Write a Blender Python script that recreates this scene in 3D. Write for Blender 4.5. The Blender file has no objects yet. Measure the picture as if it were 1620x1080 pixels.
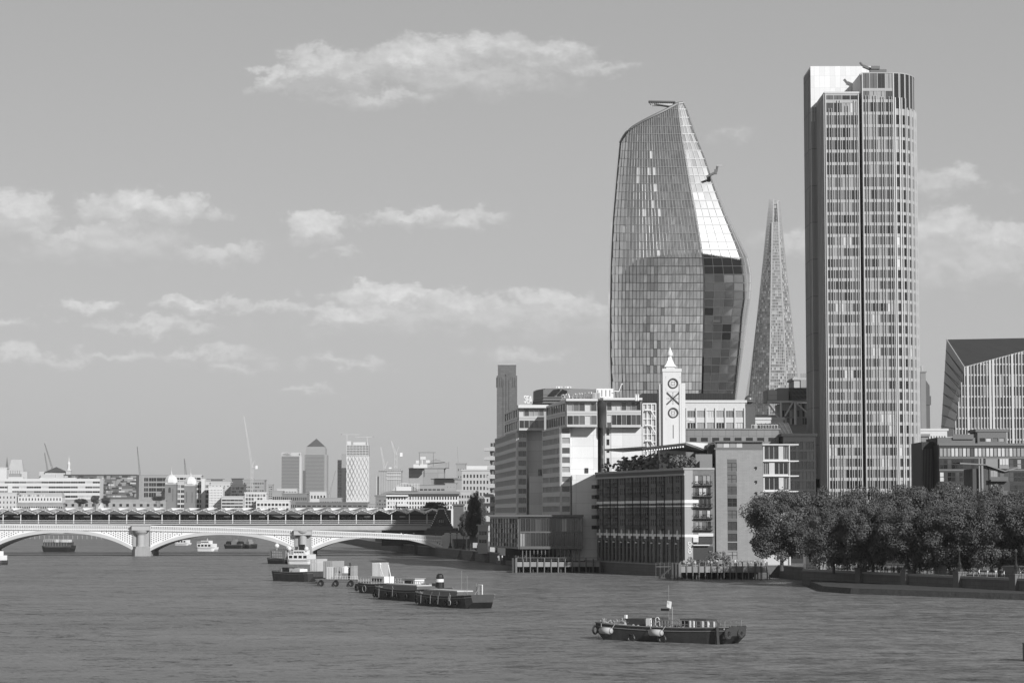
import bpy, bmesh, math, random
from mathutils import Vector, Matrix
R = math.radians
rnd = random.Random(7)
S = bpy.context.scene
C = S.collection
# ---------------------------------------------------------------- camera
F = 3700.0                                   # focal length in photo pixels (1620 wide)
PT = math.atan(277/F)                        # upward pitch; horizon at row 817
CH = 16.0                                    # eye height above the water
cd = bpy.data.cameras.new('camera'); cam = bpy.data.objects.new('camera', cd); C.objects.link(cam)
cam.location = (0, 0, CH); cam.rotation_euler = (math.pi/2+PT, 0, 0)
cd.sensor_width = 36; cd.lens = 36*F/1620; cd.clip_start = 1; cd.clip_end = 30000
S.camera = cam
# ---------------------------------------------------------------- light
SUN_EL, SUN_AZ = R(27.3), R(31)                # azimuth measured from -Y (behind the eye) towards +X
SD = Vector((math.cos(SUN_EL)*math.sin(SUN_AZ), -math.cos(SUN_EL)*math.cos(SUN_AZ), math.sin(SUN_EL)))
sl = bpy.data.lights.new('sun', 'SUN'); so = bpy.data.objects.new('sun', sl); C.objects.link(so)
sl.energy = 4.3; sl.angle = R(0.5); sl.color = (1, 1, 1)
so.rotation_euler = SD.to_track_quat('Z', 'Y').to_euler()
S.view_settings.view_transform = 'Standard'; S.view_settings.look = 'None'
S.view_settings.exposure = 0.07; S.view_settings.gamma = 1
S.cycles.max_bounces = 6; S.cycles.volume_bounces = 0; S.cycles.caustics_reflective = False
S.cycles.transparent_max_bounces = 8

def P(u, v, D):
    """world point seen at photo pixel (u, v) at distance D along the river"""
    t = (540-v)/F; c, s = math.cos(PT), math.sin(PT)
    dz = D*(t*c+s)/(c-t*s)
    dep = D*c+dz*s
    return Vector(((u-810)/F*dep, D, CH+dz))
def ZZ(v, D): return P(810, v, D).z
def XX(u, D, v=817): return P(u, v, D).x

# ---------------------------------------------------------------- world: sky plus small fair weather clouds
W = bpy.data.worlds.new('World'); S.world = W; W.use_nodes = True
nt = W.node_tree; N = nt.nodes; L = nt.links
for n in list(N): N.remove(n)
def nd(tree, t, **k):
    n = tree.nodes.new(t)
    for a, b in k.items():
        if a.startswith('i_'): n.inputs[int(a[2:])].default_value = b
        else: setattr(n, a, b)
    return n
sky = nd(nt, 'ShaderNodeTexSky', sky_type='NISHITA', sun_disc=False, sun_elevation=SUN_EL, altitude=20, air_density=1.0, dust_density=1.6, ozone_density=1.0)
sky.sun_rotation = math.pi-SUN_AZ
bw = nd(nt, 'ShaderNodeRGBToBW'); L.new(sky.outputs[0], bw.inputs[0])
tc = nd(nt, 'ShaderNodeTexCoord'); sp = nd(nt, 'ShaderNodeSeparateXYZ'); L.new(tc.outputs['Generated'], sp.inputs[0])
def mth(op, a, b=None, tree=nt, clamp=False):
    n = nd(tree, 'ShaderNodeMath', operation=op, use_clamp=clamp)
    for i, x in enumerate((a, b)):
        if x is None: continue
        if isinstance(x, (int, float)): n.inputs[i].default_value = x
        else: tree.links.new(x, n.inputs[i])
    return n.outputs[0]
yy = mth('MAXIMUM', sp.outputs[1], 0.02)
gx = mth('DIVIDE', sp.outputs[0], yy); gz = mth('DIVIDE', sp.outputs[2], yy)
cb = nd(nt, 'ShaderNodeCombineXYZ'); L.new(gx, cb.inputs[0]); L.new(gz, cb.inputs[1])
# fractal noise, used to break the cloud outlines
mp = nd(nt, 'ShaderNodeMapping'); mp.inputs['Scale'].default_value = (55, 95, 1); L.new(cb.outputs[0], mp.inputs[0])
nz = nd(nt, 'ShaderNodeTexNoise', noise_dimensions='2D'); nz.inputs['Scale'].default_value = 1.0; nz.inputs['Detail'].default_value = 9; nz.inputs['Roughness'].default_value = .62
L.new(mp.outputs[0], nz.inputs['Vector'])
CL = [(435,128,36,22,.8),(505,108,72,34,.95),(560,118,80,22,.6),(660,94,92,38,1.),(765,78,95,30,.9),(860,88,95,26,.75),(955,108,60,13,.5),(600,156,110,16,.5),(750,128,160,26,.42),
 (18,338,72,38,.8),(212,330,84,30,.95),(285,332,60,24,.8),(110,374,80,16,.55),(350,402,78,15,.5),(500,362,56,22,.8),(640,346,80,16,.7),(755,345,58,15,.6),(180,385,150,30,.35),(535,398,40,8,.3),
 (135,484,50,14,.7),(320,480,76,15,.75),(425,486,90,12,.5),(245,516,84,13,.55),(630,472,124,21,1.),(725,482,80,18,.7),(545,494,110,14,.6),(860,480,96,22,.7),(935,492,70,16,.5),(760,505,260,26,.3),
 (50,565,80,14,.55),(160,568,120,9,.35),(320,562,110,10,.35),(545,575,70,11,.35),(500,620,40,8,.35),(370,580,60,10,.3),(12,505,30,12,.35),(820,560,90,12,.35),
 (1500,288,80,24,.6),(1490,368,96,38,.7),(1600,385,90,32,.7),(1255,388,70,26,.45),(1530,425,150,34,.35),(1160,215,30,10,.2)]
wn = nd(nt, 'ShaderNodeTexNoise', noise_dimensions='2D'); wn.inputs['Scale'].default_value = 1.0; wn.inputs['Detail'].default_value = 7; wn.inputs['Roughness'].default_value = .6
wm_ = nd(nt, 'ShaderNodeMapping'); wm_.inputs['Scale'].default_value = (62, 95, 1); L.new(cb.outputs[0], wm_.inputs[0]); L.new(wm_.outputs[0], wn.inputs['Vector'])
ws_ = nd(nt, 'ShaderNodeVectorMath', operation='SUBTRACT'); L.new(wn.outputs['Color'], ws_.inputs[0]); ws_.inputs[1].default_value = (.5, .5, .5)
wk_ = nd(nt, 'ShaderNodeVectorMath', operation='MULTIPLY'); L.new(ws_.outputs[0], wk_.inputs[0]); wk_.inputs[1].default_value = (.045, .019, 0)
wcb = nd(nt, 'ShaderNodeVectorMath', operation='ADD'); L.new(cb.outputs[0], wcb.inputs[0]); L.new(wk_.outputs[0], wcb.inputs[1])
acc = None; accb = None
for (u, v, ru, rv, b) in CL:
    ru *= 1.18; rv *= 1.2
    p = P(u, v, 1.0); p.z -= CH
    m = nd(nt, 'ShaderNodeMapping'); m.inputs['Scale'].default_value = (F/ru, F/rv, 1); m.inputs['Location'].default_value = (-p.x*F/ru, -p.z*F/rv, 0)
    L.new(wcb.outputs[0], m.inputs[0])
    ln = nd(nt, 'ShaderNodeVectorMath', operation='LENGTH'); L.new(m.outputs[0], ln.inputs[0])
    o = mth('MULTIPLY', mth('SUBTRACT', 1.0, ln.outputs['Value']), b)
    sx = nd(nt, 'ShaderNodeSeparateXYZ'); L.new(m.outputs[0], sx.inputs[0])
    # lit from above, greyer towards the flat base
    ob_ = mth('MULTIPLY', mth('MAXIMUM', o, 0.0), mth('ADD', .85, mth('MULTIPLY', sx.outputs[1], 1.25)))
    acc = o if acc is None else mth('MAXIMUM', acc, o); accb = ob_ if accb is None else mth('MAXIMUM', accb, ob_)
acc = mth('MAXIMUM', acc, -.6)
den = mth('ADD', mth('ADD', mth('MULTIPLY', acc, 1.7), .1), mth('MULTIPLY', mth('SUBTRACT', nz.outputs[0], .5), 1.15))
dn = nd(nt, 'ShaderNodeMapRange', interpolation_type='SMOOTHSTEP'); dn.inputs[1].default_value = .0; dn.inputs[2].default_value = .6; L.new(den, dn.inputs[0])
mp2_ = nd(nt, 'ShaderNodeMapping'); mp2_.inputs['Scale'].default_value = (55, 95, 1); mp2_.inputs['Location'].default_value = (.10, .22, 0); L.new(cb.outputs[0], mp2_.inputs[0])
nz2 = nd(nt, 'ShaderNodeTexNoise', noise_dimensions='2D'); nz2.inputs['Detail'].default_value = 9; nz2.inputs['Scale'].default_value = 1.0; nz2.inputs['Roughness'].default_value = .66; L.new(mp2_.outputs[0], nz2.inputs['Vector'])
relief = mth('ADD', 1.0, mth('MULTIPLY', mth('SUBTRACT', nz.outputs[0], nz2.outputs[0]), 1.8))
relief = mth('MINIMUM', mth('MAXIMUM', relief, .35), 1.5)
thin = mth('MULTIPLY', mth('MULTIPLY', dn.outputs[0], relief), mth('MAXIMUM', mth('ADD', mth('MULTIPLY', accb, 1.15), .16), .1))
# away from the view, broken cloud over the whole sky
up = mth('GREATER_THAN', sp.outputs[1], .05)
CLOUD_GAIN = .55
thin = mth('MULTIPLY', mth('MULTIPLY', thin, up), CLOUD_GAIN)
# flatten the clear sky a little towards a hazy even tone
om_ = mth('SUBTRACT', 1.0, mth('MAXIMUM', sp.outputs[2], 0.0))
veil = mth('ADD', .25, mth('MULTIPLY', om_, 3.22))
base = mth('ADD', mth('MULTIPLY', mth('MINIMUM', bw.outputs[0], 9.0), .3), veil)
val = mth('ADD', base, mth('MULTIPLY', thin, 3.7))
bg = nd(nt, 'ShaderNodeBackground'); L.new(val, bg.inputs[0]); bg.inputs[1].default_value = .1
wo = nd(nt, 'ShaderNodeOutputWorld'); L.new(bg.outputs[0], wo.inputs[0])

# ---------------------------------------------------------------- materials (a black and white place: greys only)
MT = {}
def mat(name, col, rough=.8, metal=0., var=.12, sc=.25, panel=None, streak=0., bump=0., spec=.5, lo=.5):
    """grey surface with blotchy wear; panel=(width, height, joint, joint_tone[, offset]) draws joints or courses in local metres"""
    if name in MT: return MT[name]
    m = bpy.data.materials.new(name); m.use_nodes = True; t = m.node_tree
    bs = t.nodes['Principled BSDF']; bs.inputs['Roughness'].default_value = rough; bs.inputs['Metallic'].default_value = metal
    bs.inputs['Specular IOR Level'].default_value = spec
    tcn = nd(t, 'ShaderNodeTexCoord')
    n1 = nd(t, 'ShaderNodeTexNoise'); n1.inputs['Scale'].default_value = sc; n1.inputs['Detail'].default_value = 6; n1.inputs['Roughness'].default_value = .65
    t.links.new(tcn.outputs['Object'], n1.inputs['Vector'])
    f = mth('ADD', 1-var, mth('MULTIPLY', n1.outputs[0], 2*var, t), t)
    if streak:
        mpn = nd(t, 'ShaderNodeMapping'); mpn.inputs['Scale'].default_value = (1.3, 1.3, .06); t.links.new(tcn.outputs['Object'], mpn.inputs[0])
        n2 = nd(t, 'ShaderNodeTexNoise'); n2.inputs['Scale'].default_value = 1.; n2.inputs['Detail'].default_value = 4; t.links.new(mpn.outputs[0], n2.inputs['Vector'])
        f = mth('MULTIPLY', f, mth('ADD', 1-streak, mth('MULTIPLY', n2.outputs[0], 2*streak, t), t), t)
    v = mth('MULTIPLY', f, col, t)
    if panel:
        s3 = nd(t, 'ShaderNodeSeparateXYZ'); t.links.new(tcn.outputs['Object'], s3.inputs[0])
        c3 = nd(t, 'ShaderNodeCombineXYZ'); t.links.new(mth('ADD', s3.outputs[0], s3.outputs[1], t), c3.inputs[0]); t.links.new(s3.outputs[2], c3.inputs[1])
        b = nd(t, 'ShaderNodeTexBrick', offset=(panel[4] if len(panel) > 4 else 0.), squash=1.)
        b.inputs['Scale'].default_value = 1; b.inputs['Brick Width'].default_value = panel[0]; b.inputs['Row Height'].default_value = panel[1]
        b.inputs['Mortar Size'].default_value = panel[2]; b.inputs['Mortar Smooth'].default_value = .1; b.inputs['Bias'].default_value = 0
        pv = panel[5] if len(panel) > 5 else .08
        for i, q in ((1, 1-pv), (2, 1+pv), (3, panel[3])): b.inputs[i].default_value = (q, q, q, 1)
        t.links.new(c3.outputs[0], b.inputs[0])
        v = mth('MULTIPLY', v, b.outputs[0], t)
    t.links.new(v, bs.inputs['Base Color'])
    if bump:
        bn = nd(t, 'ShaderNodeBump'); bn.inputs['Distance'].default_value = bump; t.links.new(n1.outputs[0], bn.inputs['Height']); t.links.new(bn.outputs[0], bs.inputs['Normal'])
    MT[name] = m
    return m
def glass(name, col, rough=.08, metal=.0, sc=.15, var=.25, wob=.0):
    m = mat(name, col, rough, metal, var=var, sc=sc, spec=.8)
    if wob and 'w' not in m:
        m['w'] = 1; t = m.node_tree; bs = t.nodes['Principled BSDF']
        tcn = nd(t, 'ShaderNodeTexCoord'); n = nd(t, 'ShaderNodeTexNoise'); n.inputs['Scale'].default_value = .5; t.links.new(tcn.outputs['Object'], n.inputs['Vector'])
        b = nd(t, 'ShaderNodeBump'); b.inputs['Distance'].default_value = wob; t.links.new(n.outputs[0], b.inputs['Height']); t.links.new(b.outputs[0], bs.inputs['Normal'])
    return m
GL = [glass('glass dark', .015), glass('glass deep', .03), glass('glass grey', .07), glass('glass mid', .13), glass('glass blind', .30, .25), glass('glass curtain', .5, .5)]
def pick(w=(4, 4, 3, 2, 1.5, .8)): return rnd.choices(GL, w)[0]

# ---------------------------------------------------------------- mesh builder
class MB:
    def __init__(s, fr=None): s.v = []; s.f = []; s.mi = []; s.m = 0; s.fr = fr
    def add(s, vs, fs):
        o = len(s.v)
        if s.fr is not None: vs = [s.fr @ Vector(p) for p in vs]
        s.v += [tuple(p) for p in vs]; s.f += [tuple(i+o for i in f) for f in fs]; s.mi += [s.m]*len(fs)
    def quad(s, a, b, c, d): s.add([a, b, c, d], [(0, 1, 2, 3)])
    def box(s, x0, x1, y0, y1, z0, z1):
        s.add([(x0,y0,z0),(x1,y0,z0),(x1,y1,z0),(x0,y1,z0),(x0,y0,z1),(x1,y0,z1),(x1,y1,z1),(x0,y1,z1)],
              [(0,3,2,1),(4,5,6,7),(0,1,5,4),(1,2,6,5),(2,3,7,6),(3,0,4,7)])
    def prism(s, poly, z0, z1, top=None):
        n = len(poly); top = top or poly
        zf = (lambda z, i: z[i] if isinstance(z, (list, tuple)) else z)
        s.add([(p[0], p[1], zf(z0, i)) for i, p in enumerate(poly)]+[(p[0], p[1], zf(z1, i)) for i, p in enumerate(top)],
              [tuple(range(n-1, -1, -1)), tuple(range(n, 2*n))]+[(i, (i+1) % n, (i+1) % n+n, i+n) for i in range(n)])
    def tube(s, a, b, r, n=6, r2=None):
        a = Vector(a); b = Vector(b); d = (b-a)
        if d.length < 1e-6: return
        q = d.to_track_quat('Z', 'Y'); r2 = r if r2 is None else r2
        vs = []
        for (c, rr) in ((a, r), (b, r2)):
            for i in range(n):
                t = 2*math.pi*(i+.5)/n; vs.append(c+q @ Vector((rr*math.cos(t), rr*math.sin(t), 0)))
        s.add(vs, [tuple(range(n-1, -1, -1)), tuple(range(n, 2*n))]+[(i, (i+1) % n, (i+1) % n+n, i+n) for i in range(n)])
    def lathe(s, c, prof, n=12, sx=1., sy=1.):
        vs = []; fs = []
        for (r, z) in prof:
            for i in range(n):
                t = 2*math.pi*(i+.5)/n; vs.append((c[0]+sx*r*math.cos(t), c[1]+sy*r*math.sin(t), c[2]+z))
        k = len(prof)
        for j in range(k-1):
            for i in range(n): fs.append((j*n+i, j*n+(i+1) % n, (j+1)*n+(i+1) % n, (j+1)*n+i))
        fs += [tuple(range(n-1, -1, -1)), tuple(range((k-1)*n, k*n))]
        s.add(vs, fs)
    def ball(s, c, r, n=10, sz=1.):
        s.lathe(c, [(r*math.sin(math.pi*max(.02, min(.98, j/8))), -r*sz*math.cos(math.pi*j/8)) for j in range(9)], n)
    def torus(s, c, q, R1, r, n=14, k=6):
        vs = []; fs = []
        for i in range(n):
            a = 2*math.pi*i/n
            for j in range(k):
                b = 2*math.pi*j/k; rr = R1+r*math.cos(b)
                vs.append(Vector(c)+q @ Vector((rr*math.cos(a), rr*math.sin(a), r*math.sin(b))))
        for i in range(n):
            for j in range(k): fs.append((i*k+j, ((i+1) % n)*k+j, ((i+1) % n)*k+(j+1) % k, i*k+(j+1) % k))
        s.add(vs, fs)
    def mesh(s, name, mats, smooth=False):
        me = bpy.data.meshes.new(name); me.from_pydata(s.v, [], s.f); me.update()
        for m in (mats if isinstance(mats, (list, tuple)) else [mats]): me.materials.append(m)
        for p, i in zip(me.polygons, s.mi): p.material_index = i; p.use_smooth = smooth
        return me
    def build(s, name, mats, parent=None, smooth=False):
        o = bpy.data.objects.new(name, s.mesh(name, mats, smooth)); C.objects.link(o)
        if parent is not None: o.parent = parent
        return o
def tag(o, label=None, cat=None, group=None, kind=None):
    for k, v in (('label', label), ('category', cat), ('group', group), ('kind', kind)):
        if v: o[k] = v
    return o
def thing(name, label, cat, loc=(0, 0, 0), rz=0., group=None):
    o = bpy.data.objects.new(name, None); o.empty_display_size = 1; C.objects.link(o)
    o.location = loc; o.rotation_euler = (0, 0, rz); o['wins'] = 0
    return tag(o, label, cat, group)
def kids(o): return [c for c in ALLK.get(o.name, [])]
def copy_tree(o, parent=None):
    c = o.copy(); C.objects.link(c)
    if parent: c.parent = parent
    for ch in o.children: copy_tree(ch, c)
    return c
def frame2(x, y, ang): return Matrix.Translation((x, y, 0)) @ Matrix.Rotation(ang, 4, 'Z')

WN = {}
def window(root, fr, x0, x1, z0, z1, y=-.06, m=None, mull=0, bar=0, fm=None):
    """a glazed opening: pane with optional mullions, queued; flush_windows() makes the parts"""
    WN.setdefault(root.name, (root, []))[1].append((fr, x0, x1, z0, z1, y, m or pick(), mull, bar, fm))
def flush_windows():
    for root, lst in WN.values():
        lst.sort(key=lambda w: -(w[2]-w[1])*(w[4]-w[3]))
        ind, rest = lst[:100], lst[100:]
        def put(mb, w, mats):
            fr, x0, x1, z0, z1, y, m, mull, bar, fm = w
            if m not in mats: mats.append(m)
            mb.fr = fr; mb.m = mats.index(m); mb.box(x0, x1, y, y+.05, z0, z1)
            if mull or bar:
                fm = fm or MT['frame']
                if fm not in mats: mats.append(fm)
                mb.m = mats.index(fm); t = .07
                for i in range(1, mull+1):
                    x = x0+(x1-x0)*i/(mull+1); mb.box(x-t, x+t, y-.09, y-.002, z0, z1)
                for i in range(1, bar+1):
                    z = z0+(z1-z0)*i/(bar+1); mb.box(x0, x1, y-.07, y-.004, z-t, z+t)
        for w in ind:
            mb = MB(); ms = []; put(mb, w, ms); mb.build('window', ms, root)
        if rest:
            mb = MB(); ms = []
            for w in rest: put(mb, w, ms)
            tag(mb.build('window', ms, root), kind='stuff')
def facade(root, wall, fr, Wd, z0, z1, rows, cols, th=.3, mull=0, bar=0, w=None, fm=None, skip=None, ym=None):
    """wall built of bands and piers standing th proud of the core, glazing in the openings.
    fr: frame whose x runs along the facade and whose -y points out; rows [(za,zb)], cols [(xa,xb)]"""
    wall.fr = fr
    rows = sorted(rows); cols = sorted(cols); zc = z0
    for (za, zb) in rows:
        if za > zc+1e-4: wall.box(0, Wd, -th, 0, zc, za)
        xc = 0
        for (xa, xb) in cols:
            if xa > xc+1e-4: wall.box(xc, xa, -th, 0, za, zb)
            if skip and skip(xa, za): wall.box(xa, xb, -th, 0, za, zb)
            else: window(root, fr, xa, xb, za, zb, -.08, pick(w) if w else None, mull, bar, fm)
            xc = xb
        if xc < Wd-1e-4: wall.box(xc, Wd, -th, 0, za, zb)
        zc = zb
    if zc < z1-1e-4: wall.box(0, Wd, -th, 0, zc, z1)
    wall.fr = None
def grid(a, b, n, frac):
    p = (b-a)/n; g = p*(1-frac)/2
    return [(a+i*p+g, a+(i+1)*p-g) for i in range(n)]
mat('frame', .35, .5); mat('frame dark', .04, .5)

GZ = 3.0     # ground level behind the river walls
def block(name, label, cat, u0, u1, vt, D, depth, m, nr=0, nc=0, fz=.6, fx=.75, zlo=None, left=0, right=0, ang=0., w=None, mull=0, bar=0, group=None, parapet=.8, roof=None, th=.3, margin=1.2, fm=None, base=GZ):
    """a box building: front between photo columns u0 and u1 at distance D; nr storeys, nc bays of windows"""
    xa, xb = XX(u0, D), XX(u1, D); zt = ZZ(vt, D)
    r = thing(name, label, cat, (xa, D, base), ang, group); Wd = (xb-xa)/math.cos(ang); H = zt-base
    wall = MB(); wall.box(0, Wd, 0, depth, 0, H)
    z_lo = (ZZ(zlo, D)-base) if zlo else 1.0
    rows = grid(z_lo, H-margin, nr, fz) if nr else []
    if nr and nc: facade(r, wall, frame2(0, 0, 0), Wd, 0, H, rows, grid(.4, Wd-.4, nc, fx), th, mull, bar, w, fm)
    if left: facade(r, wall, frame2(0, depth, -math.pi/2), depth, 0, H, rows, grid(.4, depth-.4, left, fx), th, mull, bar, w, fm)
    if right: facade(r, wall, frame2(Wd, 0, math.pi/2), depth, 0, H, rows, grid(.4, depth-.4, right, fx), th, mull, bar, w, fm)
    wall.build('wall', m, r)
    if parapet:
        p = MB(); e = th+.25; p.box(-e, Wd+e, -e, .3, H+.003, H+parapet); p.box(-e, .3, .3, depth+e, H+.003, H+parapet); p.box(Wd-.3, Wd+e, .3, depth+e, H+.003, H+parapet)
        p.build('parapet', roof or m, r)
    return r, Wd, H
# ---------------------------------------------------------------- ground, water, far land
def sheet(name, pts, z, m, kind='structure'):
    bm = bmesh.new(); vs = [bm.verts.new((x, y, z)) for x, y in pts]; f = bm.faces.new(vs); f.normal_update()
    if f.normal.z < 0: f.normal_flip()
    bmesh.ops.triangulate(bm, faces=[f]); me = bpy.data.meshes.new(name); bm.to_mesh(me); me.materials.append(m)
    o = bpy.data.objects.new(name, me); C.objects.link(o); o['kind'] = kind
    return o
SB = [(230, -60), (160, 200), (130, 380), (112, 440), (103.5, 470), (69.3, 558), (76, 580), (71, 623), (45.2, 623), (22.5, 690), (19, 712), (0, 782), (-27, 938), (-66, 1160), (-122, 1600), (-135, 1740)]
NB = [(-400, 1740), (-372, 1500), (-350, 900), (-420, 300), (-520, -60)]
gm = mat('earth and paving', .16, .9, var=.3, sc=.05)
sheet('ground', SB+NB+[(-6000, -60), (-6000, 12000), (6000, 12000), (6000, -60)], GZ, gm)
wm = bpy.data.materials.new('river water'); wm.use_nodes = True; t = wm.node_tree; bs = t.nodes['Principled BSDF']
bs.inputs['Roughness'].default_value = .15; bs.inputs['Specular IOR Level'].default_value = .27; bs.inputs['IOR'].default_value = 1.33
tcn = nd(t, 'ShaderNodeTexCoord'); hs = None
# wave slopes taken straight from noise, so that chop finer than a pixel still scatters the light
for (sx, sy, det, amp) in ((.02, .045, 2, .2), (.11, .2, 3, .75), (.42, .66, 3, 1.35), (2.0, 2.6, 2, 1.3)):
    q = nd(t, 'ShaderNodeMapping'); q.inputs['Scale'].default_value = (sx, sy, 1); q.inputs['Rotation'].default_value = (0, 0, R(9)); t.links.new(tcn.outputs['Object'], q.inputs[0])
    n = nd(t, 'ShaderNodeTexNoise'); n.inputs['Scale'].default_value = 1; n.inputs['Detail'].default_value = det; n.inputs['Roughness'].default_value = .55; t.links.new(q.outputs[0], n.inputs['Vector'])
    a_ = nd(t, 'ShaderNodeVectorMath', operation='SUBTRACT'); t.links.new(n.outputs['Color'], a_.inputs[0]); a_.inputs[1].default_value = (.5, .5, .5)
    b_ = nd(t, 'ShaderNodeVectorMath', operation='MULTIPLY'); t.links.new(a_.outputs[0], b_.inputs[0]); b_.inputs[1].default_value = (amp*.8, amp, 0)
    if hs is None: hs = b_.outputs[0]
    else:
        c_ = nd(t, 'ShaderNodeVectorMath', operation='ADD'); t.links.new(hs, c_.inputs[0]); t.links.new(b_.outputs[0], c_.inputs[1]); hs = c_.outputs[0]
c_ = nd(t, 'ShaderNodeVectorMath', operation='ADD'); t.links.new(hs, c_.inputs[0]); c_.inputs[1].default_value = (0, 0, 1)
d_ = nd(t, 'ShaderNodeVectorMath', operation='NORMALIZE'); t.links.new(c_.outputs[0], d_.inputs[0]); t.links.new(d_.outputs[0], bs.inputs['Normal'])
q = nd(t, 'ShaderNodeMapping'); q.inputs['Scale'].default_value = (.012, .05, 1); t.links.new(tcn.outputs['Object'], q.inputs[0])
n = nd(t, 'ShaderNodeTexNoise'); n.inputs['Scale'].default_value = 1; n.inputs['Detail'].default_value = 5; t.links.new(q.outputs[0], n.inputs['Vector'])
wcol = (mth('ADD', .115, mth('MULTIPLY', n.outputs[0], .13, t), t))
df = nd(t, 'ShaderNodeBsdfDiffuse'); t.links.new(wcol, df.inputs[0]); t.links.new(d_.outputs[0], df.inputs['Normal'])
gl = nd(t, 'ShaderNodeBsdfGlossy'); gl.inputs['Roughness'].default_value = .18; t.links.new(d_.outputs[0], gl.inputs['Normal']); gl.inputs[0].default_value = (.9, .9, .9, 1)
fr_ = nd(t, 'ShaderNodeFresnel'); fr_.inputs['IOR'].default_value = 1.33; t.links.new(d_.outputs[0], fr_.inputs['Normal'])
mx = nd(t, 'ShaderNodeMixShader'); t.links.new(mth('MULTIPLY', fr_.outputs[0], .34, t), mx.inputs[0]); t.links.new(df.outputs[0], mx.inputs[1]); t.links.new(gl.outputs[0], mx.inputs[2])
t.links.new(mx.outputs[0], t.nodes['Material Output'].inputs['Surface'])
sheet('river', [(-600, -60), (260, -60), (260, 2100), (-600, 2100)], 0.0, wm)
# river bed
hz = bpy.data.materials.new('air'); hz.use_nodes = True; t = hz.node_tree
for n in list(t.nodes): t.nodes.remove(n)
pv = nd(t, 'ShaderNodeVolumePrincipled'); pv.inputs['Density'].default_value = 3.0e-5; pv.inputs['Color'].default_value = (.9, .9, .9, 1); pv.inputs['Anisotropy'].default_value = .0
om = nd(t, 'ShaderNodeOutputMaterial'); t.links.new(pv.outputs[0], om.inputs['Volume'])
HB = MB(); HB.box(-3000, 3000, -40, 9500, -1.5, 420)
ho = HB.build('haze', hz); ho['kind'] = 'stuff'
# ================================================================ south bank towers and blocks
def rws(lst, D, base=GZ): return [(ZZ(b, D)-base, ZZ(a, D)-base) for a, b in lst]
# ---------------------------------------------------------------- slab tower with white fins
D0 = 735.; M_ = D0/F
tw = thing('residential_tower', 'tallest slab tower, with long white vertical fins and a white crown, behind the trees', 'tower', (XX(1312, D0), D0, GZ))
mc = mat('tower concrete', .37, .75, var=.1, streak=.12); mw = mat('tower white cladding', .68, .6, var=.04, panel=(1.7, 3.9, .05, .8)); mside = mat('tower side cladding', .3, .7, var=.1, streak=.12, panel=(2.2, 12, .12, .55))
X0 = XX(1312, D0)
def lx(u, D=D0): return XX(u, D)-X0
zL, zR, zW = ZZ(148, D0)-GZ, ZZ(115, D0-1)-GZ, ZZ(105, D0+18)-GZ
fl = [ZZ(v, D0)-GZ for v in [163+19.7*i for i in range(10)]+[340+17.5*(i+1) for i in range(27)]]
fl = [z for z in fl if z > 1]
rowsT = [(fl[i+1]+.95, fl[i]-.02) for i in range(len(fl)-1)]
# lower left volume
wl = MB(); wL = lx(1365.6)
wl.box(0, wL, .0, 34, 0, zL); n4 = 4
colsL = [(wL*i/n4+.1, wL*(i+1)/n4-.1) for i in range(n4)]
facade(tw, wl, frame2(0, 0, 0), wL, 0, zL, [(fl[0]+1.0, zL-.7)]+rowsT, colsL, .2, 1, 0, (.5, 2, 5, 6, 3, .8), MT['frame dark'])  # lighter panes paint in sky reflection, likewise on the tall volume
# side of the lower left volume
cs = [(1.2+3.3*i, 2.6+3.3*i) for i in range(5)]
facade(tw, wl, frame2(0, 18, -math.pi/2), 18, 0, zL, [(2, zL-1)], cs, .5, 0, 0, (5, 3, 1, 0, 0, 0))
wl.build('lower_volume', mc, tw)
# tall volume with the rounded corner
xr0, xr1 = lx(1371, D0-1), lx(1421, D0-1); rx, ry = 9.0, 15.; nA = 7
arc = [(xr1+rx*math.sin(a), -1+ry-ry*math.cos(a)) for a in [math.pi/2*i/nA for i in range(nA+1)]]
wr = MB(); wr.prism([(xr0, -1), (xr1, -1)]+arc[1:]+[(xr1+rx, 46), (xr0, 46)], 0, zR-.4)
wR = xr1-xr0; colsR = [(wR*i/4+.1, wR*(i+1)/4-.1) for i in range(4)]
facade(tw, wr, frame2(xr0, -1, 0), wR, 0, zR, [(fl[0]+.9, fl[0]+3.6), (fl[0]+4.5, zR-.3)]+rowsT, colsR, .2, 1, 0, (.5, 2, 5, 6, 3, .8), MT['frame dark'])
for i in range(nA):
    a, b = arc[i], arc[i+1]; dx, dy = b[0]-a[0], b[1]-a[1]; Ls = math.hypot(dx, dy)
    facade(tw, wr, frame2(a[0], a[1], math.atan2(dy, dx)), Ls, 0, zR, [(fl[0]-2., zR-.3)]+rowsT[1:], [(.3, Ls-.3)], .25, 0, 0, (4, 3, 3, 2, 1, .5))
wr.build('tall_volume', mc, tw)
ob = MB(); ob.box(xr0-.25, xr0+.02, 0, 17.8, zL+.1, zR); ob.build('return_wall', mat('tower return wall', .55, .7), tw)
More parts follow.
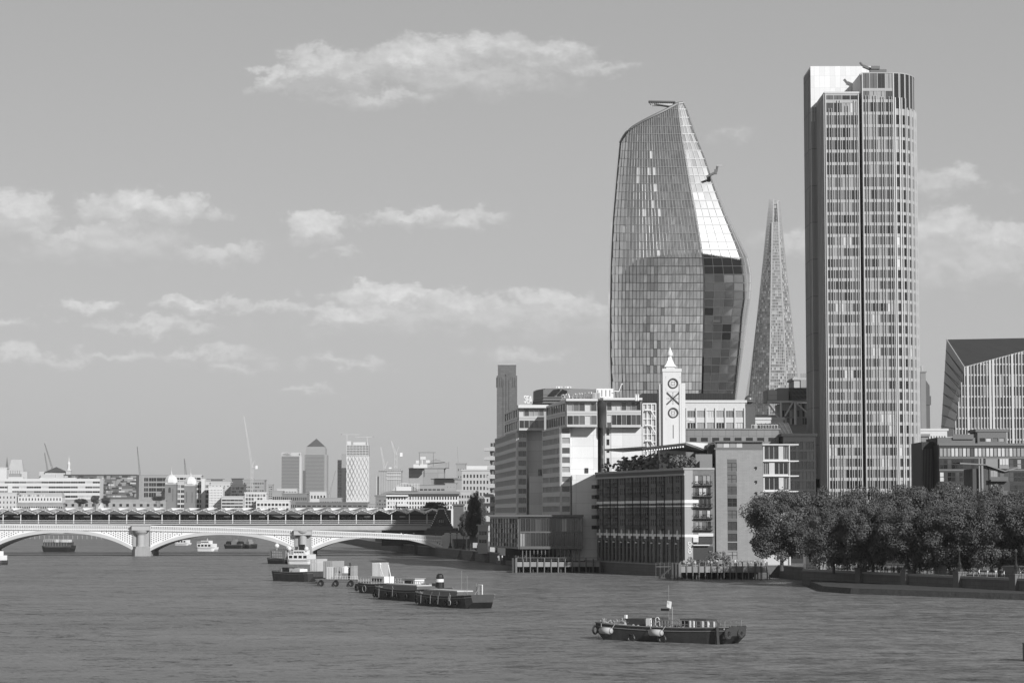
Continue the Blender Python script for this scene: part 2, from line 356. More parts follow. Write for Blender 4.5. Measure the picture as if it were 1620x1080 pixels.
# white crown block behind, hung above the ground
wb = MB(); wx = lx(1289, D0+18)
wb.box(wx, lx(1392, D0+18), 18, 36, ZZ(757, D0+18)-GZ, zW); wb.box(wx+2.5, 0, 19, 34, 0, ZZ(757, D0+18)-GZ)
wb.build('crown_block', mw, tw)
sd = MB()
zb = ZZ(757, D0+18)-GZ; zm = ZZ(350, D0+18)-GZ
for i in range(5): sd.box(wx-.35, wx-.001, 19+3.2*i, 20.7+3.2*i, zb, zW-1)
for i in range(3): sd.box(wx+.4+.9*i, wx+.9+.9*i, 17.6, 17.999, zb, ZZ(170, D0+18)-GZ)
sd.box(wx-.001, -.6, 17.75, 17.99, zb, zL-6)
sd.build('side_cladding', mside, tw)
mf = mat('white metal fin', .52, .45, var=.04)
fz1 = fl[0]
def fin(x, y, ang, z1, z0=0., w=.06, d=.38):
    b = MB(frame2(x, y, ang)); b.box(-w, w, -d-.26, -.26, z0, z1); b.build('fin', mf, tw)
for i in range(4):
    for k in (.42, .74): fin(wL*(i+k)/4, 0, 0, fl[0]-(0 if i else 1)+(.8 if i % 2 else -.8), fl[-1]-3)
    for k in (.45, .78): fin(wR*(i+k)/4+xr0, -1, 0, fl[0]+(1.8 if i > 1 else 2.2), fl[-1]-3)
for i in range(nA):
    a, b = arc[i], arc[i+1]; ang = math.atan2(b[1]-a[1], b[0]-a[0])
    for k in (.25, .95): fin(a[0]+(b[0]-a[0])*k, a[1]+(b[1]-a[1])*k, ang, fl[0]-1.5 if i > 1 else fl[0]+1.5, 0, .14)
for x, y in ((0.12, 0), (wL-.12, 0), (xr0+.15, -1), (xr1, -1)): fin(x, y, 0, (zL if x < wL else zR)-.2, 0, .13, .2)
rp = MB(); rp.box(-.3, wL+.2, -.35, .3, zL+.003, zL+.5); rp.box(-.3, .2, .3, 17.7, zL+.003, zL+.5); rp.build('coping', mf, tw)
wc = thing('window_cleaning_cradle', 'roof machine with a jib arm standing on top of the fin clad slab tower', 'cradle', (X0+xr0+4.5, D0+10, GZ+zR-.4))
q = MB(); q.box(0, 5.2, 0, 2.4, 1.6, 3.6); q.box(1.6, 2.6, .6, 1.6, 0, 1.6); q.box(4, 4.5, .6, 1.6, 0, 1.6); q.build('machine_housing', mat('machine steel', .12, .6), wc)
q = MB(); q.tube((1.5, 1, 3.2), (-2.2, 1, 4.8), .55); q.tube((-2.2, 1, 4.8), (-3.2, 1, 6.0), .35); q.box(.2, 3, -.4, 0, 3.6, 4.6); q.build('jib', mat('machine steel', .12), wc)

# ---------------------------------------------------------------- curved glass tower bulging at the middle
DB = 850.
def lerp_tab(tab, v):
    if v <= tab[0][0]: return tab[0][1]
    for (a, x), (b, y) in zip(tab, tab[1:]):
        if v <= b: return x+(y-x)*(v-a)/(b-a)
    return tab[-1][1]
Lt = [(160,989),(190,985.5),(226,981.5),(280,976.5),(350,970.5),(420,967.3),(500,966),(560,966.3),(620,968),(700,974)]
R1 = [(160,1072.5),(175,1074),(215,1079),(243,1084),(290,1091.5),(340,1101),(382,1108),(409,1112),(440,1114),(500,1113.5),(620,1111),(700,1107)]
R2 = [(160,1079),(172,1085),(209,1097),(251,1114.5),(298,1129.5),(334,1143),(379,1161),(409,1172),(440,1177),(470,1177.5),(500,1173),(540,1170),(600,1163.5),(640,1159),(700,1150)]
Sr = [(160,1080),(167,1085.5),(176,1089.5),(209,1100),(250,1113.5),(300,1134),(340,1150),(380,1169),(409,1183),(430,1187.5),(450,1188),(470,1186.5),(500,1182),(540,1176.5),(580,1171),(640,1163),(700,1155)]
TOP = [(980,232),(983,222),(990,211),(1000,202),(1015,193),(1030,185.5),(1050,176),(1065,168),(1072,164),(1082,162.5),(1086,165),(1092,175)]
def vtop(u):
    return lerp_tab(TOP, u)
def yb(v):   # how far the ridge leans back
    return lerp_tab([(160, 19), (195, 16.3), (230, 13.6), (265, 11.2), (300, 8.9), (335, 6.8), (370, 5), (400, 3.5), (430, 2.2), (465, 1.2), (500, .6), (560, 0), (700, 0)], v)
def surf(part, t, v):
    u1, u2, u3, u0 = lerp_tab(R1, v), lerp_tab(R2, v), lerp_tab(Sr, v), lerp_tab(Lt, v); m = DB/F; y1 = DB+yb(v)
    if part == 'A':
        u = u0+(u1-u0)*t; s = 1-t; w = (u1-u0)*m
        return u, y1+ s*w*.10 + w*.42*max(0, (s-.35))**2.2*1.2 + 13*(max(0, s-.86)/.14)**2
    if part == 'B':
        u = u1+(u2-u1)*t; return u, y1+(u2-u1)*m*.264*t
    u = u2+(u3-u2)*t; return u, y1+(u2-u1)*m*.264+(8+(u3-u2)*m)*t**1.3
ob1 = thing('glass_skyscraper', 'curved glass skyscraper with a bulging middle and slanted top, mirror bright facet on its right', 'skyscraper', (XX(1080, DB), DB, GZ))
o0 = Vector((XX(1080, DB), DB, GZ))
def skin(name, part, nu, vs, mats, wts, jit=.0):
    mb = MB(); pts = []
    for i in range(nu+1):
        col = []
        for v in vs:
            t = i/nu; u, y = surf(part, t, v); vv = v
            for _ in range(3):
                tv = vtop(u)
                vv = max(v, tv); u, y = surf(part, t, vv)
            col.append((u, vv, y))
        pts.append(col)
    P3 = [[P(u, vv, y)-o0 for (u, vv, y) in c] for c in pts]
    for i in range(nu):
        for j in range(len(vs)-1):
            a, b, c, d = P3[i][j+1], P3[i+1][j+1], P3[i+1][j], P3[i][j]
            if abs(pts[i][j][1]-pts[i][j+1][1]) < .4 and abs(pts[i+1][j][1]-pts[i+1][j+1][1]) < .4: continue
            mb.m = rnd.choices(range(len(mats)), wts(i/nu, vs[j]))[0]
            if jit:
                n = (b-a).cross(d-a).normalized()
                a = a+n*rnd.uniform(-jit, jit); c = c+n*rnd.uniform(-jit, jit)
            mb.quad(a, b, c, d)
    mb.build(name, mats, ob1)
    return P3, pts
vsT = [160+13.05*j for j in range(39)]
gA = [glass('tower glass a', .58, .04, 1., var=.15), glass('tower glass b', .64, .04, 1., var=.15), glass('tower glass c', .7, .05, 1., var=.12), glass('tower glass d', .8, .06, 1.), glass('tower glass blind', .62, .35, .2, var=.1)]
bright = {(int(u), int(v)) for u, v in ()}
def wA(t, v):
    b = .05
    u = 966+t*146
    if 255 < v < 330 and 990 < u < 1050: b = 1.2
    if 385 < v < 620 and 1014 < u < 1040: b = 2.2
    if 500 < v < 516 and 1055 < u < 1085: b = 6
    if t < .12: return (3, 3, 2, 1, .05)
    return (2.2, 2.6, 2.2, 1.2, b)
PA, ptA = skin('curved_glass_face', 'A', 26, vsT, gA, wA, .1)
gB = [glass('facet glass a', .105, .4, .85, var=.06), glass('facet glass b', .125, .42, .85, var=.06), glass('facet glass c', .09, .38, .85, var=.06), glass('shadow glass', .62, .1, .4), glass('shadow glass deep', .42, .1, .4)]
def wB(t, v): return (3, 2, 2, 0, 0) if v < 432 else (.3, 0, .5, 3, 3)  # below the shadow line the shade is put into other glass tones
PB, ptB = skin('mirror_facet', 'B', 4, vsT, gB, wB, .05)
gC = [glass('edge glass a', .45, .15, 1.), glass('edge glass b', .6, .2, 1.)]
PC, ptC = skin('edge_facet', 'C', 2, vsT, gC, lambda t, v: (1, 1))
# back and roof closing surfaces
bk = MB(); rows_ = len(vsT)
for j in range(rows_-1):
    a, b = PA[0][j], PA[0][j+1]; c, d = PC[-1][j], PC[-1][j+1]
    if (a-b).length < .2 and (c-d).length < .2: continue
    off = Vector((0, 24, 0)); off2 = Vector((0, 10, 0))
    bk.quad(a, a+off, b+off, b); bk.quad(a+off, c+off2, d+off2, b+off); bk.quad(c+off2, c, d, d+off2)
bk.build('rear_wall', gA[0], ob1)
tr = MB(); tb = MB(); mt_gl = mat('glass tower trim', .27, .4, metal=0., var=.05)
def n2(a, b): return (b-a)
mt_lit = mat('facet trim', .6, .6)
for (PP, pt, stp, k) in ((PA, ptA, 1, .10), (PB, ptB, 1, .16), (PC, ptC, 1, .12)):
    mt = mt_lit if PP is PB else mt_gl
    for j in range(1, rows_-1):
        tb = MB()
        for i in range(len(PP)-1):
            if pt[i][j][1]-vsT[j] > .5 and pt[i+1][j][1]-vsT[j] > .5: continue
            a, b = PP[i][j], PP[i+1][j]; f = Vector((0, -.22, 0))
            z = Vector((0, 0, k*.8)); tb.quad(a+f-z, b+f-z, b+f+z, a+f+z); tb.quad(a-z, a+f-z, b+f-z, b-z); tb.quad(a+z, b+z, b+f+z, a+f+z)
        if tb.v: tb.build('transom', mt, ob1)
    for i in range(0, len(PP)):
        tb = MB()
        for j in range(rows_-1):
            if abs(pt[i][j][1]-pt[i][j+1][1]) < .4: continue
            x = k*.7 *.8 if 0 < i < len(PP)-1 else .3
            a, b = PP[i][j+1], PP[i][j]; f = Vector((0, -.2, 0)); e = Vector((x, 0, 0))
            tb.quad(a-e+f, a+e+f, b+e+f, b-e+f); tb.quad(a-e, a-e+f, b-e+f, b-e); tb.quad(a+e+f, a+e, b+e, b+e+f)
        if tb.v: tb.build('mullion', mt, ob1)
# second set of mullions between the panes of the curved face
tb = MB()
# slanted top edge and roof
rf = MB(); ed = MB()
tops = []
for PP, pt in ((PA, ptA), (PB, ptB)):
    for i in range(len(PP)):
        u = pt[i][0][0]; tops.append(PP[i][0])
for a, b in zip(tops, tops[1:]):
    if (b-a).length < .05: continue
    rf.quad(a, b, b+Vector((0, 20, -3)), a+Vector((0, 20, -3))); ed.tube(a+Vector((0, -.1, 0)), b+Vector((0, -.1, 0)), .55)
rf.build('roof', mat('roof dark metal', .1, .6), ob1); ed.build('roof_edge', mat('roof edge metal', .22, .4, .5), ob1)
# window cleaning gantries on it
g1 = thing('window_cleaning_gantry', 'long roof gantry cantilevered left from the peak of the curved glass skyscraper', 'gantry', P(1066, 170, DB+26))
q = MB(); a = P(1026, 161, DB+26)-P(1066, 170, DB+26); b = P(1068, 162, DB+26)-P(1066, 170, DB+26)
for dy in (-1, 1):
    q.tube(a+Vector((0, dy, 0)), b+Vector((0, dy, 0)), .3); q.tube(a+Vector((2, dy, -1)), b+Vector((-1, dy, -1.8)), .22)
for i in range(12):
    p = a+(b-a)*i/12; q.tube(p+Vector((0, -1, 0)), p+Vector((.9, 1, -1.1)), .14)
q.tube(b, b+Vector((-1, 0, -3)), .5); q.build('gantry_beam', MT['machine steel'], g1)
q = MB(); q.box(a.x+1.5, a.x+9, -.8, .8, a.z-1.6, a.z-.9); q.build('cradle', mat('cradle pale metal', .5), g1)
g2 = thing('maintenance_crane', 'small jib crane clinging to the right slope of the curved glass skyscraper', 'crane', P(1124, 277, DB+10))
q = MB(); q.tube((-1.6, -2, -1), (2, -2, .8), .45); q.tube((2, -2, .8), (2.4, -2, 3), .4); q.box(1.3, 2.2, -2.5, -1.5, 0, 1.8); q.build('crane_arm', MT['machine steel'], g2)
q = MB(); q.tube((2.2, -2, 3.2), (4.2, -2, 3.2), .2); q.build('jib_tip', MT['cradle pale metal'], g2)
g3 = thing('cleaning_cradle', 'pale suspended cradle hanging in front of the dark lower facet of the curved glass skyscraper', 'cradle', P(1132, 510, DB-1))
q = MB(); q.box(-.9, 1.6, -.8, .4, 0, .9); q.tube((-.7, 0, .9), (-.7, 0, 9), .05); q.tube((1.4, 0, .9), (1.4, 0, 9), .05); q.build('basket', MT['white metal fin'], g3)
# podium of the same tower
block('podium_building', 'low plant storey with ribbed metal louvres at the foot of the curved glass skyscraper', 'building', 1016, 1164, 622, 838, 20, mat('ribbed metal', .3, .6, var=.08, panel=(.6, 6, .09, .6)), parapet=0)

# ---------------------------------------------------------------- pointed glass spire far behind
DS = 1850.
sh = thing('spire_skyscraper', 'tapering glass spire with a splintered open top, hazy in the distance behind the roofs', 'skyscraper', (XX(1224, DS), DS, GZ))
o1 = Vector((XX(1224, DS), DS, GZ)); gs = [glass('spire glass a', .2, .12, .6), glass('spire glass b', .3, .12, .6), glass('spire glass c', .42, .2, .5), glass('spire glass d', .7, .25, .5)]  # tones raised to put distance haze into the glass colour
def spire_facet(name, la, ra, ya, yb_, vt, nb, w, vlo=660):
    mb = MB(); ms = mat('spire trim', .38, .4, .3)
    nr = int((vlo-vt)/4.6)
    def pt(i, j):
        v = vt+(vlo-vt)*j/nr; u = lerp_tab(la, v)+(lerp_tab(ra, v)-lerp_tab(la, v))*i/nb
        k = (v-312)/(660-312); y = DS+(ya+(yb_-ya)*i/nb)*k
        return P(u, v, y)-o1
    for j in range(nr):
        for i in range(nb):
            mb.m = rnd.choices(range(4), w)[0]; mb.quad(pt(i, j+1), pt(i+1, j+1), pt(i+1, j), pt(i, j))
    mb.m = 4
    for j in range(nr+1):
        a, b = pt(0, j), pt(nb, j); f = Vector((0, -.5, 0)); z = Vector((0, 0, .22)); mb.quad(a+f-z, b+f-z, b+f+z, a+f+z)
    for i in range(nb+1):
        a, b = pt(i, nr), pt(i, 0); f = Vector((0, -.45, 0)); x = Vector((.16, 0, 0)) if 0 < i < nb else Vector((.5, 0, 0)); mb.quad(a-x+f, a+x+f, b+x+f, b-x+f)
    mb.build(name, gs+[ms], sh)
spire_facet('left_facet', [(312,1217.5),(660,1181.5)], [(312,1223.5),(360,1222),(440,1219),(660,1217)], 26, 0, 316, 9, (2, 3, 2, 1))
spire_facet('centre_facet', [(340,1222),(440,1219),(660,1217)], [(340,1231),(440,1238),(660,1247)], -2, -2, 352, 8, (2, 2, 2, 1.2))
spire_facet('right_facet', [(312,1229.5),(340,1231),(440,1238),(660,1247)], [(312,1232),(660,1268)], -2, 24, 318, 6, (1, 2, 2, 2))
q = MB(); rr = [(P(1184, 655, DS+30)-o1), (P(1266, 655, DS+30)-o1)]; tp = P(1225, 340, DS+16)-o1
q.add([rr[0], rr[1], rr[1]+Vector((0, 50, 0)), rr[0]+Vector((0, 50, 0)), tp], [(0, 1, 4), (1, 2, 4), (2, 3, 4), (3, 0, 4)]); q.build('rear_facet', gs[1], sh)
q = MB(); ms = mat('spire trim', .38)
for v0, v1, u in ((352, 316, 1224), (352, 322, 1229.5), (352, 330, 1226.6)):
    q.tube(P(u, v0, DS+3)-o1, P(u-.3, v1, DS+3)-o1, .45)
for v in range(318, 352, 6): q.tube(P(1221, v, DS+3)-o1, P(1231, v, DS+3)-o1, .25)
q.build('open_lattice', ms, sh)

# ---------------------------------------------------------------- chimney of the power station
DC = 1270.
ch = thing('power_station_chimney', 'tall square brick chimney with a stepped top, standing left behind the hotel', 'chimney', (XX(802, DC), DC, GZ))
hw = (XX(819, DC)-XX(786.5, DC))/2; zt = ZZ(577, DC)-GZ; zs = ZZ(594, DC)-GZ
mbk = mat('chimney brick', .13, .9, var=.18, panel=(3, 1.2, .08, .8, .5)); q = MB()
q.box(-hw, hw, 0, 2*hw, 0, zs); q.box(-hw+.6, hw-.6, .6, 2*hw-.6, zs, zt)
for s in (-1.6, 0, 1.6): q.box(s-.45, s+.45, -.4, 0, 0, zs-2 if s else zs+1)
for i in range(9):
    if abs(i-4) > 1: q.box(-hw+.5+1.16*i, -hw+1.0+1.16*i, -.3, 0, zs-6, zs-1)
for i in range(8): q.box(-hw-.3, -hw, .8+1.2*i, 1.3+1.2*i, zs-6, zs-1)
q.build('shaft', mbk, ch)
q = MB(); q.box(-hw+.5, hw-.5, .5, 2*hw-.5, zt+.003, zt+.7); q.build('cap', mat('chimney cap', .4), ch)

# ---------------------------------------------------------------- hotel of stepped wings
ht = thing('stepped_hotel', 'long hotel in stepped pale wings with rows of strip windows and a glass penthouse', 'hotel', (0, 700, GZ)); O_ = Vector((0, 700, 0))
mp_ = mat('hotel panel', .66, .7, var=.06, streak=.06, panel=(6.5, 3.4, .05, .72)); mp2 = mat('hotel band', .6, .7, var=.08, streak=.1)
WW = (2.5, 3, 3, 2.5, 1.5, .6)
def face(u0, D1, u1, D2):
    """frame from the left end (u0 at D1) to the right end (u1 at D2)"""
    a = Vector((XX(u0, D1), D1-700)); b = Vector((XX(u1, D2), D2-700)); d = b-a
    return frame2(a.x, a.y, math.atan2(d.y, d.x)), d.length, a, b
def pr(mb, corners, v0, v1, Dv, dep=0):
    z1 = ZZ(v1, Dv)-GZ; z0 = (ZZ(v0, Dv)-GZ) if v0 else 0
    mb.prism([(XX(u, D), D-700) for u, D in corners], z0, z1); return z0, z1
rows2 = [(677, 685.5), (692, 701), (708, 717), (722.7, 732), (738, 746.5), (753.5, 762), (768.5, 777.5), (785, 794), (800, 809)]
rows1 = [(683.5, 692), (698.5, 707), (713, 721.7), (728, 736.5), (742.5, 751), (757, 766), (772.5, 780.5), (787, 795.5), (802, 810.5)]
# wing one
w1 = MB(); z0, z1 = pr(w1, [(819, 745), (833.5, 745), (833.5, 748), (861, 748), (861, 800), (784.5, 823)], None, 681, 745)
fr, wd, a, b = face(784.5, 823, 819, 745)
facade(ht, w1, fr, wd, 0, z1, rws(rows1, 745), grid(2, wd-2, 22, .8), .4, 0, 0, WW)
fr, wd, a, b = face(819, 745, 833.5, 745)
facade(ht, w1, fr, wd, 0, z1, rws(rows1, 745), [(.25, wd-.2)], .4, 1, 0, (1, 2, 4, 3, 2, .5))
w1.build('wing', mp2, ht)
q = MB(); pr(q, [(833.6, 747.5), (861, 747.5), (861, 747.95), (833.6, 747.95)], None, 681, 747); pr(q, [(837, 740), (862.5, 740), (862.5, 747.4), (837, 747.4)], 880, 753, 740); q.build('panelled_wall', mp_, ht)
# wing two
w2 = MB(); z0, z2 = pr(w2, [(888, 700), (902.5, 700), (902.5, 702), (946, 702), (946, 760), (860, 729)], None, 675, 700)
fr, wd, a, b = face(860, 729, 888, 700)
facade(ht, w2, fr, wd, 0, z2, rws(rows2, 700), grid(.6, wd-.5, 12, .8), .4, 0, 0, WW)
fr, wd, a, b = face(888, 700, 902.5, 700)
facade(ht, w2, fr, wd, 0, z2, rws(rows2, 700), [(.25, wd-.2)], .4, 0, 0, (1, 2, 4, 3, 2, .5))
w2.build('wing', mp2, ht)
q = MB(); pr(q, [(902.6, 701.5), (946, 701.5), (946, 701.96), (902.6, 701.96)], None, 675.5, 701); pr(q, [(905, 694), (946, 694), (946, 701.4), (905, 701.4)], None, 750, 694); q.build('panelled_wall', mp_, ht)
for u0, u1, v0, v1, D in ((925, 931, 740, 748, 701.4), (851.5, 857, 742, 752, 747.4)):
    window(ht, Matrix.Identity(4), XX(u0, D), XX(u1, D), ZZ(v1, D)-GZ, ZZ(v0, D)-GZ, D-700-.1, GL[1])
# wing three
w3 = MB(); z0, z3 = pr(w3, [(957, 700), (1016, 700), (1016, 740), (945.5, 712)], None, 674.5, 700)
fr, wd, a, b = face(957, 700, 967, 700)
facade(ht, w3, fr, wd, 0, z3, rws([(678, 688.5), (694.5, 704), (710, 716), (724, 734), (740, 749)], 700), [(.5, wd-.5)], .4, 0, 0, (4, 2, 0, 0, 0, 0))
fr, wd, a, b = face(945.5, 712, 957, 700)
facade(ht, w3, fr, wd, 0, z3, rws([(678, 688.5), (694.5, 704), (710, 719), (725, 734), (741, 750)], 700), [(wd-2.4, wd-.8)], .3, 0, 0, (1, 4, 2, 0, 0, 0))
w3.build('wing', mp2, ht)
q = MB(); pr(q, [(967.2, 699.4), (1016, 699.4), (1016, 699.95), (967.2, 699.95)], None, 675, 700); q.build('panelled_wall', mp_, ht)
# glass penthouse storeys
mpf = mat('penthouse frame', .5, .5, .2, var=.05)
def penthouse(u0, D1, u1, D2, vs, Dv, n, w, th=.35, depth=6):
    fr, wd, a, b = face(u0, D1, u1, D2)
    for (va, vb) in vs:
        mb = MB(); za, zb = ZZ(vb, Dv)-GZ, ZZ(va, Dv)-GZ
        mb.fr = fr; mb.box(0, wd, .05, depth, za, zb)
        facade(ht, mb, fr, wd, za, zb, [(za+.7, zb-.6)], grid(.1, wd-.1, n, .93), th, 0, 0, w); mb.build('penthouse_storey', mpf, ht)
LG = (2, 1.5, 3, 3, 2.2, 1.2)
penthouse(897, 697, 945, 697, [(634, 653.8), (654.3, 675)], 697, 5, LG, depth=30)
penthouse(866, 728, 896.6, 697.5, [(634.5, 653.8), (654.3, 675)], 697, 8, (3, 3, 4, 2, 1, 0), depth=3)
penthouse(960, 697, 1015, 697, [(632.5, 652.5), (653, 675.5)], 697, 7, LG, depth=20)
penthouse(821, 741, 861, 741, [(641.5, 661.5), (662, 680.5)], 741, 5, (3, 2, 3, 2, 2, 2), depth=20)
penthouse(800, 780, 820.8, 741.5, [(644, 662), (662.5, 681)], 741, 6, (1, 1, 3, 3, 3, 1), depth=3)
mcv = mat('hotel cornice', .62, .6, var=.05)
for pts_, v0, v1, Dv in (([(820, 739), (868, 739), (862, 760), (812, 760)], 645, 640, 739), ([(896, 695), (946, 695), (950, 735), (868, 735)], 634, 630.5, 695), ([(955, 694), (1017, 694), (1017, 722), (953, 722)], 632.5, 629, 694)):
    q = MB(); z = [ZZ(v1, Dv)-GZ]*4; q.prism([(XX(u, D), D-700) for u, D in pts_], ZZ(v0, Dv)-GZ+.01, ZZ(v1, Dv)-GZ); q.build('cornice', mcv, ht)
q = MB(); pr(q, [(945.5, 704), (960, 699), (960, 730), (945.5, 730)], 675, 630.5, 697); q.build('link_storey', mpf, ht)
# stair tower with open landings
st = MB(); fr, wd, a, b = face(1017.5, 703, 1038.5, 703); st.fr = fr
zt = ZZ(634, 688)-GZ
for i in range(4): st.box(i*wd/3-.12, i*wd/3+.12, -.12, .12, 0, zt)
for k in range(20):
    z = zt-k*2.3; st.box(0, wd, -.16, -.125, z-.1, z+.1)
for k in range(10):
    z = zt-2-k*4.6; st.box(wd*.15, wd*.6, -.6, -.2, z-.15, z+.25); st.tube((wd*.6, -.4, z), (wd*.95, -.4, z-2.3), .2)
st.build('stair_frame', mat('stair steel', .7, .5), ht); st = MB(fr); st.box(0, wd, .6, 9, 0, zt); st.build('stair_core', mat('stair core pale', .45), ht)
# glazed base
bx = MB(); z0b, zb1 = ZZ(868, 690)-GZ, ZZ(817, 690)-GZ
bx.prism([(XX(822, 690), -10), (XX(922, 690), -10), (XX(922, 690), 15), (XX(777, 735), 40), (XX(777, 735), 35)], z0b, zb1)
RB = rws([(820, 840), (842.5, 863.5)], 690)
fr, wd, a, b = face(822, 690, 922, 690)
facade(ht, bx, fr, wd, z0b, zb1, RB, grid(.2, wd-.2, 12, .93), .4, 1, 0, (5, 4, 2, .6, .3, .2), MT['frame dark'])
fr, wd, a, b = face(777, 735, 822, 690)
facade(ht, bx, fr, wd, z0b, zb1, rws([(820, 827), (828, 835), (836, 843), (844, 851), (852, 858), (859, 864)], 700), grid(.2, wd-.2, 10, .86), .4, 0, 0, (0, 0, 1, 2, 4, 4))  # mostly pale panes, bright reflections put into their colour
bx.build('glazed_base', mat('bronze frame', .12, .5, .2), ht)
q = MB(); q.box(XX(775, 735), XX(923, 690), -11.2, -9.9, zb1+.01, zb1+.6); q.build('base_cornice', mat('bronze frame', .12), ht)
q = MB(); q.box(XX(800, 735), XX(946, 705), 4, 30, 0, z0b-.01); q.build('ground_floor', mat('dark recess', .05), ht)
q = MB()
for i in range(16): q.box(XX(826+6*i, 690), XX(826+6*i, 690)+.3, -9.7, -9.3, 0, z0b-.01)
q.build('colonnade', mat('bronze frame', .12), ht)
for (txt, u0, v0, D, hgt, az, lb) in (('SEA', 829, 637, 775, 2.6, 62, 'small upright white letters on the far left roof edge of the hotel'), ('SEA CONTAINERS', 888, 635, 722, 2.3, -58, 'row of white letters seen obliquely along the hotel roof in front of the louvres')):
    cu = bpy.data.curves.new('t', 'FONT'); cu.body = txt; cu.size = hgt*1.4; cu.extrude = .12
    oo = bpy.data.objects.new('t', cu); C.objects.link(oo); bpy.context.view_layer.update()
    me = bpy.data.meshes.new_from_object(oo); bpy.data.objects.remove(oo)
    me.materials.clear(); me.materials.append(mat('sign white', .85, .5)); o = bpy.data.objects.new('roof_sign_letters', me); C.objects.link(o)
    o.location = (XX(u0, D), D, ZZ(v0, D)); o.rotation_euler = (math.pi/2, 0, R(az)); tag(o, lb, 'sign')
# louvred plant house on the hotel roof
lv = thing('louvred_plant_house', 'dark roof house with stacked horizontal louvres behind the hotel letters', 'plant house', (XX(845, 790), 790, ZZ(645, 790)))
q = MB(); u_ = [(842, 846), (842, 878), (860, 975)]
zb = 0; zt = ZZ(614, 790)-ZZ(645, 790)
pl = [(XX(841, 790), 12), (XX(857, 790), 0), (XX(888, 790), -1), (XX(888, 790), -1), (XX(975, 790), 8), (XX(975, 790), 20), (XX(841, 790), 30)]
pl = [(x-XX(845, 790), y) for x, y in pl]; c_ = (sum(p[0] for p in pl)/7, sum(p[1] for p in pl)/7)
q.prism([(c_[0]+(x-c_[0])*.93, c_[1]+(y-c_[1])*.9) for x, y in pl], 0, zt-.3); q.build('core', mat('plant core', .18), lv)
for k in range(7):
    q = MB(); z = zt*(k+1)/7; s = 1-.022*k
    q.prism([(c_[0]+(x-c_[0])*s, c_[1]+(y-c_[1])*s) for x, y in pl], z-.28, z); q.build('louvre', mat('louvre metal', .16, .5), lv)
def roofbox(name, lb, cat, u0, u1, v0, v1, D, dep, m, grp=None):
    o = thing(name, lb, cat, (XX(u0, D), D, ZZ(v1, D)), group=grp); w = XX(u1, D)-XX(u0, D); h = ZZ(v0, D)-ZZ(v1, D)
    q = MB(); q.box(0, w, 0, dep, 0, h); q.build('casing', m, o)
    q = MB()
    for i in range(max(2, int(w/1.2))): q.box(.3+1.2*i, .6+1.2*i, -.08, 0, .15*h, .85*h)
    q.build('grille', mat('grille', .25), o); return o
mwt = mat('roof plant white', .72, .6, var=.05)
roofbox('roof_plant_unit', 'pale box unit on the louvred roof house, the left one of two', 'roof unit', 880, 890, 611, 614, 786, 3, mwt)
roofbox('roof_plant_unit', 'pale box unit on the louvred roof house, the right one of two', 'roof unit', 894, 904, 611, 614, 786, 3, mwt)
roofbox('roof_plant_unit', 'large white plant box on the hotel roof beside a bent boom', 'roof unit', 944, 971, 614.5, 629, 700, 6, mwt)
roofbox('roof_plant_unit', 'grey fan box at the left of the large white plant box', 'roof unit', 938, 950, 621, 630, 697, 3, mat('plant grey', .4))
o = thing('access_boom', 'thin white bent boom reaching up from the hotel roof plant', 'boom', P(971, 618, 699)); q = MB(); q.tube((0, 0, 0), (1.5, 0, -.2), .15); q.tube((1.5, 0, -.2), (2.3, 0, 1.9), .13); q.build('arm', mwt, o); q = MB(); q.tube((2.3, 0, 1.9), (2.7, 0, 2.1), .2); q.build('boom_head', mwt, o)
for u in (1006, 1009.5):
    o = thing('roof_flue', 'short grey flue on the hotel roof, the %s of two' % ('left' if u == 1006 else 'right'), 'flue', P(u, 631, 684), group='flues on the hotel roof'); q = MB(); q.tube((0, 0, -.5), (0, 0, 1.2), .28, 10); q.build('pipe', mwt, o); q = MB(); q.tube((0, 0, 1.2), (0, 0, 1.45), .4, 10, .1); q.build('cowl', mwt, o)
# ---------------------------------------------------------------- brick warehouse with balconies
ang_n = math.atan2(623-690, 46.3-25.2)
ox = thing('riverside_warehouse', 'brick warehouse with pale stone bands, dark river side and tiers of iron balconies', 'warehouse', (46.3, 625, GZ))
mbr = mat('warehouse brick', .18, .85, var=.18, sc=.5, panel=(.9, .3, .03, .75, .5, .12)); mst = mat('warehouse stone', .85, .7, var=.12, streak=.1); mir = mat('black iron', .02, .5)
cx, cy = 46.3, 625.; fx_, fy_ = 25.2, 690.
Ln = math.hypot(cx-fx_, cy-fy_); frN = frame2(fx_-cx, fy_-cy, math.atan2(cy-fy_, cx-fx_)); HW = ZZ(742, 625)-GZ
xe = XX(1130, 626)-cx
wb = MB(); wb.prism([(0, 0), (xe, 0), (xe, 62), (fx_-cx, fy_-cy)], 0, HW)
def zv(v): return ZZ(v, 625)-GZ
nrow = [(zv(763), zv(752)), (zv(780), zv(769.5)), (zv(799), zv(789)), (zv(815), zv(804)), (zv(832), zv(821))]
cc = []
for i in range(11):
    x0_ = 1.5+i*6.05
    for k in range(3): cc.append((x0_+k*1.45, x0_+k*1.45+.75))
facade(ox, wb, frN, Ln, zv(848), HW, nrow, cc, .3, 0, 1, (3, 3, 2, 1, .8, .3))
fr0 = frame2(0, 0, 0)
facade(ox, wb, fr0, xe, zv(848), HW, [(zv(766.5), zv(751.5)), (zv(784), zv(770)), (zv(801.5), zv(788.5)), (zv(819), zv(806.5)), (zv(837), zv(824.5))], [(xe-5.1+1.05*i, xe-5.1+1.05*i+.9) for i in range(4)], .3, 0, 0, (2, 2, 1, 1, 3, 4), MT['sign white'])
wb.build('brick_wall', mbr, ox)
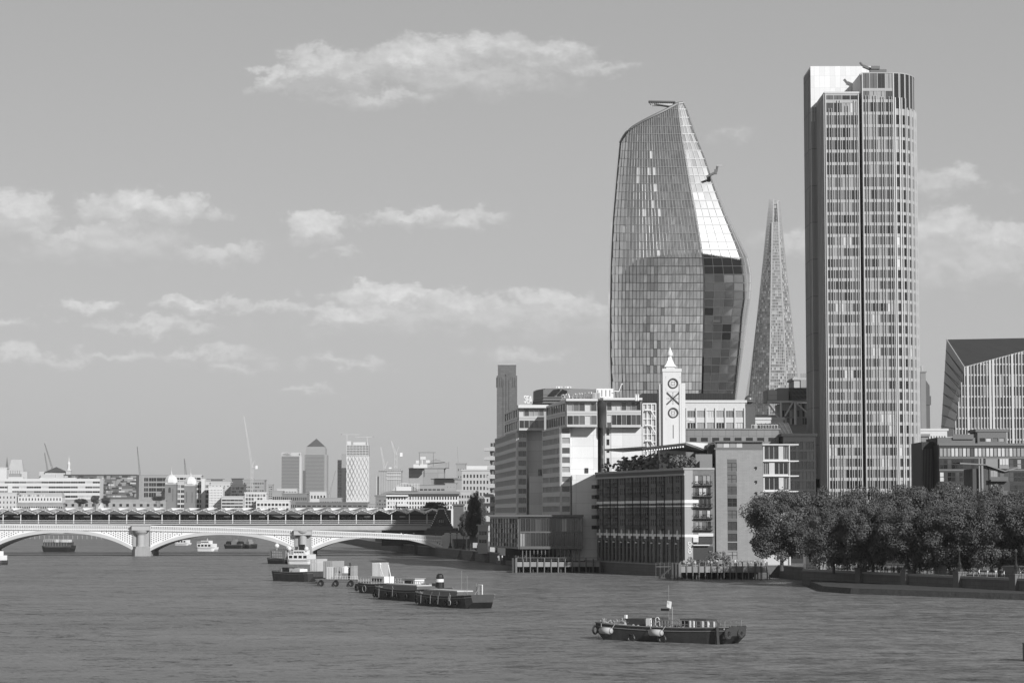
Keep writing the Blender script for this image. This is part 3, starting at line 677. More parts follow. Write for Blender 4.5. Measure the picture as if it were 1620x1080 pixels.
# lower storeys: deep piers on the river side
lo = MB(); lo.fr = frN
for i in range(23): lo.box(.2+i*3.0, 1.3+i*3.0, -.3, .0, 0, zv(848)-.01)
lo.build('lower_piers', mat('lower pier', .17, .8, var=.2), ox)
wins_ = [(1.45+i*3.0, 2.9+i*3.0) for i in range(22)]
for i, (a, b) in enumerate(wins_): window(ox, frN, a, b, .5, zv(857), -.1, pick((5, 3, 1, .4, .3, 0)), 0, 2, MT['frame dark'])
for i, (a, b) in enumerate(wins_[::2]):
    q = MB(frN); q.box(a+.3, b-.3, -.5, -.2, zv(861), zv(859)); q.build('lamp_box', mst, ox)
def band(v0, v1, d=.42):
    q = MB(frN); q.box(0, Ln+.3, -d, -.302, zv(v1), zv(v0)); q.fr = None; q.box(-.3, 3.4, -d, -.302, zv(v1), zv(v0)); q.build('stone_band', mst, ox)
band(790.5, 795.2); band(799, 801); band(845, 849)
for v0, v1, d in ((739.5, 743, .7), (748.5, 751.5, .6)):
    q = MB(frN); q.box(-.5, Ln+.3, -d, -.303, zv(v1), zv(v0)); q.fr = None; q.box(-.3, (xe if v0 < 745 else .5), -d+.2, -.303, zv(v1), zv(v0)); q.build('cornice', mat('warehouse cornice', .36, .8, var=.1, streak=.1), ox)
q = MB(frN); q.box(-.4, Ln+.2, -.5, -.31, zv(748.4), zv(743.1)); q.build('frieze', mat('dark frieze', .09, .7), ox)
for i in range(11):
    q = MB(frN); x = 3.3+i*6.05; q.box(x-.25, x+.25, -.75, -.43, zv(845), zv(840)); q.tube((x, -.6, zv(840)), (x, -.6, zv(837.5)), .25, 6, .03); q.box(x-.9, x+.9, -.5, -.43, zv(853), zv(849)); q.build('pinnacle', mst, ox)
for i in range(11):
    q = MB(frN); q.tube((5.9+i*6.05, -.5, 0), (5.9+i*6.05, -.5, zv(752)), .13); q.build('drainpipe', mir, ox)
def balcony(fr, x0, x1, z, d=1.5, plants=False):
    q = MB(fr); q.box(x0, x1, -d, -.31, z-.18, z); n = max(4, int((x1-x0)/.35))
    q.box(x0, x1, -d, -d+.05, z+1.0, z+1.06)
    for s in (x0, x1-.05): q.box(s, s+.05, -d, -.31, z+1., z+1.06)
    for i in range(n+1): x = x0+(x1-x0-.04)*i/n; q.box(x, x+.04, -d, -d+.04, z, z+1)
    q.build('balcony', mir, ox)
    if plants:
        q = MB(fr); q.m = 0
        for i in range(46):
            c = Vector((rnd.uniform(x0, x1), -d+rnd.uniform(-.1, .4), z+rnd.uniform(.1, 1.0))); r = rnd.uniform(.12, .25)
            a = Vector((rnd.uniform(-1, 1), rnd.uniform(-1, 1), rnd.uniform(-1, 1))).normalized()*r; b = a.cross(Vector((rnd.random(), rnd.random(), 1))).normalized()*r
            q.quad(c-a, c-b, c+a, c+b)
        q.build('balcony_plants', mat('leaf', .07, .8, var=.3, sc=1.5), ox)
for k, v in enumerate((767, 784.5, 802, 819.5, 837.5)):
    balcony(fr0, xe-5.6, xe-.6, zv(v), 1.2, True)
    for i in (1, 2, 4, 5, 6, 8): balcony(frN, 2.2+6.05*i, 7.2+6.05*i-(0 if i in (4, 5) else 1.4), ZZ(v-1, 625)-GZ, 1.3)
    q = MB(frN); q.box(-.8, 2.2, -1.6, -.31, zv(v)-.18, zv(v)+.9); q.build('balcony', mir, ox)
# entrance bay under the stacked balconies
q = MB(); q.box(xe-5.8, xe-4.4, -.9, -.31, zv(857), zv(849)); q.box(xe-4.4, xe-.4, -.5, -.31, zv(848), zv(843)); q.box(xe-5.8, xe-1.5, -1.3, -.31, zv(862.5), zv(861)); q.build('entrance_canopy', MT['hotel cornice'], ox)
q = MB(); q.box(xe-4.2, xe-.6, -.34, -.31, zv(859), zv(849)); q.box(xe-5.8, xe-.5, -.4, -.31, 0, zv(863.5)); q.build('entrance_shade', mat('dark recess', .05), ox)  # dark slabs on the wall paint the shade inside the entrance
ws = MB(); ws.box(-.305, 1.9, -.36, -.305, zv(892), zv(742)); ws.build('pale_pier', mat('rendered pier', .36, .8, var=.1, streak=.12), ox)  # corner strip paler than the brick beside it
for k, (chh, v) in enumerate((('O', 859.5), ('X', 866), ('O', 872.2))):
    q = MB(); c = Vector((.95, -.44, zv(v))); qq = Matrix.Rotation(math.pi/2, 4, 'X').to_quaternion()
    if chh == 'O': q.torus(c, qq, .42, .09, 20, 6)
    else:
        for s in (-1, 1): q.tube(c+Vector((-.36*s, 0, -.42)), c+Vector((.36*s, 0, .42)), .09)
    q.build('letter_'+chh.lower(), MT['sign white'], ox)
# tower with ring and cross windows
tx0, tx1 = XX(1049.5, 640)-cx, XX(1079, 640)-cx; ty = 15.; tz = ZZ(588, 640)-GZ
def zt_(v): return ZZ(v, 640)-GZ
tq = MB(); mtw = mat('tower stone', .62, .7, var=.06, streak=.07)
dep = 6.2; mid = (tx0+tx1)/2; rr_ = 1.38
def ngon(cx_, cz, r, n=24): return [(cx_+r*math.cos(2*math.pi*i/n), cz+r*math.sin(2*math.pi*i/n)) for i in range(n)]
# body with a frontal skin that leaves real openings
tq.box(tx0, tx1, ty+.3, ty+dep, HW+.02, tz)
fx0, fx1 = mid-2.0+.25, mid+2.0+.25; um = mid+.25
zs_ = [(zt_(606.5), 'O'), (zt_(630), 'X'), (zt_(653), 'O')]
tq.box(tx0, fx0, ty, ty+.3, HW+.02, tz); tq.box(fx1, tx1, ty, ty+.3, HW+.02, tz)
zc = HW+.02
for z, kd in reversed(zs_):
    tq.box(fx0, fx1, ty, ty+.3, zc, z-1.9) if kd != 'XX' else None
    zc = z+1.9
    sq = [(fx0, z-1.9), (fx1, z-1.9), (fx1, z+1.9), (fx0, z+1.9)]
    if kd == 'O':
        n = 24; ring = ngon(um, z, 1.5, n); out = []
        for i in range(n):
            a = 2*math.pi*i/n; c, s = math.cos(a), math.sin(a); k = min(2.0/abs(c) if abs(c) > 1e-6 else 9, 1.9/abs(s) if abs(s) > 1e-6 else 9); out.append((um+c*k, z+s*k))
        for i in range(n):
            j = (i+1) % n; A = [(ring[i][0], ty, ring[i][1]), (ring[j][0], ty, ring[j][1]), (out[j][0], ty, out[j][1]), (out[i][0], ty, out[i][1])]
            tq.add(A, [(0, 3, 2, 1)]); tq.quad((ring[i][0], ty, ring[i][1]), (ring[i][0], ty+.3, ring[i][1]), (ring[j][0], ty+.3, ring[j][1]), (ring[j][0], ty, ring[j][1]))
        for k in range(8): # corner gaps
            pass
        for (ax, az) in sq:
            i0 = min(range(n), key=lambda i: (out[i][0]-ax)**2+(out[i][1]-az)**2)
        
tq.box(fx0, fx1, ty, ty+.3, zc, tz)
tq.build('shaft', mtw, ox)
for z, kd in zs_:
    q = MB(); q.box(fx0, fx1, ty+.12, ty+.28, z-1.9, z+1.9); fm_ = q.build('letter_window', mat('tower window panel', .6, .6, var=.05), ox)
    q = MB()
    if kd == 'O':
        qq = Matrix.Rotation(math.pi/2, 4, 'X').to_quaternion(); q.torus((um, ty+.05, z), qq, 1.22, .2, 24, 6)
        for i in range(16):
            a = 2*math.pi*i/16; q.ball((um+1.22*math.cos(a), ty-.15, z+1.22*math.sin(a)), .12, 6)
        for i in range(9): 
            if i != 4: q.ball((um+(i % 3-1)*.42, ty+.06, z+(i//3-1)*.42), .12, 6)
    else:
        for s in (-1, 1): q.tube((um-1.7*s, ty+.02, z-1.6), (um+1.7*s, ty+.02, z+1.6), .2)
        for a, b in ((0, 1), (0, -1), (1, 0), (-1, 0)):
            for k in (.6, 1.0, 1.4): q.ball((um+a*k*1.15, ty+.06, z+b*k*1.1), .12, 6)
    q.build('glazing', mat('dark leaded glass', .07, .3), fm_)
q = MB(); q.box(um-.1, um+.1, ty-.04, ty-.003, zt_(693), zt_(672)); q.build('slot_window', MT['dark recess'], ox)
q = MB(); q.box(tx0-.9, tx0-.001, ty+1, ty+dep-1, HW+.02, zt_(607)); q.box(tx1+.001, tx1+1.05, ty-.3, ty+dep-1, HW+.02, zt_(606)); q.box(tx1-.55, tx1, ty-.25, ty-.001, HW+.02, zt_(607)); q.build('buttress', mtw, ox)
q = MB(); q.box(tx0-.12, tx1+.12, ty-.15, ty+dep+.15, tz+.002, tz+.9); q.build('tower_cornice', mtw, ox)
q = MB(); c = (mid-.3, ty+dep/2, tz+.9); s2 = math.sqrt(2)
q.lathe(c, [(1.7*s2, .6), (1.15*s2, 1.3), (.6*s2, 2.6), (.45*s2, 3.3)], 4); q.box(c[0]-1.2, c[0]+1.2, c[1]-1.2, c[1]+1.2, c[2]+.003, c[2]+.6); q.build('tower_cap', mat('cap stone', .75, .6), ox)
q = MB(); q.lathe(c, [(.3, 3.3), (.75, 3.9), (.72, 4.5), (.35, 5.3), (.05, 6.1)], 10); q.build('finial', MT['cap stone'], ox)
# roof restaurant with the tilted canopy
q = MB(); zr = HW
def cp(u, v, y): p = P(u, v, 625+y); return (p.x-cx, y, p.z-GZ)
A = [cp(956, 712.5, 50), cp(1018, 708.5, 22), cp(1040, 711, 40), cp(985, 715, 60)]
q.add(A+[Vector(p)+Vector((0, 0, .45)) for p in A], [(3, 2, 1, 0), (4, 5, 6, 7), (0, 1, 5, 4), (1, 2, 6, 5), (2, 3, 7, 6), (3, 0, 4, 7)]); q.build('canopy', mat('canopy metal', .2, .5), ox)
q = MB(); A = [cp(1016, 710.5, 16), cp(1085, 703, 2), cp(1123, 716.5, 16), cp(1122, 704, 24), cp(1085, 702.5, 22)]
q.add(A[:3]+[Vector(p)+Vector((0, 0, .5)) for p in A[:3]], [(2, 1, 0), (3, 4, 5), (0, 1, 4, 3), (1, 2, 5, 4), (2, 0, 3, 5)]); q.build('canopy', MT['canopy metal'], ox)
q = MB(); A = [cp(1085, 702.6, 2.5), cp(1122, 716, 14), cp(1120, 704, 30), cp(1086, 702, 20)]; q.add([Vector(p)+Vector((0, 0, .55)) for p in A], [(0, 1, 2, 3)]); A0 = [Vector(p)+Vector((0, 0, .1)) for p in A]; q.add(A0, [(3, 2, 1, 0)]); q.build('white_roof_panel', MT['sign white'], ox)
for i in range(16):
    a = Vector(cp(1018+4.1*i, 711.8-.47*i, 15-.8*i)); q = MB(); q.box(a.x, a.x+.38, a.y-.3, a.y+2, a.z-.45, a.z-.05); q.build('canopy_fin', MT['sign white'], ox)
q = MB(); q.prism([(-.5, 10), (6, 10), (-9, 55), (-15, 55)], HW, HW+3.6); q.build('restaurant_glass', GL[2], ox)
q = MB(); q.box(xe-3.6, xe-.6, 3.5, 6, HW, HW+2.3); q.box(xe-4.5, xe+.0, 6.2, 16, HW, HW+4.2); q.build('roof_hut', mat('hut render', .2, .8), ox)
# ---------------------------------------------------------------- plain brick stair block beside it
st2 = thing('brick_stair_block', 'tall plain brick block with one vertical strip of windows, between warehouse and trees', 'building', (XX(1133, 632), 632, GZ))
w_ = XX(1207.5, 632)-XX(1133, 632); hA = ZZ(711, 632)-GZ
q = MB(); q.box(0, w_, .3, 58, 0, hA)
def ux(u, D, r0): return XX(u, D)-r0
r0 = XX(1133, 632); x0_, x1_ = ux(1151, 632, r0), ux(1166, 632, r0)
rr = [(ZZ(b, 632)-GZ, ZZ(a, 632)-GZ) for a, b in ((732, 745), (751, 763.5), (769, 782), (788, 801), (807, 820), (825, 838.5), (844, 856), (858, 870), (872, 884))]
facade(st2, q, frame2(0, .3, 0), w_, 0, hA, rr, [(x0_, x1_)], .3, 1, 1, (0, .2, 3, 5, 1, 0), MT['frame dark'])
q.build('brick_wall', mat('stair block brick', .27, .85, var=.12, sc=.12, streak=.1, panel=(1.2, .45, .02, .85, .5, .05)), st2)
q = MB()
for a, b in ((745.2, 750.8), (763.7, 768.8), (782.2, 787.8), (801.2, 806.8), (820.2, 824.8), (838.7, 843.8), (726, 731.8)): q.box(x0_, x1_, -.03, -.002, ZZ(b, 632)-GZ, ZZ(a, 632)-GZ)
q.build('spandrel_panel', mat('spandrel dark', .11, .6), st2)
q = MB(); q.box(-.4, w_, -.1, 50, hA+.003, hA+.5); q.box(0, w_, .5, 50, hA+.5, ZZ(699, 632)-GZ); q.box(-.2, w_+.1, -.3, 51, ZZ(699, 632)-GZ, ZZ(697, 632)-GZ); q.build('roof_storey', mat('roof storey metal', .13, .5), st2)
for i in range(4): window(st2, frame2(0, .5, 0), .4+i*1.75, 1.95+i*1.75, hA+.6, ZZ(699.5, 632)-GZ, -.06, GL[(4, 5, 4, 5)[i]])
for v in (739, 761, 779):
    q = MB(); x = ux(1195, 632, r0); q.box(x, x+.5, -.5, -.002, ZZ(v, 632)-GZ, ZZ(v, 632)-GZ+.2); q.box(x+.35, x+.5, -.5, -.002, ZZ(v, 632)-GZ-.5, ZZ(v, 632)-GZ); q.build('floodlight', mir, st2)
q = MB(); q.box(-1.9, -.001, 3.5, 50, 0, hA+1.5); q.build('rear_slab', mat('dark slab', .07), st2)
# ---------------------------------------------------------------- flats with projecting floor slabs
fb = thing('balcony_flats', 'pale flats with thin floor slabs jutting out to the right, beside the plain brick block', 'flats', (XX(1208, 634), 634, GZ)); r0 = XX(1208, 634)
q = MB(); wF = ux(1249, 634, r0); hF = ZZ(703, 634)-GZ; q.box(0, wF, .4, 30, 0, hF)
sv = [703, 729, 752.5, 777, 801, 825, 849, 873]
RW = [(ZZ(sv[i+1], 634)-GZ+.5, ZZ(sv[i], 634)-GZ-.45) for i in range(7)]
for i, (za, zb) in enumerate(RW):
    mb = q; cols = [(.4, 4.2), (5.5, wF-.3)] if i % 2 == 0 else [(.1, 1.6), (3.1, wF-.3)]
    mb.fr = None
    facade(fb, q, frame2(0, .4, 0), wF, (RW[i][0]-.5), RW[i][1]+.45, [(za, zb)], cols, .4, 2, 0, (2, 2, 3, 2, 2, 2.5))
q.build('wall', mat('flats render', .5, .7, var=.06, streak=.05), fb)
for v in sv: 
    q = MB(); z = ZZ(v, 634)-GZ; q.box(-.3, wF+2.6, -.6, 12, z-.12, z+.14); q.build('floor_slab', mat('slab white', .7, .6), fb)
q = MB(); q.box(wF+.02, wF+.2, -.4, -.2, 0, hF); q.build('post', MT['slab white'], fb)
block('dark_clad_block', 'near black narrow block between the flats and the foot of the tallest slab tower', 'building', 1240, 1291, 690, 660, 30, mat('black cladding', .018, .6), 12, 8, .8, .85, w=(6, 3, 0, 0, 0, 0))
# pale grid offices behind the warehouse
r_, w_, h_ = block('grid_office', 'pale concrete office with a regular grid of square windows, right of the stone tower', 'office', 1070, 1180, 637, 700, 24, mat('office concrete', .55, .7, var=.06, streak=.06), 9, 7, .55, .86, zlo=815, w=(1, 2, 4, 3, 4, 2), mull=2, margin=1.6)
q = MB()
for i in range(8): q.box(.1+i*(w_-.5)/7, .5+i*(w_-.5)/7, -.75, -.31, 0, h_-1.5)
q.build('pier', MT['office concrete'], r_)
o = thing('dark_lift_tower', 'dark windowless lift tower carrying a round ball, right of the grid office', 'tower', (XX(1180, 702), 702, GZ)); q = MB(); w_ = XX(1196, 702)-XX(1180, 702); q.box(0.05, w_, 0, 5, 0, ZZ(641, 702)-GZ); q.build('shaft', mat('dark metal cladding', .075, .6, streak=.1), o); q = MB(); q.box(-.1, w_+.1, -.1, 5.1, ZZ(641, 702)-GZ+.002, ZZ(640, 702)-GZ+.2); q.build('cap', MT['dark metal cladding'], o)
o = thing('sphere_finial', 'dark banded ball resting on top of the dark lift tower', 'ball', (XX(1186.5, 704), 704, ZZ(640, 704)+.2)); q = MB(); q.ball((0, 0, 1.25), 1.38, 20); q.build('ball', mat('ball bronze', .1, .35, .5), o, True); q = MB()
for z in (.8, 1.35, 1.9): q.lathe((0, 0, z), [(1.41*math.sqrt(max(.05, 1-((z-1.25)/1.38)**2)), -.05), (1.43*math.sqrt(max(.05, 1-((z-1.25)/1.38)**2)), .05)], 20)
q.build('band', mat('plant grey', .4), o)
block('metal_clad_office', 'low grey metal clad office storey with dark openings, below the pale grid office', 'office', 1086, 1233, 679.5, 668, 22, mat('metal panel', .2, .5, .2, var=.08, panel=(2.2, 4, .05, .6)), 1, 8, .45, .62, zlo=702, w=(5, 3, 0, 0, 0, 0), margin=1.6, parapet=.4)
o = thing('terrace_railing', 'thin pale railing along the roof edge of the metal clad office', 'railing', (XX(1190, 667.6), 667.6, ZZ(679.5, 668)+.4)); q = MB(); w_ = XX(1232, 668)-XX(1190, 668); q.box(0, w_, 0, .05, .95, 1.02)
for i in range(10): q.box(i*w_/9.2, i*w_/9.2+.06, 0, .05, 0, .95)
q.build('rail', MT['sign white'], o)
o = thing('terrace_umbrella', 'small white parasol open on the terrace beside the stone tower', 'parasol', P(1092, 672, 672)); q = MB(); q.tube((0, 0, -1), (0, 0, 1.2), .06); q.build('pole', MT['sign white'], o); q = MB(); q.lathe((0, 0, 1.2), [(1.6, 0), (.8, .35), (.05, .6)], 8); q.build('canopy', MT['sign white'], o)
# ---------------------------------------------------------------- braced steel office with sloping glass roof
bo = thing('braced_office', 'office with exposed diagonal steel braces and a sloping glazed roof, left of the tallest tower', 'office', (XX(1216, 800), 800, GZ)); r0 = XX(1216, 800)
def bz(v): return ZZ(v, 800)-GZ
def bxx(u): return XX(u, 800)-r0
q = MB(); q.box(bxx(1238), bxx(1295), .3, 20, 0, bz(637)); q.box(bxx(1216), bxx(1234), 2, 14, bz(635), bz(616)); q.box(bxx(1234), bxx(1250), 1, 14, bz(635), bz(613))
facade(bo, q, frame2(bxx(1238), .3, 0), bxx(1295)-bxx(1238), bz(672), bz(637), [(bz(671), bz(661)), (bz(659), bz(649)), (bz(647), bz(638.5))], grid(.1, bxx(1295)-bxx(1238)-.1, 14, .8), .25, 0, 0, (2, 2, 2, 3, 3, 3))
q.build('wall', mat('office frame grey', .28, .6), bo)
window(bo, frame2(0, 2, 0), bxx(1218), bxx(1232), bz(632), bz(617), -.06, GL[5], 0, 1); 
q = MB(); zz1, zz0 = bz(613), bz(632)
q.add([(bxx(1250), .5, zz1), (bxx(1300), .5, zz1), (bxx(1300), -3, zz0), (bxx(1256), -3, zz0), (bxx(1250), 10, zz1), (bxx(1300), 10, zz1), (bxx(1300), 10, zz0), (bxx(1246), 10, zz0)], [(0, 3, 2, 1), (4, 5, 6, 7), (0, 1, 5, 4), (3, 7, 6, 2), (0, 4, 7, 3)]); q.build('glazed_roof', mat('dark roof glazing', .07, .3, panel=(1.4, 1.6, .12, 1.9)), bo)
q = MB(); B = (.35)
def bt(u0, v0, u1, v1, r=.3): q.tube((bxx(u0), -1, bz(v0)), (bxx(u1), -1, bz(v1)), r)
bt(1215, 636, 1298, 634.5, .4); bt(1215.5, 637, 1237, 667); bt(1255, 637, 1243, 658); bt(1260, 637, 1286, 660); bt(1259, 636, 1259, 672, .45); bt(1236.5, 636, 1236.5, 667, .4); q.build('brace_frame', mat('brace steel', .6, .5), bo)
q = MB(); q.box(bxx(1198), bxx(1240), 1, 9, 0, bz(656)); q.build('rear_wall', mat('plant grey', .4), bo)
o = block('stone_rooftop_block', 'stepped grey rooftop blocks behind the braced office, near the tall tower', 'building', 1258, 1300, 601, 850, 16, mat('plant grey', .4), 0, 0)
q = MB(); w_ = o[1]; q.box(w_*.25, w_*.5, -.5, 0, o[2]-4, o[2]+2.4); q.box(w_*.62, w_, -.5, 0, o[2]-5, o[2]+2.4); q.build('roof_screen', mat('ribbed metal', .3), o[0])
block('pale_low_block', 'pale low block with a bright parapet behind the sphere tower', 'building', 1196, 1240, 664, 760, 14, mat('office concrete', .55), 2, 6, .5, .6, zlo=690, w=(2, 2, 3, 3, 2, 1))
o = thing('glazed_lean_to_roof', 'dark ribbed sloping glass roof below the braced office', 'roof', (XX(1196, 690), 690, ZZ(672, 690))); q = MB(); a, b, c, d = [P(u, v, y)-Vector(o.location) for u, v, y in ((1197, 670, 698), (1246, 669, 698), (1254, 688, 686), (1222, 690, 686))]
q.quad(a, d, c, b); q.quad(a-Vector((0, 0, 9)), d-Vector((0, 0, 9)), d, a); q.quad(d, d-Vector((0, 0, 9)), c-Vector((0, 0, 9)), c); q.quad(b, c, c-Vector((0, 0, 9)), b-Vector((0, 0, 9))); q.build('roof', MT['dark roof glazing'], o)
q = MB()
for i in range(8): q.tube(a+(b-a)*i/7+Vector((0, 0, .1)), d+(c-d)*i/7+Vector((0, 0, .1)), .09)
q.build('rib', mat('rib metal', .25), o)
# ---------------------------------------------------------------- right hand side
DCR = 958.
cr = thing('crystal_office', 'faceted glass office with a dark cut corner and white vertical fins, at the right edge', 'office', (XX(1497, DCR), DCR, GZ)); o2 = Vector(cr.location)
def cp2(u, v, y): return P(u, v, DCR+y)-o2
TL, MD, BL, BM = cp2(1497.5, 537, 26), cp2(1526, 581, 0), cp2(1488, 691, 26), cp2(1508, 690, 0)
TR, MR = cp2(1700, 533, 26), cp2(1700, 533.5, 0)
q = MB(); q.quad(BL, BM, MD, TL); q.build('side_facet', glass('crystal side', .10, .3, .5, var=.15), cr)
q = MB(); 
for k in range(1, 9):
    a = BL+(TL-BL)*k/9; b = BM+(MD-BM)*k/9; q.tube(a, b, .16)
q.build('facet_joint', mat('facet joint', .25), cr)
q = MB(); MR2 = cp2(1700, 534.5, 0); q.quad(MD, MR2, TR, TL); q.build('roof_facet', mat('crystal roof', .045, .5, panel=(3, 3, .04, 1.3)), cr)
vf = [581+(v-581) for v in (581,)]
def topv(u): return 581-(u-1526)*.272
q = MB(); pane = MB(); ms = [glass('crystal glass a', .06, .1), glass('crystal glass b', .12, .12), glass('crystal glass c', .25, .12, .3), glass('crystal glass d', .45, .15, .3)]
ks = list(range(0, 13)); nb = 24
def leftx(v): return 1508+(1526-1508)*max(0, (690-v)/109) if v < 690 else 1508
for k in range(13):
    va, vb = 560+17*k-17*3, 560+17*(k+1)-17*3
    for i in range(nb):
        ua, ub = 1508+7.2*i, 1508+7.2*(i+1)
        vt = max(va, topv(ua)); 
        if vt >= vb-1: continue
        if ub < leftx(vb): continue
        ua2 = max(ua, leftx((va+vb)/2))
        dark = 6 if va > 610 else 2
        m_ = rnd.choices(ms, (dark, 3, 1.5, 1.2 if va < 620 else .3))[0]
        a, b = cp2(ua2, vb-2.2, 0), cp2(ub, vt, 0)
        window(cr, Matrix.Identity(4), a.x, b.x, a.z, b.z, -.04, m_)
        pane.box(a.x, b.x, -.2, -.0, a.z-.65, a.z-.02)
pane.build('spandrel', mat('crystal spandrel', .4, .5), cr)
zb_ = cp2(1508, 700, 0).z
q.add([cp2(1508, 700, .3), cp2(1700, 700, .3), cp2(1700, 534.5, .3), cp2(1526, 581.5, .3), cp2(1508, 690, .3)], [(0, 1, 2, 3, 4)]); q.prism([(BM.x+1, .5), (MR.x, .5), (MR.x, 30), (BL.x+2, 30)], 0, BM.z-2); q.build('core', mat('dark recess', .05), cr)
for i in range(27):
    u = 1512+i*5.05; big = i in (4, 11, 12, 18, 24); v1 = topv(u) if u > 1526 else 690-(u-1508)*109/18
    a, b = cp2(u, 705, 0), cp2(u, v1, 0); w = .42 if big else .14; q = MB(); q.box(a.x-w, a.x+w, -.75, -.2, a.z-20, b.z); q.build('fin', mf, cr)
q = MB(); q.tube(TL, MD, .25); q.tube(MD, MR2, .3); q.build('edge_trim', mat('trim grey', .4), cr)
r_, w_, h_ = block('distant_tower', 'slim grey tower with ribbed side seen in the gap right of the tallest tower', 'tower', 1459, 1467.5, 589, 1500, 12, mat('distant concrete', .22, .8), 0, 0)
q = MB(); q.prism([(w_, 1), (w_+2.6, 1), (w_+2.6, 10), (w_, 10)], 0, [ZZ(600, 1500)-GZ, ZZ(610, 1500)-GZ, ZZ(610, 1500)-GZ, ZZ(600, 1500)-GZ]); q.box(w_, w_+3.3, .5, 9, ZZ(640, 1500)-GZ, ZZ(626, 1500)-GZ); q.build('ribbed_side', mat('distant dark', .1), r_)
q = MB(); q.box(w_*.3, w_*.6, 2, 4, h_, h_+4.5); q.box(w_*.1, w_*.8, 2.2, 3.8, h_+3.6, h_+4.2); q.build('mast', mat('plant grey', .4), r_)
block('pale_parapet_building', 'low building with a bright ribbed parapet in the gap right of the tallest tower', 'building', 1458, 1500, 681, 900, 14, mat('office concrete', .55), 1, 9, .5, .5, zlo=700)
block('grey_flank_wall', 'narrow grey block touching the right side of the tallest tower', 'building', 1459, 1470, 690, 760, 10, mat('distant concrete', .22, .8, panel=(20, 3.5, .05, .6)), 0, 0)
r_, w_, h_ = block('black_glass_office', 'long black glazed office with a band of bright top windows, above the trees at right', 'office', 1487, 1660, 703, 640, 26, mat('black office frame', .03, .4, var=.1), 0, 0, parapet=.0)
fb_ = frame2(0, 0, 0); q = MB()
def bgz(v): return ZZ(v, 640)-GZ
facade(r_, q, fb_, w_, 0, h_, [(bgz(721.5), bgz(708))], grid(.1, w_-.1, 28, .9), .3, 0, 0, (0, 0, .6, 1, 5, 6))
for k in range(3):
    for i in range(28):
        a, b = grid(.1, w_-.1, 28, .9)[i]; window(r_, fb_, a, b, bgz(741+20*k), bgz(727+20*k), -.32, pick((5, 4, 1.5, .6, .5, .6)), 0, 1, MT['frame dark'])
q.build('wall', MT['black office frame'], r_)
q = MB(); q.box(-.1, w_, -.5, -.303, bgz(704.5), bgz(701)); q.box(-.1, w_, -.42, -.303, bgz(744.5), bgz(742)); q.box(-.1, w_, -.42, -.303, bgz(725), bgz(722.5)); q.build('band', mat('band grey', .16), r_)
q = MB(); q.box(-(XX(1487, 640)-XX(1469, 640)), -.01, 9, 26, 0, bgz(697)); q.box(bgz(0)*0+0, w_*.3, 4, 20, h_, bgz(691)); q.build('dark_wing', mat('black cladding', .018), r_)
q = MB()
for i in range(7): q.box(-3+i*.42, -2.85+i*.42, 8.7, 8.95, bgz(775), bgz(708))
q.build('wing_mullion', mat('band grey', .16), r_)
q = MB(); q.box(XX(1488, 640)-XX(1487, 640), XX(1548, 640)-XX(1487, 640), 3, 12, h_, bgz(691.5)); q.box(XX(1512, 640)-XX(1487, 640), XX(1545, 640)-XX(1487, 640), 2.5, 2.95, bgz(694), bgz(686)); q.build('roof_storey', mat('roof storey grey', .15), r_)
r2_, w2_, h2_ = block('roof_pavilion', 'grey roof pavilion with a white window band standing on the black glazed office', 'pavilion', 1548, 1594, 683, 645, 10, mat('roof storey grey', .15), 1, 4, .5, .8, zlo=701, w=(2, 1, 1, 1, 3, 3), base=ZZ(703, 645))
o = thing('gabled_brick_flats', 'dark brick flats with a butterfly roof and balconies, in front of the black glazed office', 'flats', (XX(1530, 600), 600, GZ)); r0 = XX(1530, 600)
def gz_(v): return ZZ(v, 600)-GZ
def gx_(u): return XX(u, 600)-r0
q = MB(); q.box(gx_(1540), gx_(1566), .3, 12, 0, gz_(741)); q.prism([(gx_(1566), 0), (gx_(1598), 0), (gx_(1598), 12), (gx_(1566), 12)], 0, [gz_(736), gz_(745), gz_(745), gz_(736)]); q.build('brick_wall', mat('flats brick', .075, .85, var=.15), o)
q = MB(); q.box(gx_(1553), gx_(1556), -.6, 0, 0, gz_(725)); q.box(gx_(1549), gx_(1551), -.5, 0, 0, gz_(725)); q.build('downpipe', mat('rib metal', .25), o)
q = MB(); q.add([(gx_(1519), -.8, gz_(731.5)), (gx_(1560), -.8, gz_(734)), (gx_(1590), -.8, gz_(744.5)), (gx_(1613), -.8, gz_(738)), (gx_(1519), 12, gz_(731)), (gx_(1560), 12, gz_(732.5)), (gx_(1590), 12, gz_(742.5)), (gx_(1613), 12, gz_(736.5))]+[(gx_(1519), -.8, gz_(733.5)), (gx_(1560), -.8, gz_(735.6)), (gx_(1590), -.8, gz_(746)), (gx_(1613), -.8, gz_(739.4))], [(0, 1, 5, 4), (1, 2, 6, 5), (2, 3, 7, 6), (8, 9, 1, 0), (9, 10, 2, 1), (10, 11, 3, 2), (8, 4, 5, 9), (9, 5, 6, 10), (10, 6, 7, 11)]); q.build('butterfly_roof', mat('roof metal mid', .22, .5), o)
q = MB(); q.box(gx_(1562), gx_(1584), 1, 8, gz_(741), gz_(725)); q.box(gx_(1583), gx_(1598), .5, 8, gz_(741), gz_(724.5)); q.build('roof_dormer', MT['roof metal mid'], o)
window(o, Matrix.Identity(4), gx_(1583.5), gx_(1597), gz_(735), gz_(725.5), .4, GL[5], 2)
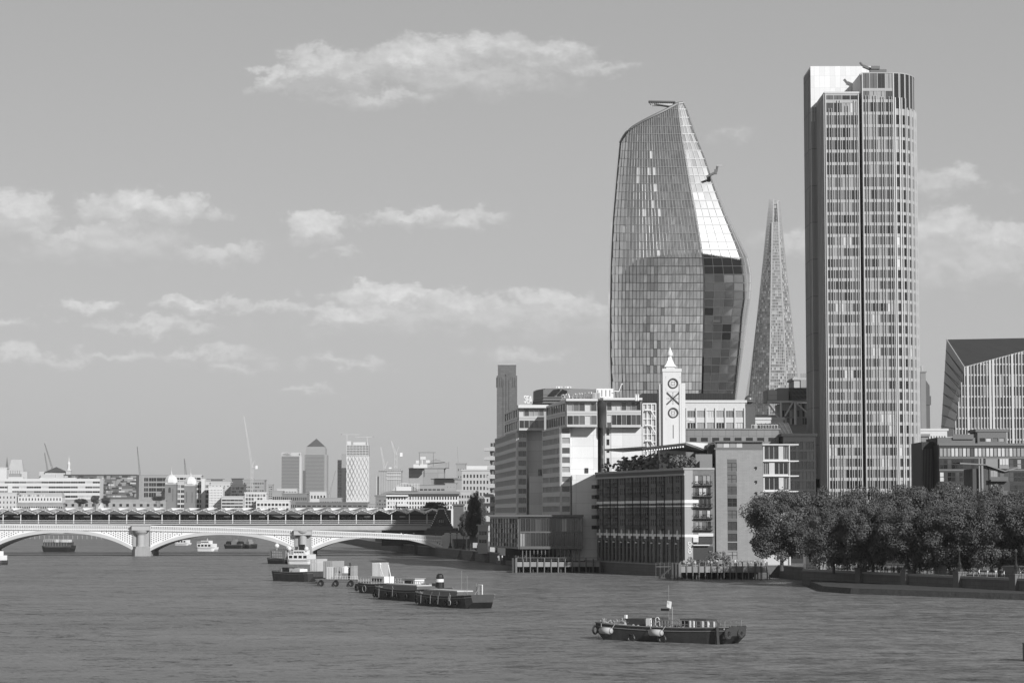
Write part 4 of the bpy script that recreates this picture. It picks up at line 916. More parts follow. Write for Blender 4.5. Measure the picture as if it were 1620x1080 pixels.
for v in (756, 778): 
    window(o, Matrix.Identity(4), gx_(1568), gx_(1579), gz_(v+2), gz_(v-12), -.08, GL[4], 1); window(o, Matrix.Identity(4), gx_(1583), gx_(1589), gz_(v+2), gz_(v-8), -.08, GL[3])
    q = MB(); q.box(gx_(1567), gx_(1594), -1.3, 0, gz_(v+5), gz_(v+3.5)); q.box(gx_(1567), gx_(1594), -1.3, -1.25, gz_(v+3.4), gz_(v-2)); q.build('balcony', mat('spandrel dark', .11), o)
# ================================================================ iron arch road bridge
BY = 960.; BWd = 22.
def bz_(v, D=BY): return ZZ(v, D)
def deckz(x):   # top of the parapet, falling towards the south bank
    u = 810+x*F/BY
    return bz_(lerp_tab([(-200, 830), (0, 829.5), (224, 831), (350, 834), (480, 838.5), (600, 843), (700, 848)], u))
rb = thing('road_bridge', 'low iron arch road bridge with white lattice spandrels and stone piers across the river', 'bridge', (XX(224, BY), BY, 0)); bx0 = XX(224, BY)
mi = mat('painted iron pale', .74, .55, var=.06); mrib = mat('arch rib grey', .5, .5, var=.1); mgr = mat('pier granite', .33, .8, var=.2, streak=.15)
piers = [-30, 224, 480]; ends = 702
def xw(u): return XX(u, BY)
spans = [(xw(-17), xw(211)), (xw(238), xw(468)), (xw(492), xw(702))]
spr = [868.5, 869.5, 871.5]; crn = [[838.5], [841.5], [846]]
def add_span(k, xa, xb, zs, zc):
    n = 40
    def rib(x):
        t = (x-(xa+xb)/2)/((xb-xa)/2); return zs+(zc-zs)*(1-t*t*(.75+.25*t*t))
    th_ = 1.35
    q = MB(); xs = [xa+(xb-xa)*i/n for i in range(n+1)]
    for i in range(n):
        a, b = xs[i], xs[i+1]; za, zb = rib(a), rib(b)
        vs = []
        for y in (0, BWd):
            vs += [(a-bx0, y, za-th_), (b-bx0, y, zb-th_), (b-bx0, y, zb), (a-bx0, y, za)]
        q.add(vs, [(0, 1, 2, 3), (5, 4, 7, 6), (0, 4, 5, 1), (2, 6, 7, 3)])
    q.build('arch', mrib, rb)
    # spandrel plate, the shade of its lattice holes painted on as dark diamonds
    q = MB(); d = MB(); dk = MB()
    for i in range(n):
        a, b = xs[i], xs[i+1]; ta, tb = deckz(a)-2.05, deckz(b)-2.05; za, zb = min(rib(a), ta-.05), min(rib(b), tb-.05)
        q.add([(a-bx0, .4, za), (b-bx0, .4, zb), (b-bx0, .4, tb), (a-bx0, .4, ta)], [(0, 1, 2, 3)])
    q.build('spandrel', mi, rb)
    step = .95; z0 = zs-1
    nx = int((xb-xa)/step)
    for i in range(nx):
        x = xa+step*(i+.5)
        for j in range(14):
            z = z0+j*.9+(.45 if i % 2 else 0)
            if z > rib(x)+.55 and z < deckz(x)-2.6:
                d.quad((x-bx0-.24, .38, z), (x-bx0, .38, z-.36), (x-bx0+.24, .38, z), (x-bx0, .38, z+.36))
    if d.v: tag(d.build('lattice_hole_shade', mat('lattice shade', .10, .8), rb), kind='stuff')
for k, (a, b) in enumerate(spans): add_span(k, a, b, bz_(spr[k])+.9, bz_(crn[k][0])+.35)
# deck, cornice and balustrade
n = 90; xa, xb = xw(-60), xw(703)
for k in range(9):
    q = MB(); c = MB(); bl = MB(); bf = MB(); dk_ = MB(); m_ = 10
    for i in range(m_):
        a = xa+(xb-xa)*(k*m_+i)/n; b = xa+(xb-xa)*(k*m_+i+1)/n; ta, tb = deckz(a), deckz(b)
        def seg(mb, y0, y1, d0, d1):
            vs = [(a-bx0, y0, ta-d0), (b-bx0, y0, tb-d0), (b-bx0, y1, tb-d0), (a-bx0, y1, ta-d0), (a-bx0, y0, ta-d1), (b-bx0, y0, tb-d1), (b-bx0, y1, tb-d1), (a-bx0, y1, ta-d1)]
            mb.add(vs, [(0, 3, 2, 1), (4, 5, 6, 7), (0, 1, 5, 4), (1, 2, 6, 5), (2, 3, 7, 6), (3, 0, 4, 7)])
        seg(q, .5, BWd, 2.0, 1.2); seg(c, -.25, .45, 1.72, 1.42); seg(bl, -.05, .3, .22, 0); seg(bl, -.05, .3, 1.35, 1.22); seg(bl, .1, .16, 1.2, .22); seg(bf, BWd-.4, BWd, 1.2, 0)
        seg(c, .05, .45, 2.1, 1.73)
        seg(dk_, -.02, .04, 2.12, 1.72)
        for j in range(3):
            x = a+(b-a)*(j+.5)/3; z = ta+(tb-ta)*(j+.5)/3; c.box(x-bx0-.3, x-bx0+.3, -.2, -.03, z-2.1, z-1.73); bl.box(x-bx0-.5, x-bx0+.5, -.12, -.052, z-1.1, z-.3)
    q.build('deck', mat('deck grey', .2), rb); dk_.build('frieze', mat('lattice shade', .10), rb); c.build('cornice', mi, rb); bl.build('balustrade', mi, rb); bf.build('rear_parapet', mi, rb)  # dark strip paints the shade between the cornice teeth
for u in piers:
    x = xw(u)-bx0; w = 3.3; zt = deckz(xw(u))
    q = MB(); q.prism([(x-3.9, .5), (x-2, -3.2), (x+2, -3.2), (x+3.9, .5), (x+3.9, BWd), (x-3.9, BWd)], -1, bz_(868)); q.prism([(x-3.6, .4), (x-1.8, -2.8), (x+1.8, -2.8), (x+3.6, .4), (x+3.6, BWd), (x-3.6, BWd)], bz_(868)+.003, bz_(864)); q.build('pier_base', mgr, rb)
    q = MB(); q.box(x-3.3, x+3.3, -.3, BWd, bz_(864)+.003, zt-1.75); q.build('pier', mgr, rb)
    q = MB(); q.lathe((x, -.8, 0), [(1.75, bz_(864)+.01), (1.75, bz_(863)), (1.5, bz_(862.5)), (1.5, bz_(846)), (1.9, bz_(844)), (2.5, bz_(841.5)), (2.7, bz_(838.6))], 18); q.build('column', mat('polished granite', .4, .4, var=.1), rb)
    q = MB(); q.box(x-3.6, x+3.6, -2.6, -.4, bz_(838.4)+(zt-deckz(bx0)), zt+.0); q.box(x-3.9, x+3.9, -2.9, .6, zt+.002, zt+.35); q.build('pier_seat', mat('seat stone', .42, .8, var=.1), rb)
q = MB(); q.box(xw(700)-bx0, xw(716)-bx0, -1, BWd, 0, bz_(846)); q.box(xw(703)-bx0, xw(741)-bx0, -.9, BWd, bz_(852), bz_(843)); q.build('abutment', mat('abutment stone', .5, .8, var=.12), rb)
# ---------------------------------------------------------------- railway bridge with station canopy
RY = 1012.
ry = thing('railway_bridge', 'railway station bridge with a saw tooth row of canopies, behind the arch bridge', 'bridge', (XX(5, RY), RY, 0)); rx0 = XX(5, RY)
def rz(v, D=RY): return ZZ(v, D)
mbeam = mat('bridge beam', .42, .5, var=.08, streak=.1); xL, xR = XX(-70, RY)-rx0, XX(712, RY)-rx0
q = MB(); q.box(xL, xR, 0, 26, rz(832), rz(829)); q.box(xL, xR, -.8, 0, rz(829.3), rz(827.4)); q.box(xL, xR, -.2, .2, rz(838), rz(832)); q.build('deck_beam', mbeam, ry)
q = MB(); q.box(XX(655, RY)-rx0, xR, 3, 26, -1, rz(833)); q.build('river_abutment', mat('crest plinth stone', .1, .8), ry)
q = MB(); q.box(xL, xR, 9, 10.6, rz(829), rz(821.5)); q.build('platform', mat('platform dark', .06), ry)
q = MB(); 
for v in (825.3, 823): q.box(xL, xR, -.7, -.64, rz(v)-.05, rz(v)+.12)
q.build('handrail', mi, ry)
pit = 7.62; nb = 26
mrf = mat('solar roof', .36, .35, var=.2, panel=(1.1, 40, .12, 2.2)); mrw = mat('roof light panel', .8, .5, var=.04)
for i in range(-2, nb):
    x = i*pit-.0
    if x > xR-4: break
    q = MB(); q.box(x-.16, x+.16, -.16, .16, rz(829), rz(812.5)); q.build('column', mi, ry)
    zl, zh = rz(812.2), rz(803.6)
    q = MB()   # one canopy bay: pale facet then the long ribbed slope down to the right
    A = [(x-1.2, -2.2, rz(812.5)), (x+2.4, -2.2, rz(805.5)), (x+pit-1.2, -2.2, rz(811.2))]
    B = [(x-1.2, 13, rz(808.0)), (x+1.8, 13, rz(803.2)), (x+pit-1.2, 13, rz(808))]
    q.quad(A[0], A[1], B[1], B[0]); q.quad(A[1], A[2], B[2], B[1])
    lo_ = lambda p: (p[0], p[1], p[2]-.35)
    q.quad(lo_(A[0]), lo_(A[1]), A[1], A[0]); q.quad(lo_(A[1]), lo_(A[2]), A[2], A[1]); q.quad(lo_(A[0]), lo_(B[0]), lo_(B[1]), lo_(A[1])); q.quad(lo_(A[1]), lo_(B[1]), lo_(B[2]), lo_(A[2])); r_ = q.build('canopy_roof', mrf, ry)
    q = MB(); q.add([(x-2.6, -2.3, rz(807.2)), (x+1.4, -2.3, rz(803.4)), (x-3.4, -2.3, rz(803.2)), (x-2.6, 0, rz(807.6)), (x+1.4, 0, rz(803.4)), (x-3.4, 0, rz(803.0))], [(0, 1, 2), (0, 3, 4, 1), (1, 4, 5, 2), (2, 5, 3, 0)]); q.build('roof_light', mrw, r_)
    q = MB(); q.box(x-1, x+pit-1.2, 2, 2.3, rz(814.3), rz(812.8)); q.box(x-1, x+pit-1.2, 11, 11.3, rz(815), rz(812.8)); q.build('canopy_beam', MT['frame dark'], r_)
q = MB(); q.box(xL, xR, 18, 18.4, rz(829), rz(806)); q.build('rear_screen', mat('rear screen dark', .11, .6), ry)
for i in range(13):
    x = i*pit*2+3; q = MB(); q.box(x, x+2.6, 7, 7.3, rz(818), rz(815.6)); q.build('station_sign', mrw, ry)
for k, (u0, u1) in enumerate(((20, 170), (250, 420), (480, 590))):
    tr_ = thing('commuter_train', ('pale train standing at the left end of the bridge platforms', 'long train under the middle of the bridge canopies', 'short train at the right hand end of the bridge platforms')[k], 'train', (XX(u0, RY+14), RY+14, rz(829)), group='trains in the bridge station')
    w = XX(u1, RY+14)-XX(u0, RY+14); q = MB(); q.box(0, w, 0, 2.8, .9, 3.9); q.prism([(0, .2), (w, .2), (w, 2.6), (0, 2.6)], 3.9, 4.3, [(0, .7), (w, .7), (w, 2.1), (0, 2.1)]); q.box(.5, w-.5, .3, 2.5, .1, .9); q.build('body', mat('train grey', .2, .4, var=.1), tr_)
    for i in range(int(w/2.6)): q = MB(); q.box(1+2.6*i, 2.8+2.6*i, -.05, -.002, 2.2, 3.2); q.build('window', GL[1] if i % 3 else GL[4], tr_)
# painted railway crest on its abutment
cr_ = thing('railway_crest', 'dark triangular cast iron crest edged with pale studs on a stepped plinth', 'crest', (XX(700, 1000), 1000, 0))
def c3(u, v): return (XX(u, 1000)-XX(700, 1000), ZZ(v, 1000))
q = MB(); T = [c3(681, 832), c3(716, 832), c3(706, 812), c3(704.5, 806), c3(691.5, 806), c3(690, 812)]; n = len(T)
q.add([(x, 0, z) for x, z in T]+[(x, 1.2, z) for x, z in T], [tuple(range(n)), tuple(range(2*n-1, n-1, -1))]+[(i, i+n, (i+1) % n+n, (i+1) % n) for i in range(n)]); q.build('shield', mat('crest dark iron', .03, .4), cr_)
q = MB(); st_ = [((682, 831), (691, 813)), ((691, 813), (692, 807)), ((708, 831), (706, 813))]
for (a, b, k) in (((682.5, 830.5), (690.8, 812), 6), ((691, 811), (692.5, 806), 2), ((708+6.5, 830.5), (705.4, 812), 6), ((705, 811), (703.5, 806), 2), ((694, 804.5), (702, 804.5), 4)):
    for i in range(k+1):
        u, v = a[0]+(b[0]-a[0])*i/k, a[1]+(b[1]-a[1])*i/k; x, z = c3(u, v); q.ball((x, -.2, z), .26, 6)
q.build('stud', MT['roof light panel'], cr_)
q = MB(); x, z = c3(698, 824); qq = Matrix.Rotation(math.pi/2, 4, 'X').to_quaternion(); q.torus((x, -.1, z), qq, 1.7, .28, 20, 6); q.build('roundel', mat('crest red paint', .07, .4), cr_)
q = MB()
for i, dx in enumerate((-1, 0, 1)): q.box(x+dx*.8-.13, x+dx*.8+.13, -.25, -.02, z-.6, z+.6)
q.build('roundel_bars', mat('plant grey', .4), cr_)
q = MB(); a, b = c3(672, 0)[0], c3(727, 0)[0]; q.box(a, b, -1, 20, 0, c3(0, 838.5)[1]); q.box(a+1, b-1, -.6, 15, c3(0, 838.3)[1], c3(0, 835)[1]); q.box(a+.8, b-1.2, -.9, 15, c3(0, 837.8)[1], c3(0, 836.4)[1]); q.box(a+2.5, b-3, -.2, 10, c3(0, 835)[1], c3(0, 832)[1])
for i in range(15): q.box(a+.6+i*.95, a+1+i*.95, -1.25, -1.0, c3(0, 843.5)[1], c3(0, 840.5)[1])
q.build('plinth', mat('crest plinth stone', .1, .8), cr_)
block('bridge_undercroft', 'dark riverside undercroft wall below the right end of the railway bridge', 'wall', 604, 712, 834, 1062, 10, mat('dark slab', .07), 1, 6, .5, .5, zlo=856, w=(5, 1, 0, 0, 0, 0), parapet=0)
block('viaduct_flank', 'shaded brick viaduct side carrying the railway onto the south bank', 'viaduct', 726, 760, 832, 1000, 30, mat('viaduct brick', .12, .85, panel=(1.2, .4, .03, .7, .5)), 1, 3, .5, .6, zlo=846, w=(5, 0, 0, 0, 0, 0), margin=2)

# ================================================================ far north bank and the city beyond, left to right
pale = mat('far pale stone', .5, .75, var=.05); pal2 = mat('far cream', .52, .75, var=.07); midg = mat('far mid grey', .3, .75, var=.07); drk = mat('far dark', .10, .6, var=.1); lgt = mat('far white', .62, .6, var=.04); brk = mat('far brick', .2, .85, var=.12)
B_ = block
B_('white_plant_box', 'small white box building at the left edge of the skyline', 'building', -14, 9.5, 740.5, 2017, 10, lgt, 2, 3, .4, .5)
o = thing('steep_roofed_hall', 'pale hall with a tall steep slate roof, second from the left of the skyline', 'hall', (XX(12, 2077), 2077, GZ)); q = MB(); w = XX(33, 2077)-XX(12, 2077); a, b = ZZ(746, 2077)-GZ, ZZ(726.5, 2077)-GZ; q.box(-1, w+5, 0, 12, 0, a); q.build('wall', pal2, o); q = MB(); q.prism([(-.5, 0), (w+1.5, 0), (w+1.5, 12), (-.5, 12)], a+.003, b, [(1.5, 5), (w-1, 5), (w-1, 7), (1.5, 7)]); q.build('roof', mat('slate pale', .42, .6, var=.1), o); q = MB(); q.box(-5, 12, -6, -1, 0, ZZ(749, 2077)-GZ)
for i in range(9): q.box(-5+2*i, -4.3+2*i, -6.3, -6, ZZ(749, 2077)-GZ-.1, ZZ(744, 2077)-GZ)
q.build('battlement', midg, o)
o = thing('small_dark_spire', 'thin dark pointed spire before the steep slate roof', 'spire', (XX(9, 2047), 2047, GZ)); q = MB(); z0, z1 = ZZ(750, 2047)-GZ, ZZ(722, 2047)-GZ; q.box(-1.8, 1.8, 0, 3.6, 0, z0); q.build('tower', midg, o); q = MB(); q.lathe((0, 1.8, z0), [(2.6, 0), (1.2, (z1-z0)*.45), (.05, z1-z0)], 4); q.build('spire', mat('spire lead', .14, .6), o)
def crane(lb, u, vbase, vtop_, utop, D, m, luff=True, vjib=None, group='tower cranes on the skyline', w=.7, ctr=True):
    """luffing tower crane: mast at column u, jib tip at (utop, vtop_)"""
    b = P(u, vbase, D); o = thing('tower_crane', lb, 'crane', b, group=group); vj = vjib or vbase
    H = ZZ(vj, D)-b.z; q = MB(); 
    for sx in (-1, 1):
        for sy in (-1, 1): q.tube((sx*w, sy*w, -6), (sx*w, sy*w, H), .16*w/.7, 4)
    k = 0
    while k*2.2*w/.7 < H+4:
        z = -4+k*2.2*w/.7; s = 1 if k % 2 else -1; q.tube((-w*s, -w, z), (w*s, -w, min(H, z+2)), .11, 3); k += 1
    q.build('mast', m, o)
    t = P(utop, vtop_, D)-b; base = Vector((0, 0, H)); q = MB(); d = (t-base); L_ = d.length; d.normalize(); s = d.cross(Vector((0, 1, 0))).normalized()*w*.75
    for sg in (-1, 1): q.tube(base+s*sg, t+s*sg*.3, .17*w/.7, 4)
    k = 0
    for k in range(int(L_/2.4)): 
        a0 = base+d*(k*2.4); sg = 1 if k % 2 else -1; f = 1-.7*k*2.4/L_; q.tube(a0+s*sg*f, a0+d*2.4-s*sg*f, .1*w/.7, 3)
    q.build('jib', m, o)
    if ctr:
        q = MB(); sgn = -1 if t.x > 0 else 1; q.tube(base, base+Vector((sgn*5.5*w, 0, .3)), .3); q.tube(base, base+Vector((sgn*2.4*w, 0, 7*w)), .2, 4); q.tube(base+Vector((sgn*2.4*w, 0, 7*w)), base+Vector((sgn*5*w, 0, .5)), .1, 3); q.build('counter_jib', m, o)
        q = MB(); q.box(min(sgn*3.6*w, sgn*6*w), max(sgn*3.6*w, sgn*6*w), -.7, .7, H-1.6*w, H+1.8*w); q.build('counterweight', mwt, o)
    return o
mcr = mat('crane steel dark', .13, .5); mcw = mat('crane steel white', .5, .5)
crane('dark lattice crane jib leaning left behind the pyramid roof, taller of two', 84, 745, 701, 70.5, 2257, mcr, ctr=False, w=.9)
crane('dark lattice crane jib behind the pyramid roof, shorter of two', 76, 748, 716, 70.5, 2257, mcr, ctr=False, w=.9)
o = thing('pyramid_roofed_building', 'pale building under a dark pyramid roof, left of the white church steeple', 'building', (XX(70, 1987), 1987, GZ)); w = XX(102, 1987)-XX(70, 1987); a = ZZ(746.5, 1987)-GZ; q = MB(); q.box(0, w, 0, 12, 0, a); q.box(-3, w*.55, -3, 0, 0, ZZ(750, 1987)-GZ); q.box(-5, -.5, 1, 6, 0, ZZ(745.5, 1987)-GZ); q.build('wall', pale, o); q = MB(); q.lathe((w/2, 6, a+.003), [(w*.74, 0), (.1, ZZ(738, 1987)-GZ-a)], 4, 1, .8); q.build('roof', mat('roof slate dark', .08, .7), o)
o = thing('church_steeple', 'white baroque church steeple with an urn like lantern, above the long banded building', 'steeple', (XX(107, 1987), 1987, GZ)); q = MB()
def s_(v): return ZZ(v, 1987)-GZ
q.box(-2, 2, 0, 4, 0, s_(745)); q.box(-2.4, 2.4, -.4, 4.4, s_(745)+.003, s_(743.5)); q.build('tower', pale, o); q = MB(); q.lathe((0, 2, 0), [(1.9, s_(743.4)), (1.9, s_(742)), (1.1, s_(741.5)), (1.2, s_(737)), (1.45, s_(733.5)), (1.0, s_(731.5)), (.4, s_(729)), (.45, s_(726)), (.15, s_(723.5)), (.12, s_(720))], 10); q.build('lantern', lgt, o)
# long banded white office
D = 1885; r_, w_, h_ = B_('banded_riverside_office', 'long white office with three continuous dark window bands, at the left above the bridge', 'office', -40, 157.5, 757, D, 16, lgt, 0, 0, parapet=0)
q = MB(); rr = [(ZZ(b, D)-GZ, ZZ(a, D)-GZ) for a, b in ((761.2, 764.2), (769, 772), (776.3, 779.3), (783.5, 787))]
facade(r_, q, frame2(0, 0, 0), w_, 0, h_, rr, grid(0, w_, 17, .97), .4, 2, 0, (3, 3, 4, 2, 1, .5)); q.build('spandrel_band', lgt, r_)
q = MB(); x = w_*.42; q.box(x-16, x-4, 1, 6, h_+.002, h_+1.6); q.box(x+9, x+38, 2, 6, h_+.002, h_+.9); q.build('roof_plant', pal2, r_)
q = MB(); q.box(XX(12, D)-XX(-40, D), XX(19, D)-XX(-40, D), -1.2, -.41, rr[2][0], rr[1][1]+1.2); q.build('frame_bay', lgt, r_)
# chequered office
D = 1945; r_, w_, h_ = B_('chequered_office', 'dark framed office with a random chequer of light and dark panels', 'office', 100, 216, 750.5, D, 16, drk, 0, 0, parapet=.0)
ct = [mat('tile dark', .05, .4), mat('tile slate', .13, .4), mat('tile grey', .28, .5), mat('tile pale', .5, .5)]
q = MB(); nx, nz = 26, 13
for i in range(nx):
    for j in range(nz):
        pass
z0_, z1_ = ZZ(786, D)-GZ, ZZ(752.3, D)-GZ
for j in range(nz):
    x = rnd.uniform(-3, 0)
    while x < w_-.6:
        L_ = rnd.choice((1.2, 2.4, 3.2, 4.8)); q.m = rnd.choices(range(4), (3, 4, 3, .9))[0]; a, b = max(.5, x), min(w_-.5, x+L_)
        if b-a > .2: q.box(a, b-.04, -.16, -.005, z0_+(z1_-z0_)*j/nz, z0_+(z1_-z0_)*(j+.96)/nz)
        x += L_
q.build('panel_cladding', ct, r_); q = MB(); q.box(-.2, w_+.3, -.5, 0, h_-.5, h_+.2); q.box(w_-.25, w_+.3, -.5, 0, 3, h_-.5)
for i in range(9): q.box(8+i*4.4, 8.25+i*4.4, -.3, -.17, z0_, z1_)
q.build('frame', drk, r_)
# glazed office beside it
D = 1957; r_, w_, h_ = B_('glazed_bay_office', 'grey glazed office with four storeys of dark bays, left of the twin domed towers', 'office', 217, 277, 751.5, D, 16, midg, 4, 0, parapet=.3)
q = MB(); rr = [(ZZ(b, D)-GZ, ZZ(a, D)-GZ) for a, b in ((755.5, 761), (763.5, 769), (771.5, 777), (779, 786))]
facade(r_, q, frame2(0, 0, 0), w_, 0, h_, rr, [(5.5, 9), (9.6, 15.5), (15.9, w_-.3)], .35, 2, 0, (5, 3, 2, .6, .2, 0)); q.build('wall_frame', midg, r_)
q = MB()
for i in range(9): q.box(.3+i*.55, .45+i*.55, -.7, -.36, ZZ(790, D)-GZ, h_-.5)
q.build('fin', pal2, r_)
crane('thin dark crane jib standing alone over the glazed bay office', 221.5, 752, 706, 217, 2377, mcr, ctr=False, w=.9)
crane('short dark crane jib between the twin domed towers', 294, 750, 725, 291.5, 2377, mcr, ctr=False, w=1.1)
# twin domed brick towers
for k, (ua, ub, v0, lb) in enumerate(((260.5, 278, 763, 'domed brick station tower with one arched dark window, the left of the pair'), (291, 308.5, 765.5, 'domed brick station tower without an arched window, the right of the pair'))):
    D = 1825; o = thing('domed_tower', lb, 'tower', (XX(ua, D), D, GZ), group='twin domed station towers'); w = XX(ub, D)-XX(ua, D); a = ZZ(v0, D)-GZ
    q = MB(); q.box(0, w, 0, w, 0, a-1.2); q.box(-.15, w+.15, -.15, w+.15, a-2.0, a-1.4); q.box(-.1, w+.1, -.1, w+.1, a-8.6-.3, a-8.6)
    for s in (0, w-.7): q.box(s, s+.7, -.12, 0, 0, a-2.1)
    q.build('brick_wall', brk, o)
    q = MB(); q.box(.1, w-.1, .1, w-.1, a-1.2, a); q.build('cornice', pal2, o)
    dz = ZZ(v0-12.5, D)-ZZ(v0, D); r0 = w*.5; q = MB(); q.lathe((w/2, w/2, a+.002), [(r0*1.22, 0), (r0*1.16, dz*.35), (r0*.92, dz*.72), (r0*.55, dz*.93), (r0*.3, dz)], 8); q.build('dome', mat('lead dome', .66, .6, var=.08), o)
    q = MB(); q.lathe((w/2, w/2, a+dz), [(1.0, -.2), (1.0, .4), (.6, .5), (.65, 1.6), (.2, 2.8), (.1, 4.5), (.28, 4.8), (.08, 5.3), (.03, 7.2)], 8); q.build('lantern', pal2, o)
    if k == 0:
        q = MB(); x = w*.42; q.box(x-.9, x+.9, -.2, -.003, a-7.8, a-4.6); q.lathe((x, -.1, 0), [(.9, 0), (.9, .1)], 3) if 0 else None
        q.add([(x-.9, -.2, a-4.6), (x-.6, -.2, a-3.9), (x, -.2, a-3.6), (x+.6, -.2, a-3.9), (x+.9, -.2, a-4.6)], [(0, 4, 3, 2, 1)]); q.build('arched_window', MT['dark recess'], o)
    q = MB(); xs_ = (w*.72,) if k == 0 else (w*.22, w*.72)
    for x in xs_: q = MB(); q.box(x-.14, x+.14, -.16, -.003, a-14.5, a-4.8 if k == 0 else a-6); q.build('slit_window', MT['dark recess'], o)
r_ = B_('slab_office', 'pale office of stacked white slabs seen between and right of the twin domed towers', 'office', 277, 331, 763, 1897, 16, pale, 6, 7, .62, .86, zlo=812, w=(3, 3, 3, 1, 1, .6), mull=1)
B_('upper_slab_office', 'set back grey top storeys behind the twin domed towers', 'office', 276, 318, 752, 1933, 12, pal2, 3, 6, .7, .9, zlo=770, w=(1, 2, 4, 2, 1, .5))
B_('white_slab_block', 'narrow white fin wall right of the right domed tower', 'building', 318, 323.5, 757, 1891, 8, lgt, 0, 0, parapet=0)
B_('white_flank_building', 'bright white tall block with tiny slot windows, right of the domed towers', 'building', 330, 352, 770.5, 1825, 12, lgt, 8, 9, .5, .3, zlo=806, w=(3, 2, 1, 0, 0, 0))
B_('cream_block', 'cream block with a flat parapet behind the white flank building', 'building', 333, 364, 763, 1873, 12, pale, 5, 5, .3, .3, zlo=800)
r_, w_, h_ = B_('roof_rig_building', 'low building with a dark horizontal roof rig, right of the domed towers', 'building', 326, 362, 762, 1969, 8, midg, 0, 0); q = MB(); q.box(-1, w_*.8, 0, .5, h_+2.2, h_+2.6); q.box(w_*.2, w_*.7, 0, 2, h_+.85, h_+2.1); q.build('rig', drk, r_)
B_('dark_glass_cube', 'dark gridded glass cube right of the cream block', 'building', 365, 386, 767, 1861, 12, drk, 7, 8, .8, .85, zlo=806, w=(3, 4, 3, 0, 0, 0))
r_ = B_('banded_low_office', 'low office of alternating white bands and dark glass, left of the white framed block', 'office', 350, 385, 786, 1813, 12, pale, 4, 5, .55, .97, zlo=809, w=(2, 3, 4, 1, 0, 0))
r_, w_, h_ = B_('arched_top_block', 'grey block with a shallow arched roof under the tall white crane', 'building', 384, 418, 759.5, 2137, 16, midg, 6, 9, .4, .7, zlo=796, w=(1, 2, 4, 4, 1, 0))
q = MB(); q.prism([(0, 2), (w_*.5, 2), (w_*.5, 12), (0, 12)], h_+.9, h_+3, [(w_*.1, 4), (w_*.4, 4), (w_*.4, 10), (w_*.1, 10)]); q.build('roof', midg, r_)
B_('dark_flank_block', 'dark flat block left of the arched top block', 'building', 366, 386, 757.5, 2167, 10, drk, 0, 0)
B_('slim_grey_block', 'slim grey block standing apart right of the tall white crane', 'building', 424, 431, 766.5, 2497, 10, midg, 9, 2, .4, .7, zlo=800)
D = 1765; B_('white_framed_block', 'white framed block with a square grid of openings, under the tall white crane', 'building', 387, 421, 780, D, 10, lgt, 5, 7, .72, .78, zlo=809, w=(1, 2, 3, 2, 1, 1), margin=.3)
B_('white_framed_annex', 'lower white framed annex with wide dark openings, right of the white framed block', 'building', 405, 458, 792, D-8, 10, lgt, 2, 9, .6, .72, zlo=808, w=(3, 3, 3, 1, 0, 0), margin=1.2)
crane('tall white crane with its long jib leaning left and a big square counterweight', 398.5, 778, 658, 386, 1867, mcw, vjib=739, w=.75)
B_('pale_terrace', 'pale low terrace with a row of small windows below the twin far towers', 'building', 438, 469.5, 773.5, 2557, 14, pale, 2, 12, .4, .5, zlo=786, w=(1, 2, 3, 2, 0, 0))
B_('rubble_of_roofs', 'jumble of grey roofs left of the far towers', 'building', 430, 447, 777, 2437, 14, midg, 1, 5, .4, .6, zlo=800)
B_('grey_terrace', 'grey stone terrace below the two far flat topped towers', 'building', 446, 486, 781, 2317, 14, brk, 2, 12, .4, .5, zlo=806, w=(2, 2, 3, 1, 0, 0))
B_('far_pediment_block', 'pale block with three dark windows at the foot of the pyramid topped tower', 'building', 490, 516, 778, 2617, 14, pal2, 1, 5, .4, .5, zlo=792, w=(4, 2, 1, 0, 0, 0))
B_('low_dark_shed', 'long low dark roofed shed just above the station canopies, right of centre', 'shed', 468, 582, 795, 2257, 20, mat('shed roof', .14, .7), 1, 14, .3, .7, zlo=803, w=(3, 3, 2, 0, 0, 0))
B_('grey_wharf_block', 'broad grey block under the small far crane', 'building', 505, 540, 788, 2377, 16, midg, 1, 9, .4, .6, zlo=800)
B_('grey_quay_building', 'plain grey building behind the right end of the low dark shed', 'building', 582, 610, 797, 2257, 16, midg, 1, 6, .4, .6, zlo=808)
# the far cluster of towers, part of the haze put into their greys
D = 6600
r_, w_, h_ = B_('far_bank_tower', 'flat topped far tower with a pale lettered crown, left of the pyramid topped tower', 'tower', 445, 473, 721.5, D, 40, mat('far tower dark glass', .10, .4, var=.05), 0, 0, parapet=0)
q = MB(); H0 = ZZ(790, D)-GZ
for i in range(30): z = H0+(h_-H0)*i/30; q.box(-.3, w_+.3, -.6, -.05, z, z+(h_-H0)/62)
q.build('floor_bands', mat('far tower band', .26, .5), r_)
q = MB(); q.box(-.5, w_+5, -.5, 40, h_+.01, ZZ(715.5, D)-GZ); q.build('crown', pale, r_); q = MB(); q.box(w_+.01, w_+6.5, 0, 38, 0, h_); q.build('stair_bay', mat('far cream', .52), r_)
cu = bpy.data.curves.new('t', 'FONT'); cu.body = 'HSBC'; cu.size = 10; cu.extrude = .3; oo = bpy.data.objects.new('t', cu); C.objects.link(oo); bpy.context.view_layer.update(); me = bpy.data.meshes.new_from_object(oo); bpy.data.objects.remove(oo); me.materials.clear(); me.materials.append(drk)
o = bpy.data.objects.new('lettering', me); C.objects.link(o); o.parent = r_; o.location = (2.5, -1.2, h_+2); o.rotation_euler = (math.pi/2, 0, 0)
q = MB(); q.box(w_-1, w_+1.5, -1.2, -.6, h_+3, h_+8); q.build('emblem', drk, r_)
D = 6745
r_, w_, h_ = B_('pyramid_topped_tower', 'far square tower topped by a dark pyramid', 'tower', 480, 516.5, 719, D, 60, mat('far steel tower', .30, .5, var=.05), 0, 0, parapet=0)
q = MB(); H0 = ZZ(792, D)-GZ
